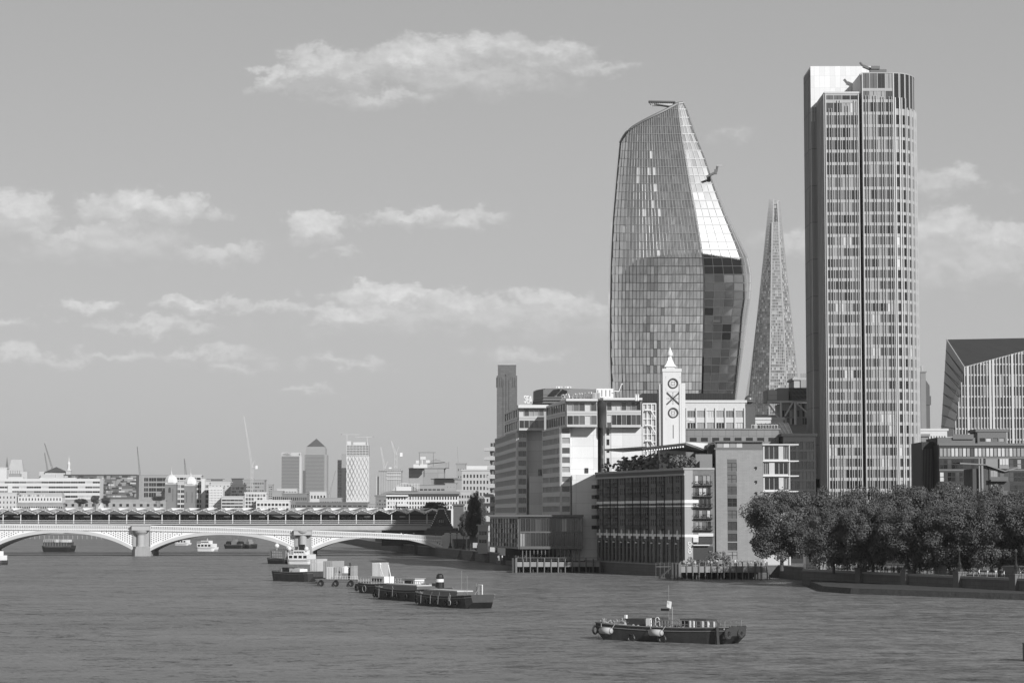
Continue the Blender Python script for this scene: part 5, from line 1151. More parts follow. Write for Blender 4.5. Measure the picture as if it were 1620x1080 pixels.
for i in range(34): z = H0+(h_-H0)*i/34; q.box(4, w_-7, -.6, -.05, z+1.2, z+3)
q.build('window_bands', mat('far window', .10, .4), r_)
x0_, x1_ = XX(483, D)-XX(480, D), XX(514, D)-XX(480, D); a, b = ZZ(708.5, D)-GZ, ZZ(705.5, D)-GZ
q = MB(); q.box(x0_, x1_, 2, 58, h_+.01, a); q.box(x0_+2, x1_-3, 5, 54, a, b); q.build('crown', mat('far steel tower', .30), r_); q = MB(); q.lathe(((x0_+x1_)/2, 28, b+.02), [((x1_-x0_)*.62, 0), (.2, ZZ(693, D)-GZ-b)], 4); q.build('pyramid_roof', mat('far pyramid dark', .07, .6), r_)
B_('far_infill_tower', 'narrow dark far block wedged between the two flat topped far towers', 'tower', 477, 482, 744, 6700, 20, drk, 0, 0, parapet=0)
B_('far_dark_tower', 'dark slender far tower left of the diamond patterned tower', 'tower', 533.5, 541, 727, 6500, 20, mat('far tower dark glass', .10), 12, 2, .5, .8, zlo=790, w=(1, 3, 3, 0, 0, 0), parapet=0)
B_('far_grey_tower', 'stepped grey far tower touching the diamond patterned tower', 'tower', 540, 549, 717, 6450, 20, midg, 0, 0, parapet=0)
D = 6300
r_, w_, h_ = B_('diamond_patterned_tower', 'far white tower under construction with a diamond lattice face and open top floors', 'tower', 547.5, 583, 721, D, 50, mat('diamond tower pale', .62, .5, var=.04), 0, 0, parapet=0)
q = MB(); mdl = mat('diamond tower shade', .42, .5); px = (XX(583, D)-XX(547.5, D))/35.5
for r in range(11):
    for c in range(6):
        x = (3+c*5.8+(0 if r % 2 else 2.9))*px; z = h_-(4+r*6.6)*px
        if z < H0: continue
        k1, k2 = 2.5*px, 6.2*px
        for sa, sb in ((-1, 1), (1, 1), (-1, -1), (1, -1)):
            if x+sa*k1 > w_-1 or x+sa*k1 < .5: continue
            q.tube((x+sa*k1, -.5, z), (x, -.5, z+sb*k2), .95 if c < 2 else .6, 4)
q.build('diamond_lattice', mdl, r_)
q = MB(); top = ZZ(703.5, D)-GZ; q.box(1, w_-1, 1, 48, h_+.01, top); q.build('bare_floors', mat('diamond bare floors', .24, .8), r_); q = MB()
for v in (704.5, 708, 712, 716, 720): z = ZZ(v, D)-GZ; q.box(0, w_, -1, 0, z-.7, z+.7)
for i in range(8): q.box(i*(w_-1)/7, i*(w_-1)/7+1, -1.3, -1.01, h_, top)
q.build('scaffold', MT['diamond tower pale'], r_); q = MB(); q.box(w_*.3, w_*.95, 5, 40, top+.01, ZZ(699, D)-GZ); q.box(0, w_*.2, 5, 40, top+.01, ZZ(697.5, D)-GZ); q.build('climbing_core', lgt, r_)
for ua, ub, uc, v0, v1, lb in ((549, 540, 568, 686.5, 704, 'white hammerhead crane on the left corner of the diamond patterned tower'), (581, 562, 590, 690.5, 704, 'white hammerhead crane on the right corner of the diamond patterned tower')):
    o = thing('hammerhead_crane', lb, 'crane', P(ua, v1, D), group='cranes on the diamond tower'); b = Vector(o.location); q = MB(); t = P(ua, v0, D)-b; q.tube((0, 0, 0), t, 1.0, 4); q.build('mast', mcw, o); q = MB(); q.tube(P(ub, v0+.4, D)-b, P(uc, v0+.4, D)-b, .8, 4); q.build('jib', mcw, o); q = MB(); e = P(ub if ua < 560 else uc, v0, D)-b; q.box(e.x-1.5, e.x+2.5, -1, 1, e.z-2, e.z+1.5); q.build('counterweight', midg, o)
crane('small far crane leaning right in the gap between the far towers', 521.5, 781, 744, 531, 3500, mat('crane steel mid', .25), w=1.3)
# right of the far towers, above the canopies
crane('pale crane leaning left, left of the pair over the ribbed grey block', 609, 742, 707, 602.5, 1700, mcw, w=.8)
crane('white crane with the tallest jib over the ribbed grey block', 626.3, 742, 697, 619, 1700, mcw, vjib=719, w=.8)
r_, w_, h_ = B_('ribbed_grey_block', 'grey block with fine vertical ribs below two white cranes', 'building', 599, 634.5, 745, 1600, 16, mat('ribbed grey', .36, .7, panel=(1.6, 30, .18, .7)), 0, 0)
q = MB(); 
for v in (746, 751.5, 757): q.box(w_*.35, w_, -.5, -.01, ZZ(v+1, 1600)-GZ, ZZ(v, 1600)-GZ)
q.build('scaffold', lgt, r_); q = MB(); q.box(-1.6, -.01, 2, 9, 0, ZZ(753, 1600)-GZ); q.build('side_strip', lgt, r_)
q = MB(); q.box(w_*.25, w_*.95, 3, 10, h_+.81, ZZ(741, 1600)-GZ); q.build('roof_scaffold', midg, r_)
r_, w_, h_ = B_('power_station_hall', 'huge plain grey brick hall with a gable, right of the cranes', 'hall', 646.5, 702, 740.5, 1450, 30, mat('hall brick', .3, .8, var=.08, panel=(9, 8, .2, .8)), 0, 0, parapet=.3)
q = MB(); q.prism([(XX(676, 1450)-XX(646.5, 1450), 4), (XX(709, 1450)-XX(646.5, 1450), 4), (XX(709, 1450)-XX(646.5, 1450), 20), (XX(676, 1450)-XX(646.5, 1450), 20)], h_+.31, [ZZ(738, 1450)-GZ, ZZ(730, 1450)-GZ, ZZ(730, 1450)-GZ, ZZ(738, 1450)-GZ]); x = XX(688, 1450)-XX(646.5, 1450); q.add([(x-5, 3.9, h_+3), (x, 3.9, ZZ(724.5, 1450)-GZ), (x+6, 3.9, h_+4), (x-5, 19, h_+3), (x, 19, ZZ(724.5, 1450)-GZ), (x+6, 19, h_+4)], [(0, 2, 1), (0, 1, 4, 3), (1, 2, 5, 4), (3, 4, 5)]); q.build('gable', mat('hall brick', .3), r_)
o = thing('white_roof_plant', 'stack of white plant boxes beside the gable on the old power station hall', 'plant', P(654, 740, 1440)); b = Vector(o.location)
for u0, u1, v0, v1 in ((654, 676, 734, 740), (658, 664.5, 728, 733), (665, 673.5, 722, 726.5), (673.8, 680, 727.5, 732), (667, 669, 727, 734)):
    q = MB(); a, c = P(u0, v1, 1440)-b, P(u1, v0, 1440)-b; q.box(a.x, c.x, 0, 4, a.z, c.z); q.build('plant_box', lgt, o)
q = MB(); 
for a, c in (((663.5, 736), (663.5, 716)), ((685.5, 738), (685.5, 716)), ((662, 715.5), (689, 715.5))): q.tube(P(a[0], a[1], 1440)-b, P(c[0], c[1], 1440)-b, .2, 4)
q.build('gantry', mcr, o)
B_('ochre_flank_block', 'dark flat roofed block between the power station hall and the pale office', 'building', 722, 736, 734, 1350, 12, midg, 2, 3, .3, .3, zlo=760)
r_, w_, h_ = B_('pale_corner_office', 'pale stone office with rows of deep square windows and a white roof', 'office', 730.5, 775, 744.5, 1250, 14, mat('corner office stone', .42, .7, var=.06), 7, 8, .55, .5, zlo=815, w=(4, 3, 2, .6, 0, 0))
q = MB(); q.prism([(XX(738, 1250)-XX(730.5, 1250), 1), (w_, 1), (w_, 12), (XX(738, 1250)-XX(730.5, 1250), 12)], h_+.81, ZZ(736.5, 1250)-GZ); q.build('white_roof', lgt, r_)
crane('very thin distant crane mast above the pale stone office', 725, 734, 706, 723.3, 2600, mat('crane steel mid', .25), ctr=False, w=.5)
B_('plain_brown_block', 'plain mid grey block with a lower wing, in front of the power station hall', 'building', 682, 722, 757, 1330, 12, mat('plain clad', .25, .8, var=.05), 0, 0, parapet=.3)
B_('mid_grey_panel_block', 'flat grey panelled block beside the pale stone office', 'building', 719, 736, 758, 1300, 10, midg, 0, 0, parapet=.3)
B_('small_gable_block', 'small grey block with one tiny window above the long colonnaded building', 'building', 704, 722, 764, 1240, 10, midg, 1, 3, .2, .15, zlo=772, w=(4, 0, 0, 0, 0, 0), parapet=.2)
B_('wing_with_shaded_terrace', 'low grey wing with a shaded terrace below the plain grey block', 'building', 655, 705, 767, 1260, 10, midg, 1, 7, .3, .8, zlo=778, w=(4, 3, 0, 0, 0, 0), parapet=.2)
B_('balconied_low_flats', 'low flats with dark balconies behind the riverside trees', 'flats', 724, 748, 777, 1180, 10, mat('corner office stone', .42), 3, 5, .5, .6, zlo=808, w=(4, 3, 2, 1, 0, 0))
D = 1130
r_, w_, h_ = B_('colonnaded_riverside_building', 'long building with wide eaves, white lower walls and a barrel roof, right above the canopies', 'building', 611, 725.5, 781, D, 14, pale, 0, 0, parapet=0)
q = MB(); rr = [(ZZ(b, D)-GZ, ZZ(a, D)-GZ) for a, b in ((785, 790), (793.5, 797.5), (800, 804.5))]
facade(r_, q, frame2(0, 0, 0), w_, 0, h_, rr, grid(.4, w_-.4, 26, .55), .3, 0, 0, (3, 3, 2, 1, .5, .5)); q.build('wall_frame', lgt, r_)
q = MB(); q.prism([(-3, -2.5), (w_+1, -2.5), (w_+1, 12), (-3, 12)], h_+.01, ZZ(776.5, D)-GZ, [(1, 1), (w_, 1), (w_, 9), (1, 9)]); q.build('eaves_roof', mat('eaves roof', .27, .6), r_)
q = MB(); x0_, x1_ = XX(620, D)-XX(611, D), XX(660, D)-XX(611, D); zb, zt = ZZ(776, D)-GZ, ZZ(763, D)-GZ; n = 14
arcp = [(x0_+(x1_-x0_)*i/n, zb+(zt-zb)*math.sin(math.pi*i/n)**.8) for i in range(n+1)]
q.add([(x, 0, z) for x, z in arcp]+[(x, 10, z) for x, z in arcp], [tuple(range(n, -1, -1))]+[(i, i+1, n+2+i, n+1+i) for i in range(n)]); q.build('barrel_roof', mat('barrel roof', .45, .6), r_)
q = MB(); q.add([(x0_+3+(x-x0_)*.8, -.3, zb+(z-zb)*.72) for x, z in arcp], [tuple(range(n, -1, -1))]); q.build('lunette', GL[2], r_); q = MB(); q.box(x0_+2, x1_-3, -.6, -.32, zb, zb+2)
for i in range(13): q.box(x0_+4+i*.74*1.0, x0_+4.25+i*.74*1.0, -.5, -.32, zb, zb+3.6)
q.build('balustrade', lgt, r_)
q = MB(); q.box(0, XX(646, D)-XX(611, D), -1.8, -.31, ZZ(785, D)-GZ, ZZ(782, D)-GZ); q.box(XX(628, D)-XX(611, D), XX(645, D)-XX(611, D), -1.7, -.31, ZZ(800.5, D)-GZ, ZZ(796, D)-GZ); q.build('balcony', lgt, r_)
B_('dark_riverside_hut', 'dark windowless hut by the right end of the station canopies', 'hut', 717, 733, 799.5, 1100, 8, drk, 0, 0)
B_('old_brick_house', 'old grey brick houses left of the long colonnaded building', 'house', 594, 612, 785, 1180, 10, brk, 3, 4, .4, .5, zlo=806)
# nearer low buildings just above the canopies, left part
D = 1801
B_('yellow_brick_wharf', 'brick wharf building with dark twin windows, at the lower left corner of the skyline', 'building', -20, 26, 780, D, 12, pal2, 3, 8, .45, .3, zlo=806, w=(5, 3, 0, 0, 0, 0))
r_, w_, h_ = B_('mansard_terrace', 'white terrace with a pale mansard roof and dormers, below the long banded office', 'terrace', 28, 98, 785.5, D, 12, lgt, 1, 14, .55, .4, zlo=793, w=(4, 3, 1, 0, 0, 0), parapet=0, margin=.2)
q = MB(); q.prism([(-.3, -.3), (w_+.3, -.3), (w_+.3, 12), (-.3, 12)], h_+.002, ZZ(779, D)-GZ, [(1, 2), (w_-1, 2), (w_-1, 10), (1, 10)]); q.build('mansard_roof', mat('mansard slate', .38, .6), r_)
for i in range(9): q = MB(); x = 1.2+i*2.3; q.box(x, x+.9, -.1, 2, h_+.2, h_+1.6); q.build('dormer', lgt if i % 3 else drk, r_)
B_('long_stone_embankment_building', 'long low grey building with faint arches above the canopies, left of the domed towers', 'building', 98, 262, 791, D+20, 14, mat('stone mid', .33, .8, var=.12, panel=(3, 1.2, .08, .8)), 1, 15, .4, .4, zlo=804, w=(3, 2, 1, 0, 0, 0))
o = thing('white_gable', 'small white gable peeking over the canopies below the chequered office', 'gable', (XX(152, 1789), 1789, ZZ(808, 1789)-3)); q = MB(); w = XX(166, 1789)-XX(152, 1789); h = ZZ(795.5, 1789)-ZZ(808, 1789)+3; q.add([(0, 0, 0), (w, 0, 0), (w, 0, 3), (w*.5, 0, h), (0, 0, 3), (0, 6, 0), (w, 6, 0), (w, 6, 3), (w*.5, 6, h), (0, 6, 3)], [(0, 1, 2, 3, 4), (9, 8, 7, 6, 5), (2, 7, 8, 3), (3, 8, 9, 4), (0, 4, 9, 5), (1, 6, 7, 2)]); q.build('wall', lgt, o); q = MB(); q.box(-XX(152, 1789)+XX(112, 1789), -.02, 1, 6, 0, 4.2); q.build('side_wing', pale, o)
B_('wharf_terrace_roof', 'low dark balconied roofline below the mansard terrace', 'building', 26, 100, 796, 1783, 8, mat('stone mid', .33), 1, 20, .4, .5, zlo=806, w=(4, 3, 1, 0, 0, 0))
# quay under the arches, far reach of the river
q_ = thing('timber_quay', 'low timber faced quay seen through the left arch of the road bridge', 'quay', (XX(40, 1690), 1690, 0)); q = MB(); w = XX(175, 1690)-XX(40, 1690); q.box(0, w, 0, 8, 0, 2.2); q.build('wall', mat('quay timber', .14, .8), q_)
for i in range(18): q = MB(); q.box(i*w/18, i*w/18+.5, -.5, -.01, 0, 2.6); q.build('fender_pile', midg, q_)
RWm = mat('river wall stone', .13, .85, var=.25, sc=.3, streak=.2, panel=(2.4, .9, .04, .7, .5))
def river_wall(name, lb, pts, top, th=1.0, cop=.35):
    o = thing(name, lb, 'wall', (pts[0][0], pts[0][1], 0)); q = MB(); c = MB()
    for (a, b) in zip(pts, pts[1:]):
        a = Vector(a)-Vector(pts[0]); b = Vector(b)-Vector(pts[0]); d = (b-a).normalized(); n = Vector((d.y, -d.x))
        q.prism([(a.x+n.x*.3, a.y+n.y*.3), (b.x+n.x*.3, b.y+n.y*.3), (b.x-n.x*th, b.y-n.y*th), (a.x-n.x*th, a.y-n.y*th)], -1, top-cop)
        c.prism([(a.x+n.x*.5, a.y+n.y*.5), (b.x+n.x*.5, b.y+n.y*.5), (b.x-n.x*th, b.y-n.y*th), (a.x-n.x*th, a.y-n.y*th)], top-cop+.003, top)
    q.build('wall', RWm, o); c.build('coping', mat('coping stone', .26, .8, var=.15), o); return o
river_wall('far_river_wall', 'distant low river wall closing the view under the bridge arches', [(-135, 1740), (-400, 1740), (-372, 1500), (-350, 900)], 3.6)
river_wall('south_river_wall', 'dark river wall running from the road bridge past the hotel', [(19, 712), (0, 782), (-27, 938), (-66, 1160), (-122, 1600), (-135, 1740)][::-1], 3.7)
# ================================================================ river edge on the right
river_wall('embankment_wall', 'tall dark embankment wall under the plane trees at the right edge', [(69.3, 558), (103.5, 470), (112, 440), (130, 380), (160, 200), (230, -60)], 3.65, 1.2, .5)
river_wall('inlet_wall', 'dark wall of the small inlet behind the timber pier and below the warehouse', [(19, 712), (22.5, 690), (45.2, 623), (71, 623), (76, 580), (69.3, 558)], 3.3, .8, .3)
fs = thing('stone_apron', 'low weedy stone apron stepping into the water below the right embankment wall', 'apron', (65.8, 502, 0))
ap = [(66, 503), (70, 489), (98.5, 452), (110, 425), (128, 370), (150, 260)]; ib = [(150+14, 262), (131, 378), (113, 441), (103, 470), (71, 556), (69, 545)]
poly = ap+ib; q = MB(); q.prism([(x-65.8, y-502) for x, y in poly], -1, 1.2, [(x-65.8+(.8 if i < 6 else 0), y-502+(1.2 if i < 6 else 0)) for i, (x, y) in enumerate(poly)]); q.build('apron', mat('weedy stone', .05, .9, var=.5, sc=.5, bump=.3), fs)
W0, W1 = Vector((69.3, 558)), Vector((103.5, 470)); wdv = (W1-W0).normalized(); wnn = Vector((wdv.y, -wdv.x))   # wnn points to the river
mdk = mat('pillar stone', .15, .85, var=.2)
def wall_u(u):   # where the wall is met by photo column u
    lo, hi = 0., 1.6
    for _ in range(40):
        m = (lo+hi)/2; p = W0+(W1-W0)*m
        if 810+F*p.x/p.y < u: lo = m
        else: hi = m
    return W0+(W1-W0)*lo
mlamp = mat('cast iron lamp', .02, .4)
LAMPL = {1360: 'left one of the four', 1432: 'second from left of the four', 1515: 'second from right of the four', 1604: 'right one of the four'}
for u in (1360, 1432, 1515, 1604):
    p = wall_u(u); o = thing('lamp_plinth', 'stone plinth with a dark lamp on the embankment wall, '+LAMPL[u], 'lamp plinth', (p.x, p.y, 0), math.atan2(wdv.y, wdv.x), group='lamp plinths on the embankment')
    q = MB(); q.box(-1.1, 1.1, -1.0, .9, .5, 4.3); q.box(-1.2, 1.2, -1.1, 1.0, 4.303, 4.55); q.build('plinth', mdk, o)
    q = MB(); q.lathe((0, 0, 4.55), [(.9, 0), (.8, .5), (.4, 1.0), (.45, 1.5), (.2, 2.0), (.13, 3.2), (.12, 4.2)], 8); q.build('standard', mlamp, o); q = MB(); q.lathe((0, 0, 8.7), [(.1, 0), (.33, .25), (.33, .5), (.1, .8)], 8); q.build('globe', GL[2], o)
rl = thing('embankment_railing', 'dark iron railing along the top of the right embankment wall', 'railing', (W0.x, W0.y, 3.65), math.atan2(wdv.y, wdv.x)); q = MB(); L_ = (W1-W0).length*1.3; q.box(0, L_, 0, .06, 1.0, 1.06); q.box(0, L_, 0, .06, .5, .54)
for i in range(int(L_/1.5)): q.box(i*1.5, i*1.5+.07, 0, .07, -.2, 1)
q.build('rail', mlamp, rl)
# ---------------------------------------------------------------- timber piers
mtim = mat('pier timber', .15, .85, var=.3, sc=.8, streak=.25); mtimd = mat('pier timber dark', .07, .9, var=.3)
def pier(name, lb, u0, u1, D, dep, vt, vb, n, grp=None, extra=0):
    x0, x1 = XX(u0, D), XX(u1, D); o = thing(name, lb, 'pier', (x0, D, 0)); w = x1-x0; zt, zb = ZZ(vt, D), ZZ(vb, D)
    q = MB(); q.box(0, w, .25, dep, zt-.55, zt-.15); q.build('deck', mtim, o)
    q = MB()
    nseg = max(3, n//2)
    for i in range(nseg): q.box(i*w/nseg+.03, (i+1)*w/nseg-.03, -.12, .24, zb, zt)
    q.build('fascia_beam', mat('pier concrete', .26, .8, var=.2, streak=.3), o)
    for i in range(n+1):
        x = i*w/n; r = .17+.05*(i % 3 == 0); t = MB(); t.tube((x, -.33, -1), (x+rnd.uniform(-.06, .06), -.33, zt+1.2-.3*(i % 2)), r, 7); t.build('pile', mtim, o)
        if i % 2 == 0:
            t = MB(); t.tube((x+.9, 1.4, -1), (x+.9+rnd.uniform(-.5, .5), 1.2, zb), .16, 6); t.build('raking_pile', mtim, o)
    t = MB(); t.box(0, w, -.1, 0, zt+1.15, zt+1.3); t.box(0, w, -.1, 0, zt+.6, zt+.68); t.build('handrail', mtim, o)
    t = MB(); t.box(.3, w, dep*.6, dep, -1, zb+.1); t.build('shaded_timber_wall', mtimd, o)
    for i in range(extra):
        t = MB(); x = -.5-i*.55; t.tube((x, -.4+.3*(i % 2), -1), (x, -.4+.3*(i % 2), zt+.8), .26, 8); t.build('dolphin_pile', mtimd, o)
    return o
pier('timber_pier', 'timber pier on grey piles in front of the warehouse and brick stair block', 1076, 1213, 604, 17, 895.5, 905, 14, extra=0)
pier('timber_jetty', 'shorter pale jetty on piles in front of the hotel', 817, 949, 676, 12, 888.5, 896, 12)
for k, (u, D, n) in enumerate(((1074, 603, 5), (816, 675, 3))):
    o = thing('mooring_dolphin', ('cluster of thick dark piles at the left end of the timber pier', 'pair of dark piles at the left end of the pale jetty')[k], 'piles', (XX(u, D), D, 0))
    for i in range(n):
        t = MB(); t.tube((-.45*i, .5*(i % 2), -1), (-.45*i, .5*(i % 2), 4.2-.4*(i % 2)), .3, 8); t.build('pile', mtimd if i else mtim, o)
o = thing('gangway_stairs', 'sloping timber gangway falling to the water left of the timber pier', 'gangway', P(1064, 896, 612)); b = Vector(o.location); q = MB(); e = P(1043, 908, 616)-b; e.z = -b.z+.2
for dy in (0, 1.6): q.tube((0, dy, 0), e+Vector((0, dy, 0)), .16, 4)
for i in range(14): p = e*i/14; q.box(p.x-.2, p.x+.2, 0, 1.6, p.z-.04, p.z+.04)
q.build('stair', mtim, o)
o = thing('gangway_deck', 'thin level walkway on the wall left of the timber pier', 'walkway', (XX(1037, 618), 618, 0)); q = MB(); w = XX(1072, 618)-XX(1037, 618); q.box(0, w, 0, 2, 2.85, 3.0); q.box(0, w, 0, .05, 3.9, 3.96)
for i in range(6): q.box(i*w/5.2, i*w/5.2+.08, 0, .08, -.5, 3.9)
q.build('deck', mtim, o)
o = thing('mooring_post', 'black square post standing in the water, cut by the right edge of the photo', 'post', (XX(1617.5, 262), 262, 0)); q = MB(); q.box(0, 1.6, 0, 1.0, -1.5, ZZ(1018, 262)); q.build('post', mat('hull black', .02, .5, var=.3, sc=1), o); q = MB(); q.box(-.04, 1.65, -.04, 1.05, ZZ(1018, 262)+.002, ZZ(1018, 262)+.08); q.build('cap', mtimd, o)
# buttresses and lamps of the wall beside the hotel
WS = [Vector((19, 712)), Vector((0, 782)), Vector((-27, 938))]
def ws(t): return WS[0]+(WS[1]-WS[0])*t*2 if t < .5 else WS[1]+(WS[2]-WS[1])*(t-.5)*2
for i in range(8):
    t = .12+.105*i; p = ws(t); o = thing('wall_buttress', 'sloping dark buttress on the river wall, %s counting from the hotel towards the bridge' % ('first second third fourth fifth sixth seventh eighth'.split()[i]), 'buttress', (p.x, p.y, 0), 0, group='buttresses of the river wall beside the hotel'); q = MB(); q.prism([(-2.2, -1.2), (.2, -1.2), (.2, 1.2), (-2.2, 1.2)], -1, 3.1, [(-.7, -.8), (.2, -.8), (.2, .8), (-.7, .8)]); q.build('stone', RWm, o)
lp = None; ppos = [712, 722, 732.5, 744, 755, 768, 785, 799, 815]
names_ = 'first second third fourth fifth sixth seventh eighth ninth'.split()
for i, u in enumerate(ppos):
    # lamps stand on the wall line
    best = min([k/200 for k in range(201)], key=lambda t: abs(810+F*ws(t).x/ws(t).y-u)); p = ws(best)
    lb = 'dark globe lamp on the river wall between road bridge and hotel, %s from the bridge' % names_[i]
    if lp is None:
        lp = thing('embankment_lamp', lb, 'lamp', (p.x+.3, p.y, 3.7), group='lamps on the river wall beside the hotel')
        q = MB(); q.lathe((0, 0, 0), [(.85, 0), (.8, .5), (.45, 1.0), (.42, 1.8), (.2, 2.4), (.14, 4.6), (.12, 5.4)], 8); q.build('standard', mlamp, lp)
        q = MB(); q.ball((0, 0, 6.0), .45, 8); q.build('globe', mat('lamp globe', .12, .3), lp); q = MB(); q.tube((-.9, 0, 5.3), (.9, 0, 5.3), .06, 4); q.build('ladder_bar', mlamp, lp); bpy.context.view_layer.update()
    else:
        c = copy_tree(lp); c.location = (p.x+.3, p.y, 3.7); c['label'] = lb
# balcony tower left of the hotel
D = 870; bt_ = thing('balcony_tower', 'pale tower with stacked projecting balconies between the trees and the hotel', 'tower', (XX(767, D), D, GZ)); r0 = XX(767, D); mbt = mat('balcony tower concrete', .42, .75, var=.08, streak=.08)
def by(v): return ZZ(v, D)-GZ
q = MB(); q.box(XX(775, D)-r0, XX(800, D)-r0, .5, 16, 0, by(704)); q.build('core', mbt, bt_)
for i in range(10):
    v = 713+14.6*i; x0_ = (-.2 if i < 2 or i > 4 else .9); q = MB(); q.prism([(x0_, -1.5), (XX(776, D)-r0+1, -1.5), (XX(785, D)-r0, .45), (XX(785, D)-r0, 3), (x0_, 3)], by(v), by(v-5.2)); q.build('balcony', mbt, bt_)
    window(bt_, Matrix.Identity(4), XX(776, D)-r0, XX(779.5, D)-r0, by(v-7)+0, by(v-12.5), .42, GL[1]); window(bt_, Matrix.Identity(4), XX(780.5, D)-r0, XX(785, D)-r0, by(v-6.5), by(v-13), .42, GL[i % 3+1])
block('podium_terraces', 'low stepped terrace building with a white parapet, left of the hotel base', 'building', 756, 772, 831, 830, 12, mat('plant grey', .4), 2, 3, .45, .9, zlo=862, w=(4, 3, 1, 0, 0, 0), parapet=.4)
o = thing('hoarding', 'long pale banner on the promenade below the lamps by the road bridge', 'banner', P(748, 866, 860)); b = Vector(o.location); q = MB(); e = P(768, 858, 860)-b; q.box(0, e.x, 0, .15, 0, e.z); q.build('board', mat('board grey', .4), o); q = MB()
for x in (0, e.x*.5, e.x): q.box(x-.05, x+.05, .16, .3, -2.5, e.z)
q.build('post', mlamp, o)

# ================================================================ trees
mleaf = [mat('plane leaf', .11, .95, var=.35, sc=.25), mat('plane leaf dark', .085, .95, var=.35, sc=.6)]; mbark = mat('bark', .09, .9, var=.3)
def crown_mesh(name, rx, rz, nclump, nleaf, size, seed, mats):
    r = random.Random(seed); q = MB(); cl = []
    while len(cl) < nclump:
        p = Vector((r.uniform(-1, 1), r.uniform(-1, 1), r.uniform(-1, 1)))
        if .3 < p.length and p.x**2+p.y**2+p.z**4 < 1:
            k = r.uniform(.16, .34)
            cl.append((Vector((p.x*rx*(1-k*.6), p.y*rx*(1-k*.6), p.z*rz*(1-k*.6))), k*rx))
    for i in range(nleaf):
        c, k = cl[i % nclump]; d = Vector((r.gauss(0, 1), r.gauss(0, 1), r.gauss(0, 1))).normalized()
        p = c+Vector((d.x, d.y, d.z*.8))*k*(r.random()**.35); n = (d+Vector((r.gauss(0, .38), r.gauss(0, .38), r.gauss(0, .38)+.35))).normalized()
        a = n.cross(Vector((r.gauss(0, 1), r.gauss(0, 1), r.gauss(0, 1)))).normalized(); b = n.cross(a); s = size*r.uniform(.6, 1.3)
        q.m = (i % nclump) % len(mats); q.quad(p-a*s, p-b*s*.8, p+a*s, p+b*s*.8)
    return q.mesh(name, mats)
def trunk_mb(h, rad, spread, seed):
    r = random.Random(seed); q = MB(); q.tube((0, 0, 0), (.2, 0, h*.45), rad, 8, rad*.75)
    for i in range(6):
        a = 2*math.pi*i/6+r.random(); e = Vector((math.cos(a)*spread*.6, math.sin(a)*spread*.6, h*r.uniform(.75, 1.05))); m = Vector((.2, 0, h*.42)); mid_ = m+(e-m)*.5+Vector((0, 0, h*.06)); q.tube(m, mid_, rad*.5, 6, rad*.33); q.tube(mid_, e, rad*.33, 5, rad*.1)
        for j in range(2): q.tube(mid_, mid_+Vector((r.uniform(-1, 1), r.uniform(-1, 1), .8))*spread*.35, rad*.2, 4, rad*.05)
    return q
tmesh = [crown_mesh('crown', 8.5, 7.6, 90+6*k, 42000, .18, 11+k, mleaf) for k in range(4)]
trm = [trunk_mb(10, .42, 7, k).mesh('trunk', mbark) for k in range(3)]
def plane_tree(lb, u, vt, vb, D, wpx, k, grp='plane trees along the embankment', name='plane_tree', nolabel=None):
    x = XX(u, D); zt, zb = ZZ(vt, D), ZZ(vb, D); o = thing(name, lb, 'tree', (x, D, GZ), rnd.uniform(0, 6.28), grp); sx = wpx*D/F/2/8.5; sz = (zt-zb)/2/7.6; cz = (zt+zb)/2-GZ
    c = bpy.data.objects.new('crown', tmesh[k % 4]); C.objects.link(c); c.parent = o; c.location = (0, 0, cz); c.scale = (sx, sx, sz)
    t = bpy.data.objects.new('trunk', trm[k % 3]); C.objects.link(t); t.parent = o; t.scale = (max(.6, sx), max(.6, sx), cz*1.15/10)
    return o
TR = [('leftmost plane tree, a full round crown overlapping the brick stair block', 1236, 777, 888, 566, 122, 0),
 ('plane tree in front of the lower left edge of the tallest tower', 1303, 777, 896, 572, 96, 1), ('plane tree in front of the middle of the tallest tower', 1368, 774, 896, 566, 100, 2), ('plane tree below the rounded corner of the tallest tower', 1436, 768, 896, 560, 106, 3), ('highest crowned plane tree, below the gap beside the black office', 1500, 766, 896, 556, 106, 0), ('plane tree standing below the gabled brick flats', 1568, 771, 896, 550, 106, 1), ('plane tree at the right edge of the photo in the back row', 1640, 773, 896, 545, 110, 2),
 ('lower plane tree near the wall, second row, left end', 1318, 806, 899, 536, 92, 3), ('lower plane tree near the wall behind the left lamp plinth', 1380, 800, 901, 528, 98, 0), ('lower plane tree near the wall with a sunlit bulging crown', 1446, 796, 902, 518, 104, 1), ('lower plane tree near the wall between the two middle plinths', 1516, 793, 903, 508, 110, 2), ('lower plane tree near the wall left of the right plinth', 1580, 792, 905, 500, 110, 3), ('lower plane tree near the wall cut by the right edge', 1650, 792, 907, 492, 116, 0)]
for (lb, u, vt, vb, D, w, k) in TR: plane_tree(lb, u, vt-5+rnd.uniform(-3, 3), vb+2, D, w*rnd.uniform(1.05, 1.22), k)
plane_tree('dark tree filling the gap between the station canopies and the balcony tower', 752, 776, 852, 905, 36, 1, None, 'riverside_tree')
plane_tree('small dark tree lower left of the dark gap tree', 738, 806, 850, 930, 24, 2, None, 'riverside_tree')
plane_tree('low dark round tree showing above the railway crest', 688, 793, 812, 1060, 44, 3, None, 'riverside_tree')
for k, (u, v0, v1, w, lb) in enumerate(((150, 783, 797, 14, 'small dark tree left of the white gable above the canopies'), (167, 786, 797, 17, 'wide low tree right of the white gable above the canopies'), (128, 788, 797, 22, 'clipped dark trees between mansard terrace and white gable'), (250, 784, 792, 22, 'dark shrubs left of the left domed tower'))):
    plane_tree(lb, u, v0, v1, 1758, w, k, 'trees above the station canopies', 'far_tree')
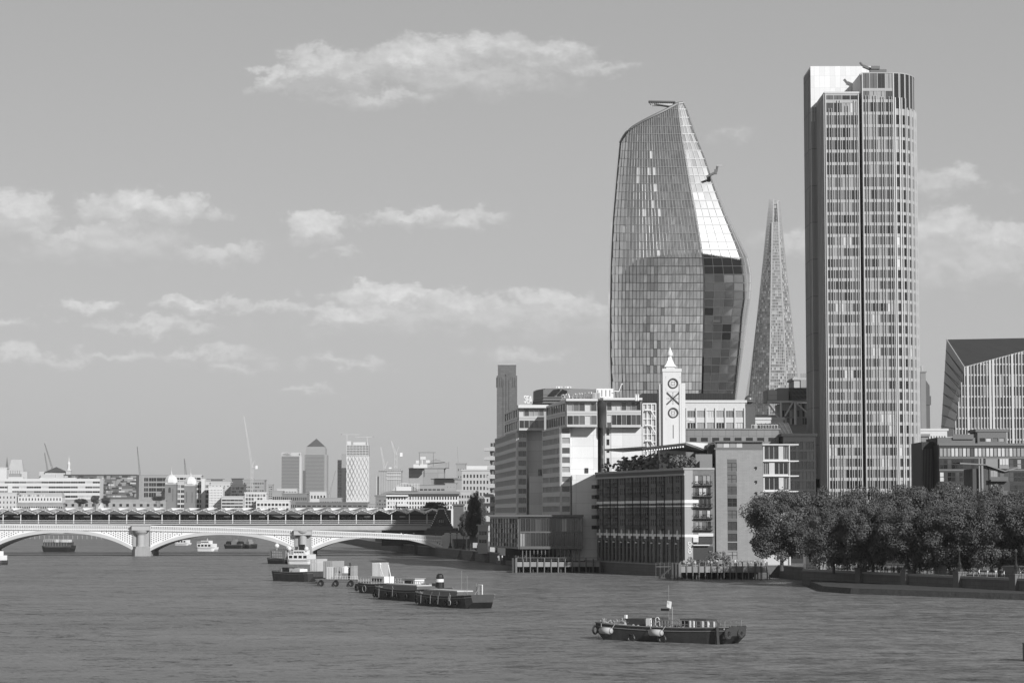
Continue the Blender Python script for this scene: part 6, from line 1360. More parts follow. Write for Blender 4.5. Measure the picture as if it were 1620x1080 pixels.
# roof garden of the warehouse
sm = [crown_mesh('foliage', 1.6, 1.9, 18, 900, .16, 50+k, [mat('roof leaf', .24, .7, var=.5, sc=1.5), mat('roof leaf dark', .16, .7, var=.4, sc=1.5)]) for k in range(2)]
stm = MB(); stm.tube((0, 0, 0), (0, 0, 2), .08, 5); stm = stm.mesh('stem', mbark)
pos = [(-19, 57, .9), (-16.5, 50, .8), (-14.5, 43, 1.2), (-12.2, 37, 1.3), (-10.4, 31, 1.25), (-8.6, 26, 1.3), (-7.2, 21, 1.3), (-5.6, 17, 1.2), (-4.2, 12, 1.25), (-2.8, 8, 1.2), (-1.4, 4, 1.05), (.8, 3.2, 1.0)]
shr = 'far left end of|second from the left on|third from the left on|fourth from the left on|fifth from the left on|sixth from the left on|seventh from the left on|eighth from the left on|ninth from the left on|third from the right on|second from the right on|right hand corner of'.split('|')
for i, (x, y, s) in enumerate(pos):
    o = thing('roof_shrub', 'bushy shrub in the roof garden, %s the warehouse roof' % shr[i], 'shrub', (46.3+x*1.0+.5, 625+y, GZ+HW), rnd.uniform(0, 6), 'shrubs of the warehouse roof garden')
    c = bpy.data.objects.new('foliage', sm[i % 2]); C.objects.link(c); c.parent = o; c.location = (0, 0, 2.0*s); c.scale = (s*1.25, s*1.25, s*1.0); t = bpy.data.objects.new('stem', stm); C.objects.link(t); t.parent = o
for i, (u, v, D, s, lb) in enumerate(((1092, 884, 618, .7, 'dark bush at the foot of the pale lettered pier'), (1128, 878, 620, 1.2, 'dark bush between the warehouse entrance and stair block'), (1143, 880, 619, 1.1, 'rounded dark bush at the foot of the brick stair block'), (1150, 886, 618, .8, 'small low bush right of the rounded dark bush'))):
    o = thing('riverside_bush', lb, 'bush', (XX(u, D), D, GZ)); c = bpy.data.objects.new('foliage', sm[i % 2]); C.objects.link(c); c.parent = o; c.location = (0, 0, 1.8*s); c.scale = (s, s, s)
    t = bpy.data.objects.new('stem', stm); C.objects.link(t); t.parent = o

# ================================================================ boats
mh = mat('hull black', .02, .5, var=.3, sc=1); mhw = mat('hull worn', .045, .6, var=.5, sc=.6, streak=.3); mdeck = mat('boat deck', .34, .8, var=.25, sc=1); mwh = mat('boat white', .75, .5, var=.05); mgy = mat('boat grey', .22, .6, var=.2, sc=1); mcan = mat('tarpaulin', .045, .7, var=.3); mrope = mat('rope pale', .3, .8)
def hull(L_, W_, H_, n=14, rake=.14, taper=.25, flare=.0, z0=-.6, sheer=.3, pointed=0.):
    """lofted hull along x; pointed>0 narrows the +x end into a bow"""
    q = MB(); st = []
    for i in range(n+1):
        t = -1+2*i/n; x = t*L_/2; e = max(0, (abs(t)-(1-2*rake))/(2*rake)); w = W_/2*(1-taper*e**2)
        if pointed and t > .2: w = W_/2*max(.04, 1-((t-.2)/.8)**2*pointed)
        zb = z0+(H_*.55-z0)*e**1.6; zt = H_+sheer*t*t
        st.append([(x, -w, zt), (x, -w*(1-.06-flare), (zt+zb)/2), (x, -w*.86, zb), (x, w*.86, zb), (x, w*(1-.06-flare), (zt+zb)/2), (x, w, zt)])
    k = 6; vs = [p for s in st for p in s]; fs = []
    for i in range(n):
        for j in range(k-1): fs.append((i*k+j, i*k+j+1, (i+1)*k+j+1, (i+1)*k+j))
    fs += [tuple(range(k-1, -1, -1)), tuple(n*k+j for j in range(k))]; q.add(vs, fs)
    d = MB()
    for i in range(n):
        a, b = st[i], st[i+1]; dz = .25
        d.quad((a[0][0], a[0][1], a[0][2]-dz), (b[0][0], b[0][1], b[0][2]-dz), (b[5][0], b[5][1], b[5][2]-dz), (a[5][0], a[5][1], a[5][2]-dz))
    g = MB()
    for i in range(n):
        for j, s in ((0, 1), (5, -1)):
            a, b = Vector(st[i][j]), Vector(st[i+1][j]); g.tube(a, b, .09, 4); g.tube(a-Vector((0, -s*.03, .45)), b-Vector((0, -s*.03, .45)), .06, 4)
    return q, d, g
def boat(name, lb, cat, uL, DL, uR, DR, W_, H_, m=None, grp=None, **kw):
    a, b = Vector((XX(uL, DL), DL)), Vector((XX(uR, DR), DR)); c = (a+b)/2; d = b-a; L_ = d.length
    o = thing(name, lb, cat, (c.x, c.y, 0), math.atan2(d.y, d.x), grp); q, dk, g = hull(L_, W_, H_, **kw)
    q.build('hull', m or mhw, o); dk.build('deck', mdeck, o); g.build('rubbing_strake', mgy, o)
    return o, L_
def tyre(o, x, y, z, r=.42, n=1):
    q = MB(); q.torus((x, y, z), Matrix.Rotation(math.pi/2, 4, 'X').to_quaternion(), r, .15, 14, 6); q.build('tyre_fender', mh, o)
def rail(o, x0, x1, y, z, h=1., n=6, m=None, r=.035, name='railing'):
    q = MB(); q.tube((x0, y, z+h), (x1, y, z+h), r, 4); q.tube((x0, y, z+h*.5), (x1, y, z+h*.5), r*.8, 4)
    for i in range(n+1): x = x0+(x1-x0)*i/n; q.tube((x, y, z), (x, y, z+h), r, 4)
    q.build(name, m or mwh, o)
# the nearest barge
o, L1 = boat('moored_barge', 'nearest black steel barge with pale cylinder fenders and dark canvas covers', 'barge', 956, 311, 1166, 297, 5.2, 1.9, grp='barges moored in the river')
hx = L1/2
def bxp(u): # fraction along the near side from photo column
    return (u-946)/(1176-946)*L1-hx
for u, z in ((1018, .35), (1072, .4)): tyre(o, bxp(u), -2.95, z, .5)
for u0, u1, z in ((967, 985, 1.25), (1054, 1073, 1.25)):
    q = MB(); a, b = Vector((bxp(u0), -3.25, z)), Vector((bxp(u1), -3.25, z-.05)); q.tube(a, b, .43, 14); d = (b-a).normalized(); q.tube(b, b+d*.18, .43, 14, .24); q.tube(a-d*.18, a, .24, 14, .43); q.build('cylinder_fender', mat('fender pale', .4, .6, var=.15, sc=1), o, True)
    q = MB(); q.tube(a+d*.1, (a.x-.3, -2.8, 2.1), .05, 4); q.tube(b-d*.1, (b.x+.3, -2.8, 2.1), .05, 4); q.build('rope', mrope, o)
def dbox(o, x0, x1, y0, y1, z0, z1, name, m, top=None):
    q = MB(); q.prism([(x0, y0), (x1, y0), (x1, y1), (x0, y1)], z0, z1, top); return q.build(name, m, o)
x = bxp(1003); dbox(o, x, bxp(1025), -.6, 1.8, 1.7, 2.75, 'canvas_cover', mcan, [(x-1.6, -.6), (bxp(1022), -.6), (bxp(1022), 1.8), (x-1.6, 1.8)]); x = bxp(1022)
dbox(o, x+.2, bxp(1050), -1., 2., 1.7, 2.95, 'canvas_cover', mcan, [(x+1.2, -.6), (bxp(1046), -.6), (bxp(1046), 1.6), (x+1.2, 1.6)])
dbox(o, bxp(1032), bxp(1039), -1.5, -1.1, 1.9, 2.9, 'white_locker', mwh)
q = MB(); q.torus((bxp(1047), -.9, 2.75), Matrix.Rotation(math.pi/2, 4, 'X').to_quaternion(), .3, .06, 14, 5); q.tube((bxp(1047)-.38, -.9, 2), (bxp(1047)-.3, -.9, 2.75), .05, 4); q.tube((bxp(1047)+.38, -.9, 2), (bxp(1047)+.3, -.9, 2.75), .05, 4); q.build('hoop', mwh, o)
xm = bxp(1068); q = MB(); q.tube((xm, -.3, 1.7), (xm, -.3, 4.4), .05, 6); q.tube((xm-.4, -.3, 1.7), (xm, -.3, 3.2), .04, 4); q.tube((xm-.55, -.3, 2.4), (xm-.55, -.3, 7.2), .02, 3); q.build('mast', mrope, o)
q = MB(); q.add([(xm-.75, -.5, 4.4), (xm-.1, -.5, 4.2), (xm-.3, -.1, 5.1), (xm-.95, -.1, 5.2), (xm-.75, -.44, 4.36), (xm-.1, -.44, 4.16), (xm-.3, -.04, 5.06), (xm-.95, -.04, 5.16)], [(0, 1, 2, 3), (7, 6, 5, 4), (0, 4, 5, 1), (1, 5, 6, 2), (2, 6, 7, 3), (3, 7, 4, 0)]); q.build('solar_panel', mwh, o)
dbox(o, xm-1.7, xm-.5, -.5, -.3, 3.9, 4.2, 'sign_box', mh)
rail(o, bxp(1045), bxp(1090), -2.1, 1.8, 1.0, 9, mgy, .05); rail(o, bxp(1090), bxp(1170), -2.1, 1.8, 1.05, 12, mgy, .055); rail(o, bxp(1060), bxp(1165), 2.2, 1.9, 1.0, 12, mgy, .05)
dbox(o, bxp(1093), bxp(1107), -1.4, 1.4, 1.7, 2.85, 'dark_cabin', mh); dbox(o, bxp(1092), bxp(1108), -1.7, 1.7, 2.853, 2.97, 'cabin_roof', mcan)
dbox(o, bxp(1108), bxp(1136), -1.2, 1.9, 1.7, 3.0, 'canvas_cover', mcan, [(bxp(1112), -.8), (bxp(1129), -.8), (bxp(1129), 1.4), (bxp(1112), 1.4)])
for u in (1112, 1118, 1133, 1142, 1152): dbox(o, bxp(u), bxp(u)+.22, -2.2, -2.0, 1.7, 2.85, 'white_post', mwh)
q = MB()
for i in range(26): x = rnd.uniform(-hx+.5, hx-.5); y = -2.3+rnd.uniform(0, .6); q.ball((x, y, 1.85+rnd.uniform(0, .1)), rnd.uniform(.1, .22), 6)
tag(q.build('deck_clutter', mrope, o), kind='stuff')
q = MB()
for i in range(22): a = Vector((-hx+1.2+rnd.uniform(-.9, 1.8), rnd.uniform(-1.5, 1), 2.1)); q.tube(a, a+Vector((rnd.uniform(-.6, .6), rnd.uniform(-.3, .3), rnd.uniform(.1, .6))), .07, 4)
tag(q.build('stern_gear', mrope, o), kind='stuff'); q = MB(); q.box(-hx+3.7, -hx+4.0, -.5, -.2, 1.8, 3.2); q.build('marker_post', mwh, o)
q = MB(); q.torus((hx-.1, -2.0, 1.3), Matrix.Rotation(math.pi/2, 4, 'Y').to_quaternion(), .5, .22, 12, 6); q.torus((hx+.15, .4, 1.3), Matrix.Rotation(math.pi/2, 4, 'Y').to_quaternion(), .4, .2, 12, 6); q.tube((hx-1.3, -2.7, 2.2), (hx-1.2, -2.6, -.2), .22, 6); q.build('bow_fender', mat('old rope dark', .05, .9, var=.5, sc=2, bump=.2), o)
q = MB(); q.torus((-hx+.1, -2.1, 1.2), Matrix.Rotation(math.pi/2, 4, 'Y').to_quaternion(), .5, .14, 12, 5); q.build('tyre_fender', mh, o)
# pair of lighters
def lighter(lb, uL, DL, uR, DR, W_, H_, seed, left=False):
    o, L_ = boat('moored_barge', lb, 'barge', uL, DL, uR, DR, W_, H_, grp='barges moored in the river', sheer=.45); h = L_/2
    dbox(o, -h*.78, h*.45, -W_*.36, W_*.36, H_-.3, H_+.75, 'hatch_coaming', mat('coaming grey', .10, .7, var=.3), [(-h*.78, -W_*.3), (h*.45, -W_*.3), (h*.45, W_*.3), (-h*.78, W_*.3)])
    dbox(o, -h*.7, h*.38, -W_*.26, W_*.26, H_+.753, H_+.95, 'hatch_cover', mat('hatch pale', .5, .7, var=.2))
    dbox(o, h*.5, h*.96, -W_*.36, W_*.36, H_-.24, H_+.12, 'foredeck', mat('fore deck pale', .6, .7, var=.15))
    for k in range(5): tyre(o, -h*.8+k*h*.36, -W_*.53, H_*.45, .4)
    q = MB()
    for k in range(4):
        x = rnd.uniform(-h*.85, h*.8); q.tube((x, -W_*.5, H_+.05), (x+rnd.uniform(-.6, .6), -W_*.52, H_+.6), .045, 4); q.tube((x, -W_*.53, H_), (x+.1, -W_*.55, rnd.uniform(.2, 1)), .04, 4)
    tag(q.build('mooring_lines', mrope, o), kind='stuff')
    return o, h
o, h = lighter('left of two overlapping black lighters, with a ring of old tyres at its blunt end', 611, 462, 700, 441, 6.2, 2.1, 1)
for k in range(5):
    tyre(o, -h+.1+k*.35, -2.6+k*.1, .9+.5*(k % 2), .5)
o, h = lighter('right of two overlapping black lighters, with a white frame on its bow', 676, 430, 764, 411, 6.2, 2.0, 2)
q = MB(); 
for a, b in (((h-1.6, 0, 2.2), (h-1.6, 0, 4.1)), ((h-.2, 0, 2.2), (h-.2, 0, 4.1)), ((h-1.6, 0, 4.1), (h-.2, 0, 4.1)), ((h-3.2, 0, 2.2), (h-1.6, 0, 3.4))): q.tube(a, b, .1, 5)
q.build('bow_frame', mwh, o)
q = MB(); q.tube((h*.45, 0, 2.2), (h*.45, 0, 5.6), .05, 4); q.tube((h*.08, 1, 2.2), (h*.08, 1, 6.4), .05, 4); q.tube((h*.78, 0, 2.2), (h*.78, 0, 4.4), .05, 4); q.build('mast', mgy, o)
q = MB(); q.torus((h*.42, -3.35, .9), Matrix.Rotation(math.pi/2, 4, 'X').to_quaternion(), .45, .09, 14, 5); q.tube((h*.42, -3.3, 1.3), (h*.42, -3.2, 2.3), .07, 4); q.build('lifebuoy', mrope, o)
# tug alongside them, black funnel
o, L_ = boat('moored_tug', 'work boat with a thick black banded funnel behind the overlapping lighters', 'boat', 640, 470, 704, 462, 5.5, 1.8); h = L_/2
q = MB(); q.lathe((h-1.4, 0, 1.6), [(.85, 0), (.85, 1.5), (.75, 1.51), (.75, 2.6), (.72, 2.61), (.66, 3.0), (.3, 3.25)], 16); q.build('funnel', mh, o); q = MB(); q.lathe((h-1.4, 0, 4.3), [(.79, -1.1), (.79, -.5)], 16); q.build('funnel_band', mwh, o)
dbox(o, -h+1, -h+4.4, -1.3, 1.3, 1.6, 3.7, 'wheelhouse', mwh); dbox(o, -h+1.5, -h+3.9, -1.34, -1.301, 2.6, 3.4, 'wheelhouse_window', GL[0]); dbox(o, -h+.8, -h+4.6, -1.5, 1.5, 3.703, 3.85, 'wheelhouse_roof', mdeck)
rail(o, -h+4.6, h-3, -2.4, 1.7, 1.6, 8, mgy, .06); dbox(o, -h+6, h-3.4, -1.1, 1.2, 1.6, 2.9, 'engine_casing', mgy)
# work boat with pale superstructure and container
o, L_ = boat('work_boat', 'black work boat with cluttered white rails, left of the overlapping lighters', 'boat', 580, 498, 628, 488, 5.5, 2.0, pointed=.0); h = L_/2
tyre(o, -h+.8, -2.9, 1.0, .5); rail(o, -h+.5, h-1, -2.3, 2.0, 1.2, 10); rail(o, -h+.5, h-1, 2.3, 2.0, 1.2, 10); dbox(o, -h*.4, h*.5, -1.2, 1.2, 1.8, 3.6, 'deckhouse', mwh); dbox(o, -h*.3, h*.4, -1.24, -1.201, 2.5, 3.2, 'deckhouse_window', GL[1])
q = MB(); q.tube((0, 0, 3.6), (-.5, 0, 6.2), .08, 5); q.tube((.8, 0, 3.6), (-.5, 0, 5.6), .06, 5); q.tube((h*.7, 0, 2), (h*.45, 0, 6.0), .1, 5); q.ball((-.5, 0, 6.1), .25, 8); q.build('mast', mwh, o)
q = MB(); q.torus((-h*.35, -2.9, 1.0), Matrix.Rotation(math.pi/2, 4, 'X').to_quaternion(), .7, .06, 12, 4); q.build('hanging_rope', mrope, o)
def pontoon(lb, uL, uR, D, W_, H_, tyres):
    o, L_ = boat('work_pontoon', lb, 'pontoon', uL, D, uR, D-4, W_, H_, mgy, rake=.03, taper=.02, sheer=0); h = L_/2
    for k in range(tyres): tyre(o, -h*.7+k*2*h*.7/max(1, tyres-1), -W_/2-.1, H_*.45, .6)
    return o, h
o, h = pontoon('flat grey pontoon with machinery and big tyres, in the middle of the moored group', 511, 578, 548, 8, 1.6, 3)
q = MB(); 
for i in range(4): a = -h*.5+i*2.2; q.tube((a, -3.6, .4), (a+1.9, -3.6, 1.5), .1, 4)
q.build('side_brace', mdeck, o)
dbox(o, h*.02, h*.28, -1.5, 1.5, 1.35, 3.0, 'machine', mgy); q = MB(); q.lathe((h*.13, 0, 3.0), [(1.25, 0), (1.25, 1.2), (.6, 1.6)], 10); q.build('tank', mwh, o); q = MB(); q.box(h*.45, h*.62, -1.6, .4, 1.35, 4.7); q.build('control_tower', mdeck, o); q = MB(); q.tube((h*.38, -1, 1.4), (h*.38, -1, 5.4), .16, 6); q.build('exhaust_stack', mh, o); rail(o, -h*.1, h*.95, -3.4, 1.4, 1.0, 9); rail(o, -h*.3, h*.0, -1.4, 1.4, 1.5, 4)
def container(lb, u0, u1, D, zb, w, h_, m, ang=-.42, grp='shipping containers on the moored barges', doors=True):
    o = thing('shipping_container', lb, 'container', (XX(u0, D), D, zb), ang, grp); Ln_ = (XX(u1, D)-XX(u0, D)); q = MB(); q.box(0, Ln_, 0, w, 0, h_); q.build('box', m, o); q = MB()
    k = int(Ln_/.55)
    for i in range(k): q.box(.08+i*.55, .34+i*.55, -.06, -.002, .15, h_-.15)
    for i in range(int(w/.55)): q.box(-.06, -.002, .08+i*.55, .34+i*.55, .15, h_-.15)
    q.build('corrugation', m, o); q = MB()
    for x in (Ln_*.3, Ln_*.5, Ln_*.72): q.box(x-.04, x+.04, -.12, -.061, .1, h_-.1)
    q.build('locking_bars', mwh if doors else m, o); return o
mc1 = mat('container pale', .5, .6, var=.12, streak=.1); mc2 = mat('container mid', .36, .6, var=.12, streak=.1)
container('pale container with white locking bars on the leftmost black barge', 491, 504, 590, 1.9, 5.5, 2.6, mc1); container('stacked upper container over the leftmost barge, dark shaded end to the left', 491.5, 503.5, 590.5, 4.503, 5.3, .9, mc1)
container('larger plain container standing behind the pale one on the middle pontoon', 512, 528, 562, 1.45, 6, 4.0, mc2, doors=False)
container('light container with a round mark at the left end of the middle pontoon', 517, 529, 547, 1.45, 2.6, 2.9, mc1, -.1, doors=False)
container('short light container beside the one with the round mark', 529.4, 536, 546.5, 1.45, 2.6, 2.95, mc2, -.1, doors=False)
o_, h_ = pontoon('dark low pontoon carrying the tall striped container', 578, 612, 520, 7, 1.4, 2)
container('tall striped container with pale bars beside the work boat', 589, 605, 519, 1.3, 4.5, 4.6, mc1, -.3)
# leftmost barge
o, L_ = boat('moored_barge', 'leftmost black barge in the moored group, carrying boxes and a pale container', 'barge', 441, 592, 506, 580, 6.5, 2.3, grp='barges moored in the river', taper=.35); h = L_/2
dbox(o, -h*.5, -h*.2, -2, 1, 2.0, 3.4, 'dark_crate', mh); dbox(o, -h*.15, -h*.0, -2, 0, 2.0, 3.2, 'white_crate', mwh); dbox(o, .4, h*.42, -2.4, 0, 2.05, 3.1, 'white_crate', mwh); dbox(o, -h*.0, h*.1, -2, 1, 2.0, 3.3, 'grey_crate', mgy)
dbox(o, -h*.9, -h*.8, -.3, .3, 2.2, 2.9, 'bollard', mgy)
# moving vessels
def ferry(name, lb, uL, uR, D, Wd, Hh, hm, zt1, deck2=True, white=True, **kw):
    o, L_ = boat(name, lb, 'boat', uL, D, uR, D-3, Wd, Hh, hm, grp=kw.get('grp')); h = L_/2; m = mwh if white else mgy
    dbox(o, -h*.88, h*.8, -Wd*.4, Wd*.4, Hh-.25, Hh+1.9, 'saloon', m)
    for i in range(max(3, int(L_/2.2))): x = -h*.8+i*1.5*h/max(3, int(L_/2.2)); dbox(o, x, x+1.5*h/max(3, int(L_/2.2))*.7, -Wd*.4-.04, -Wd*.4-.002, Hh+.6, Hh+1.5, 'window', GL[0])
    if deck2:
        dbox(o, -h*.5, h*.35, -Wd*.35, Wd*.35, Hh+1.903, Hh+3.3, 'upper_deckhouse', m); dbox(o, -h*.44, h*.3, -Wd*.35-.04, -Wd*.35-.002, Hh+2.4, Hh+3.0, 'window', GL[1]); rail(o, -h*.88, h*.8, -Wd*.38, Hh+1.9, 1.0, 8, m, .05)
    q = MB(); q.tube((0, 0, Hh+1.9), (0, 0, Hh+zt1), .08, 5); q.tube((-.5, 0, Hh+zt1-.8), (.5, 0, Hh+zt1-.8), .06, 4); q.build('mast', m, o); return o, h
o, h = ferry('river_ferry', 'white river ferry heading past the middle bridge pier, with dome lamps on its upper deck', 459, 499, 800, 7, 1.4, mwh, 5, True)
for x in (-h*.9, h*.45):
    q = MB(); q.ball((x, -1.5, 5.2), .75, 10); q.build('radome', mwh, o)
dbox(o, -h*.2, h*.1, -1, 1, 4.7, 6.6, 'bridge_house', mh)
o, L_ = boat('sightseeing_boat', 'dark open topped boat with a tilted pale hatched board, left of the white ferry', 'boat', 431, 806, 462, 800, 6.5, 1.8, mh); h = L_/2; 
dbox(o, -h*.7, h*.9, -2.6, 2.6, 1.6, 4.6, 'saloon', mgy); q = MB(); q.add([(-h*.45, -2.75, 2.2), (h*.6, -2.75, 1.9), (h*.62, -2.9, 4.1), (-h*.4, -2.9, 4.5), (-h*.45, -2.65, 2.2), (h*.6, -2.65, 1.9), (h*.62, -2.8, 4.1), (-h*.4, -2.8, 4.5)], [(0, 1, 2, 3), (7, 6, 5, 4), (0, 4, 5, 1), (1, 5, 6, 2), (2, 6, 7, 3), (3, 7, 4, 0)]); q.build('hatched_board', mat('board hatched', .5, .6, panel=(.8, .9, .12, .4)), o)
q = MB(); q.ball((-h*.3, -1, 6.1), .8, 10); q.tube((-h*.3, -1, 4.6), (-h*.3, -1, 7.6), .08, 5); q.ball((h*.9, -1.2, 5.4), .75, 10); q.tube((h*.9, -1.2, 3), (h*.9, -1.2, 5), .1, 5); q.build('radome', mwh, o); rail(o, -h*.8, h*.8, 2.4, 4.6, 1.2, 9, mgy, .06)
o, L_ = boat('excursion_boat', 'dark broad passenger boat seen end on under the left arch', 'boat', 71, 1076, 117, 1074, 9, 2.6, mh, rake=.1); h = L_/2
dbox(o, -h*.92, h*.85, -3.2, 3.2, 2.4, 4.4, 'saloon', mat('saloon dark', .06, .5)); dbox(o, -h*.8, -h*.3, -2.6, 2.6, 4.403, 5.8, 'upper_cabin', mgy); dbox(o, h*.3, h*.75, -2.6, 2.6, 4.403, 5.6, 'upper_cabin', mwh); rail(o, -h*.9, h*.85, -3, 4.4, 1.2, 12, mwh, .07)
for i in range(9): dbox(o, -h*.85+i*h*.19, -h*.85+i*h*.19+.25, -3.32, -3.202, 2.6, 4.2, 'frame_rib', mgy)
dbox(o, -.8, .9, -2.7, -2.2, 4.403, 5.7, 'end_board', mwh)
ferry('small_white_launch', 'small white passenger launch farthest of the two seen under the middle arch', 278, 301, 1330, 5, 1.0, mwh, 3.5, False)
o, h = ferry('white_tour_boat', 'white double deck tour boat seen under the middle arch', 314, 343, 1098, 6, 1.6, mwh, 4.4, True)
for k, (a, b, lb) in enumerate(((358, 388, 'dark low work boat with two round drums under the middle arch'), (389, 402, 'small dark boat trailing right behind the one with drums'))):
    o, L_ = boat('dark_work_boat', lb, 'boat', a, 1190, b, 1186, 6, 2.0, mh); h = L_/2
    dbox(o, -h*.3, h*.35, -1.5, 1.5, 1.8, 3.6, 'cabin', mgy); dbox(o, -h*.1, h*.1, -1.5, 1.5, 3.603, 4.6, 'wheelhouse', mgy)
    if k == 0:
        for x in (-h*.62, h*.55): q = MB(); q.tube((x, -2, 2.7), (x, 1.5, 2.7), 1.1, 12); q.build('drum', mh, o)
o, h = ferry('river_launch', 'small pale launch cut off by the left edge of the photo', -14, 9, 790, 4.5, 1.2, mhw, 5.4, True)
tyre(o, h*.7, -2.3, .7, .5)
# ================================================================ people
def person_mesh(name, pose, tone, legs, seed):
    bm = bpy.data.meshes.new(name); sw = pose
    J = [(0, 0, .95), (0, 0, 1.2), (0, 0, 1.45), (0, -.01, 1.56), (0, -.02, 1.68), (-.09, 0, .9), (-.1-.02*sw, .16*sw, .5), (-.1, -.02-.22*sw*-1, .08), (-.1, -.14+.22*sw, .04), (.09, 0, .9), (.1, -.16*sw, .5), (.1, -.24*sw, .08), (.1, -.14-.24*sw, .04), (-.19, 0, 1.42), (-.25, .05-.1*sw, 1.15), (-.24, -.08-.1*sw, .92), (-.23, -.12-.1*sw, .82), (.19, 0, 1.42), (.25, .05+.1*sw, 1.15), (.24, -.08+.1*sw, .92), (.23, -.12+.1*sw, .82), (0, -.02, 1.78)]
    E = [(0, 1), (1, 2), (2, 3), (3, 4), (4, 21), (0, 5), (5, 6), (6, 7), (7, 8), (0, 9), (9, 10), (10, 11), (11, 12), (2, 13), (13, 14), (14, 15), (15, 16), (2, 17), (17, 18), (18, 19), (19, 20)]
    Rr = [.15, .14, .15, .055, .1, .095, .065, .045, .045, .095, .065, .045, .045, .065, .047, .035, .035, .065, .047, .035, .035, .08]
    bm.from_pydata(J, E, []); ob_ = bpy.data.objects.new(name, bm); C.objects.link(ob_)
    m = ob_.modifiers.new('s', 'SKIN'); m.use_smooth_shade = True; ob_.modifiers.new('d', 'SUBSURF').levels = 1
    for v, r_ in zip(bm.skin_vertices[0].data, Rr): v.radius = (r_, r_*.8)
    bm.skin_vertices[0].data[0].use_root = True
    bpy.context.view_layer.update(); me = bpy.data.meshes.new_from_object(ob_.evaluated_get(bpy.context.evaluated_depsgraph_get())); bpy.data.objects.remove(ob_)
    me.materials.clear()
    for t in (mat('skin', .3, .6), mat('clothes %g' % tone, tone, .8), mat('clothes %g' % legs, legs, .8), mat('hair', .04, .7)): me.materials.append(t)
    for p in me.polygons:
        z = p.center.z; y = p.center.y; p.material_index = 2 if z < .93 and abs(p.center.x) < .2 else 1 if z < 1.5 and z > .98 else 0
        if z > 1.7 and y > -.06 or z > 1.8: p.material_index = 3
    return me
pm = [person_mesh('person', s, t, l, i) for i, (s, t, l) in enumerate(((0, .7, .05), (1, .05, .1), (.6, .35, .04), (-1, .8, .3), (0, .12, .03), (.8, .55, .5), (-.6, .03, .03), (0, .8, .06)))]
def people(n, f, lb, grp):
    for i in range(n):
        x, y, z = f(); o = bpy.data.objects.new('person', rnd.choice(pm)); C.objects.link(o); o.location = (x, y, z); o.rotation_euler = (0, 0, rnd.uniform(0, 6.28)); s = rnd.uniform(.92, 1.06); o.scale = (s, s, s); tag(o, lb, 'person', grp)
def along(p, q, d0, d1, z=GZ, t0=0, t1=1):
    def f():
        t = rnd.uniform(t0, t1); a = p+(q-p)*t; n = -wnn if p is W0 else Vector((1, 0)); k = rnd.uniform(d0, d1); return a.x+n.x*k, a.y+n.y*k, z
    return f
people(64, along(W0, W1, 1.8, 9, 3.3), 'person in summer clothes among the crowd under the embankment trees', 'crowd under the embankment trees')
people(40, along(W0, W1, 1.5, 7, 3.3, 0, .5), 'person strolling in the sunlit left part of the tree lined promenade', 'crowd on the left part of the promenade')
people(34, lambda: (rnd.uniform(XX(1082, 608), XX(1212, 608)), rnd.uniform(606, 618), ZZ(895.5, 604)-.15), 'person standing or walking on the timber pier', 'people on the timber pier')
people(26, lambda: (rnd.uniform(25, 44), rnd.uniform(675, 688), GZ) if 0 else (XX(rnd.uniform(780, 940), 700), rnd.uniform(696, 699), GZ), 'person on the shaded promenade in front of the hotel base', 'people in front of the hotel')
people(9, lambda: (rnd.uniform(XX(500, 962), XX(695, 962)), 961.8, deckz(-50)-1.3), 'person walking along the road bridge near its right end', 'people on the road bridge')
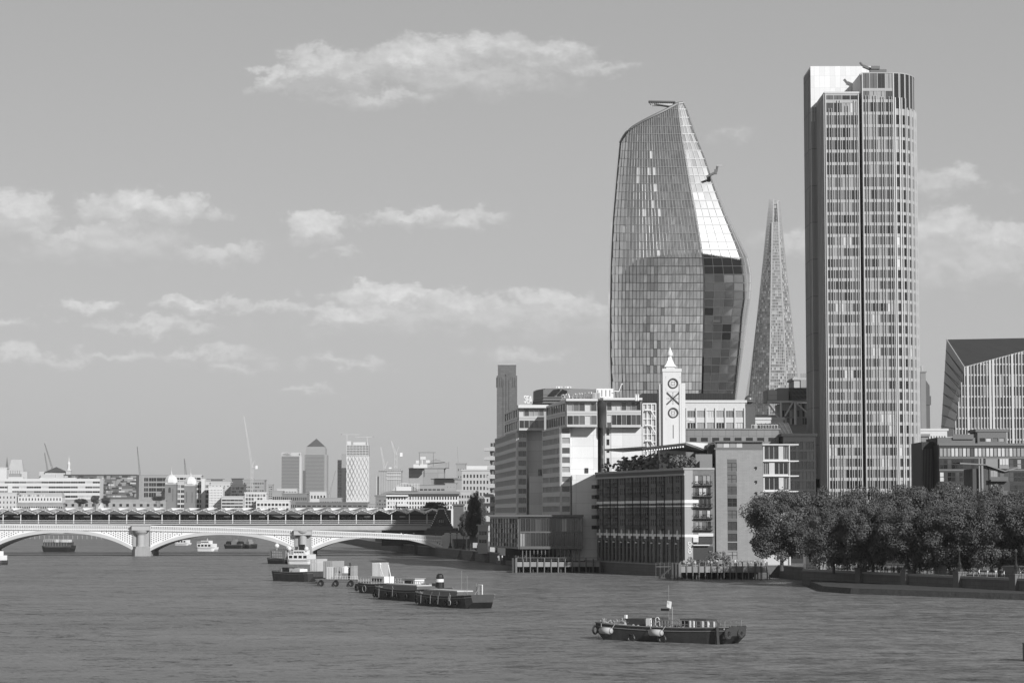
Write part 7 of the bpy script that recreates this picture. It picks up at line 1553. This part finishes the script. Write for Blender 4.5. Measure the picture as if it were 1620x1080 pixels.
# promenade underlay
pv_ = MB(); a0, a1 = W0-wnn*1.2, W1-wnn*1.2; pv_.quad((a0.x, a0.y, 3.3), (a1.x, a1.y, 3.3), (a1.x+25, a1.y+14, 3.3), (a0.x+16, a0.y+42, 3.3)); pvo = pv_.build('promenade', mat('promenade paving', .3, .8, panel=(1, 1, .03, .8)))
pvo['kind'] = 'structure'
# parasols and stalls under the trees
for k, (u, dd, lb) in enumerate(((1402, 7, 'white square parasol under the trees, left of two'), (1418, 9, 'white square parasol under the trees, right of two'))):
    p = wall_u(u)-wnn*dd; o = thing('market_parasol', lb, 'parasol', (p.x, p.y, 3.3), .4, 'parasols under the embankment trees'); q = MB(); q.tube((0, 0, 0), (0, 0, 2.6), .05, 6); q.build('pole', mlamp, o); q = MB(); q.lathe((0, 0, 2.3), [(2.1, 0), (1.0, .45), (.05, .7)], 4); q.build('canopy', MT['sign white'], o)
for k, (u, dd, wd_, lb) in enumerate(((1462, 6, 5, 'dark food stall under the trees between the middle plinths'), (1560, 8, 6, 'dark stall with a pale side panel near the right plinth'))):
    p = wall_u(u)-wnn*dd; o = thing('food_stall', lb, 'stall', (p.x, p.y, 3.3), math.atan2(wdv.y, wdv.x)+math.pi); q = MB(); q.box(-wd_/2, wd_/2, 0, 2.5, 0, 1.1); q.box(-wd_/2, wd_/2, 2.3, 2.5, 1.1, 2.4); q.box(wd_/2-.15, wd_/2, 0, 2.3, 1.1, 2.4); q.build('counter', MT['far dark'], o); q = MB(); q.prism([(-wd_/2-.4, -1), (wd_/2+.4, -1), (wd_/2+.4, 2.7), (-wd_/2-.4, 2.7)], 2.403, 2.6, [(-wd_/2, -.2), (wd_/2, -.2), (wd_/2, 2.4), (-wd_/2, 2.4)]); q.build('roof', MT['dark slab'], o); q = MB(); q.box(wd_/2+.01, wd_/2+.1, 0, 1.4, .1, 2.2); q.build('side_panel', mwh, o)
block('white_kiosk', 'white walled kiosk visible under the leftmost plane trees', 'kiosk', 1274, 1305, 868, 590, 5, MT['sign white'], 1, 3, .6, .4, w=(3, 1, 0, 0, 0, 0), margin=.5, parapet=.2)
block('grey_hut', 'small dark square hut at the corner of the inlet wall', 'hut', 1297, 1306, 883, 556, 3, mat('stone mid', .33), 1, 1, .5, .6, w=(1, 0, 0, 0, 0, 0), margin=.4, parapet=.15)
flush_windows()
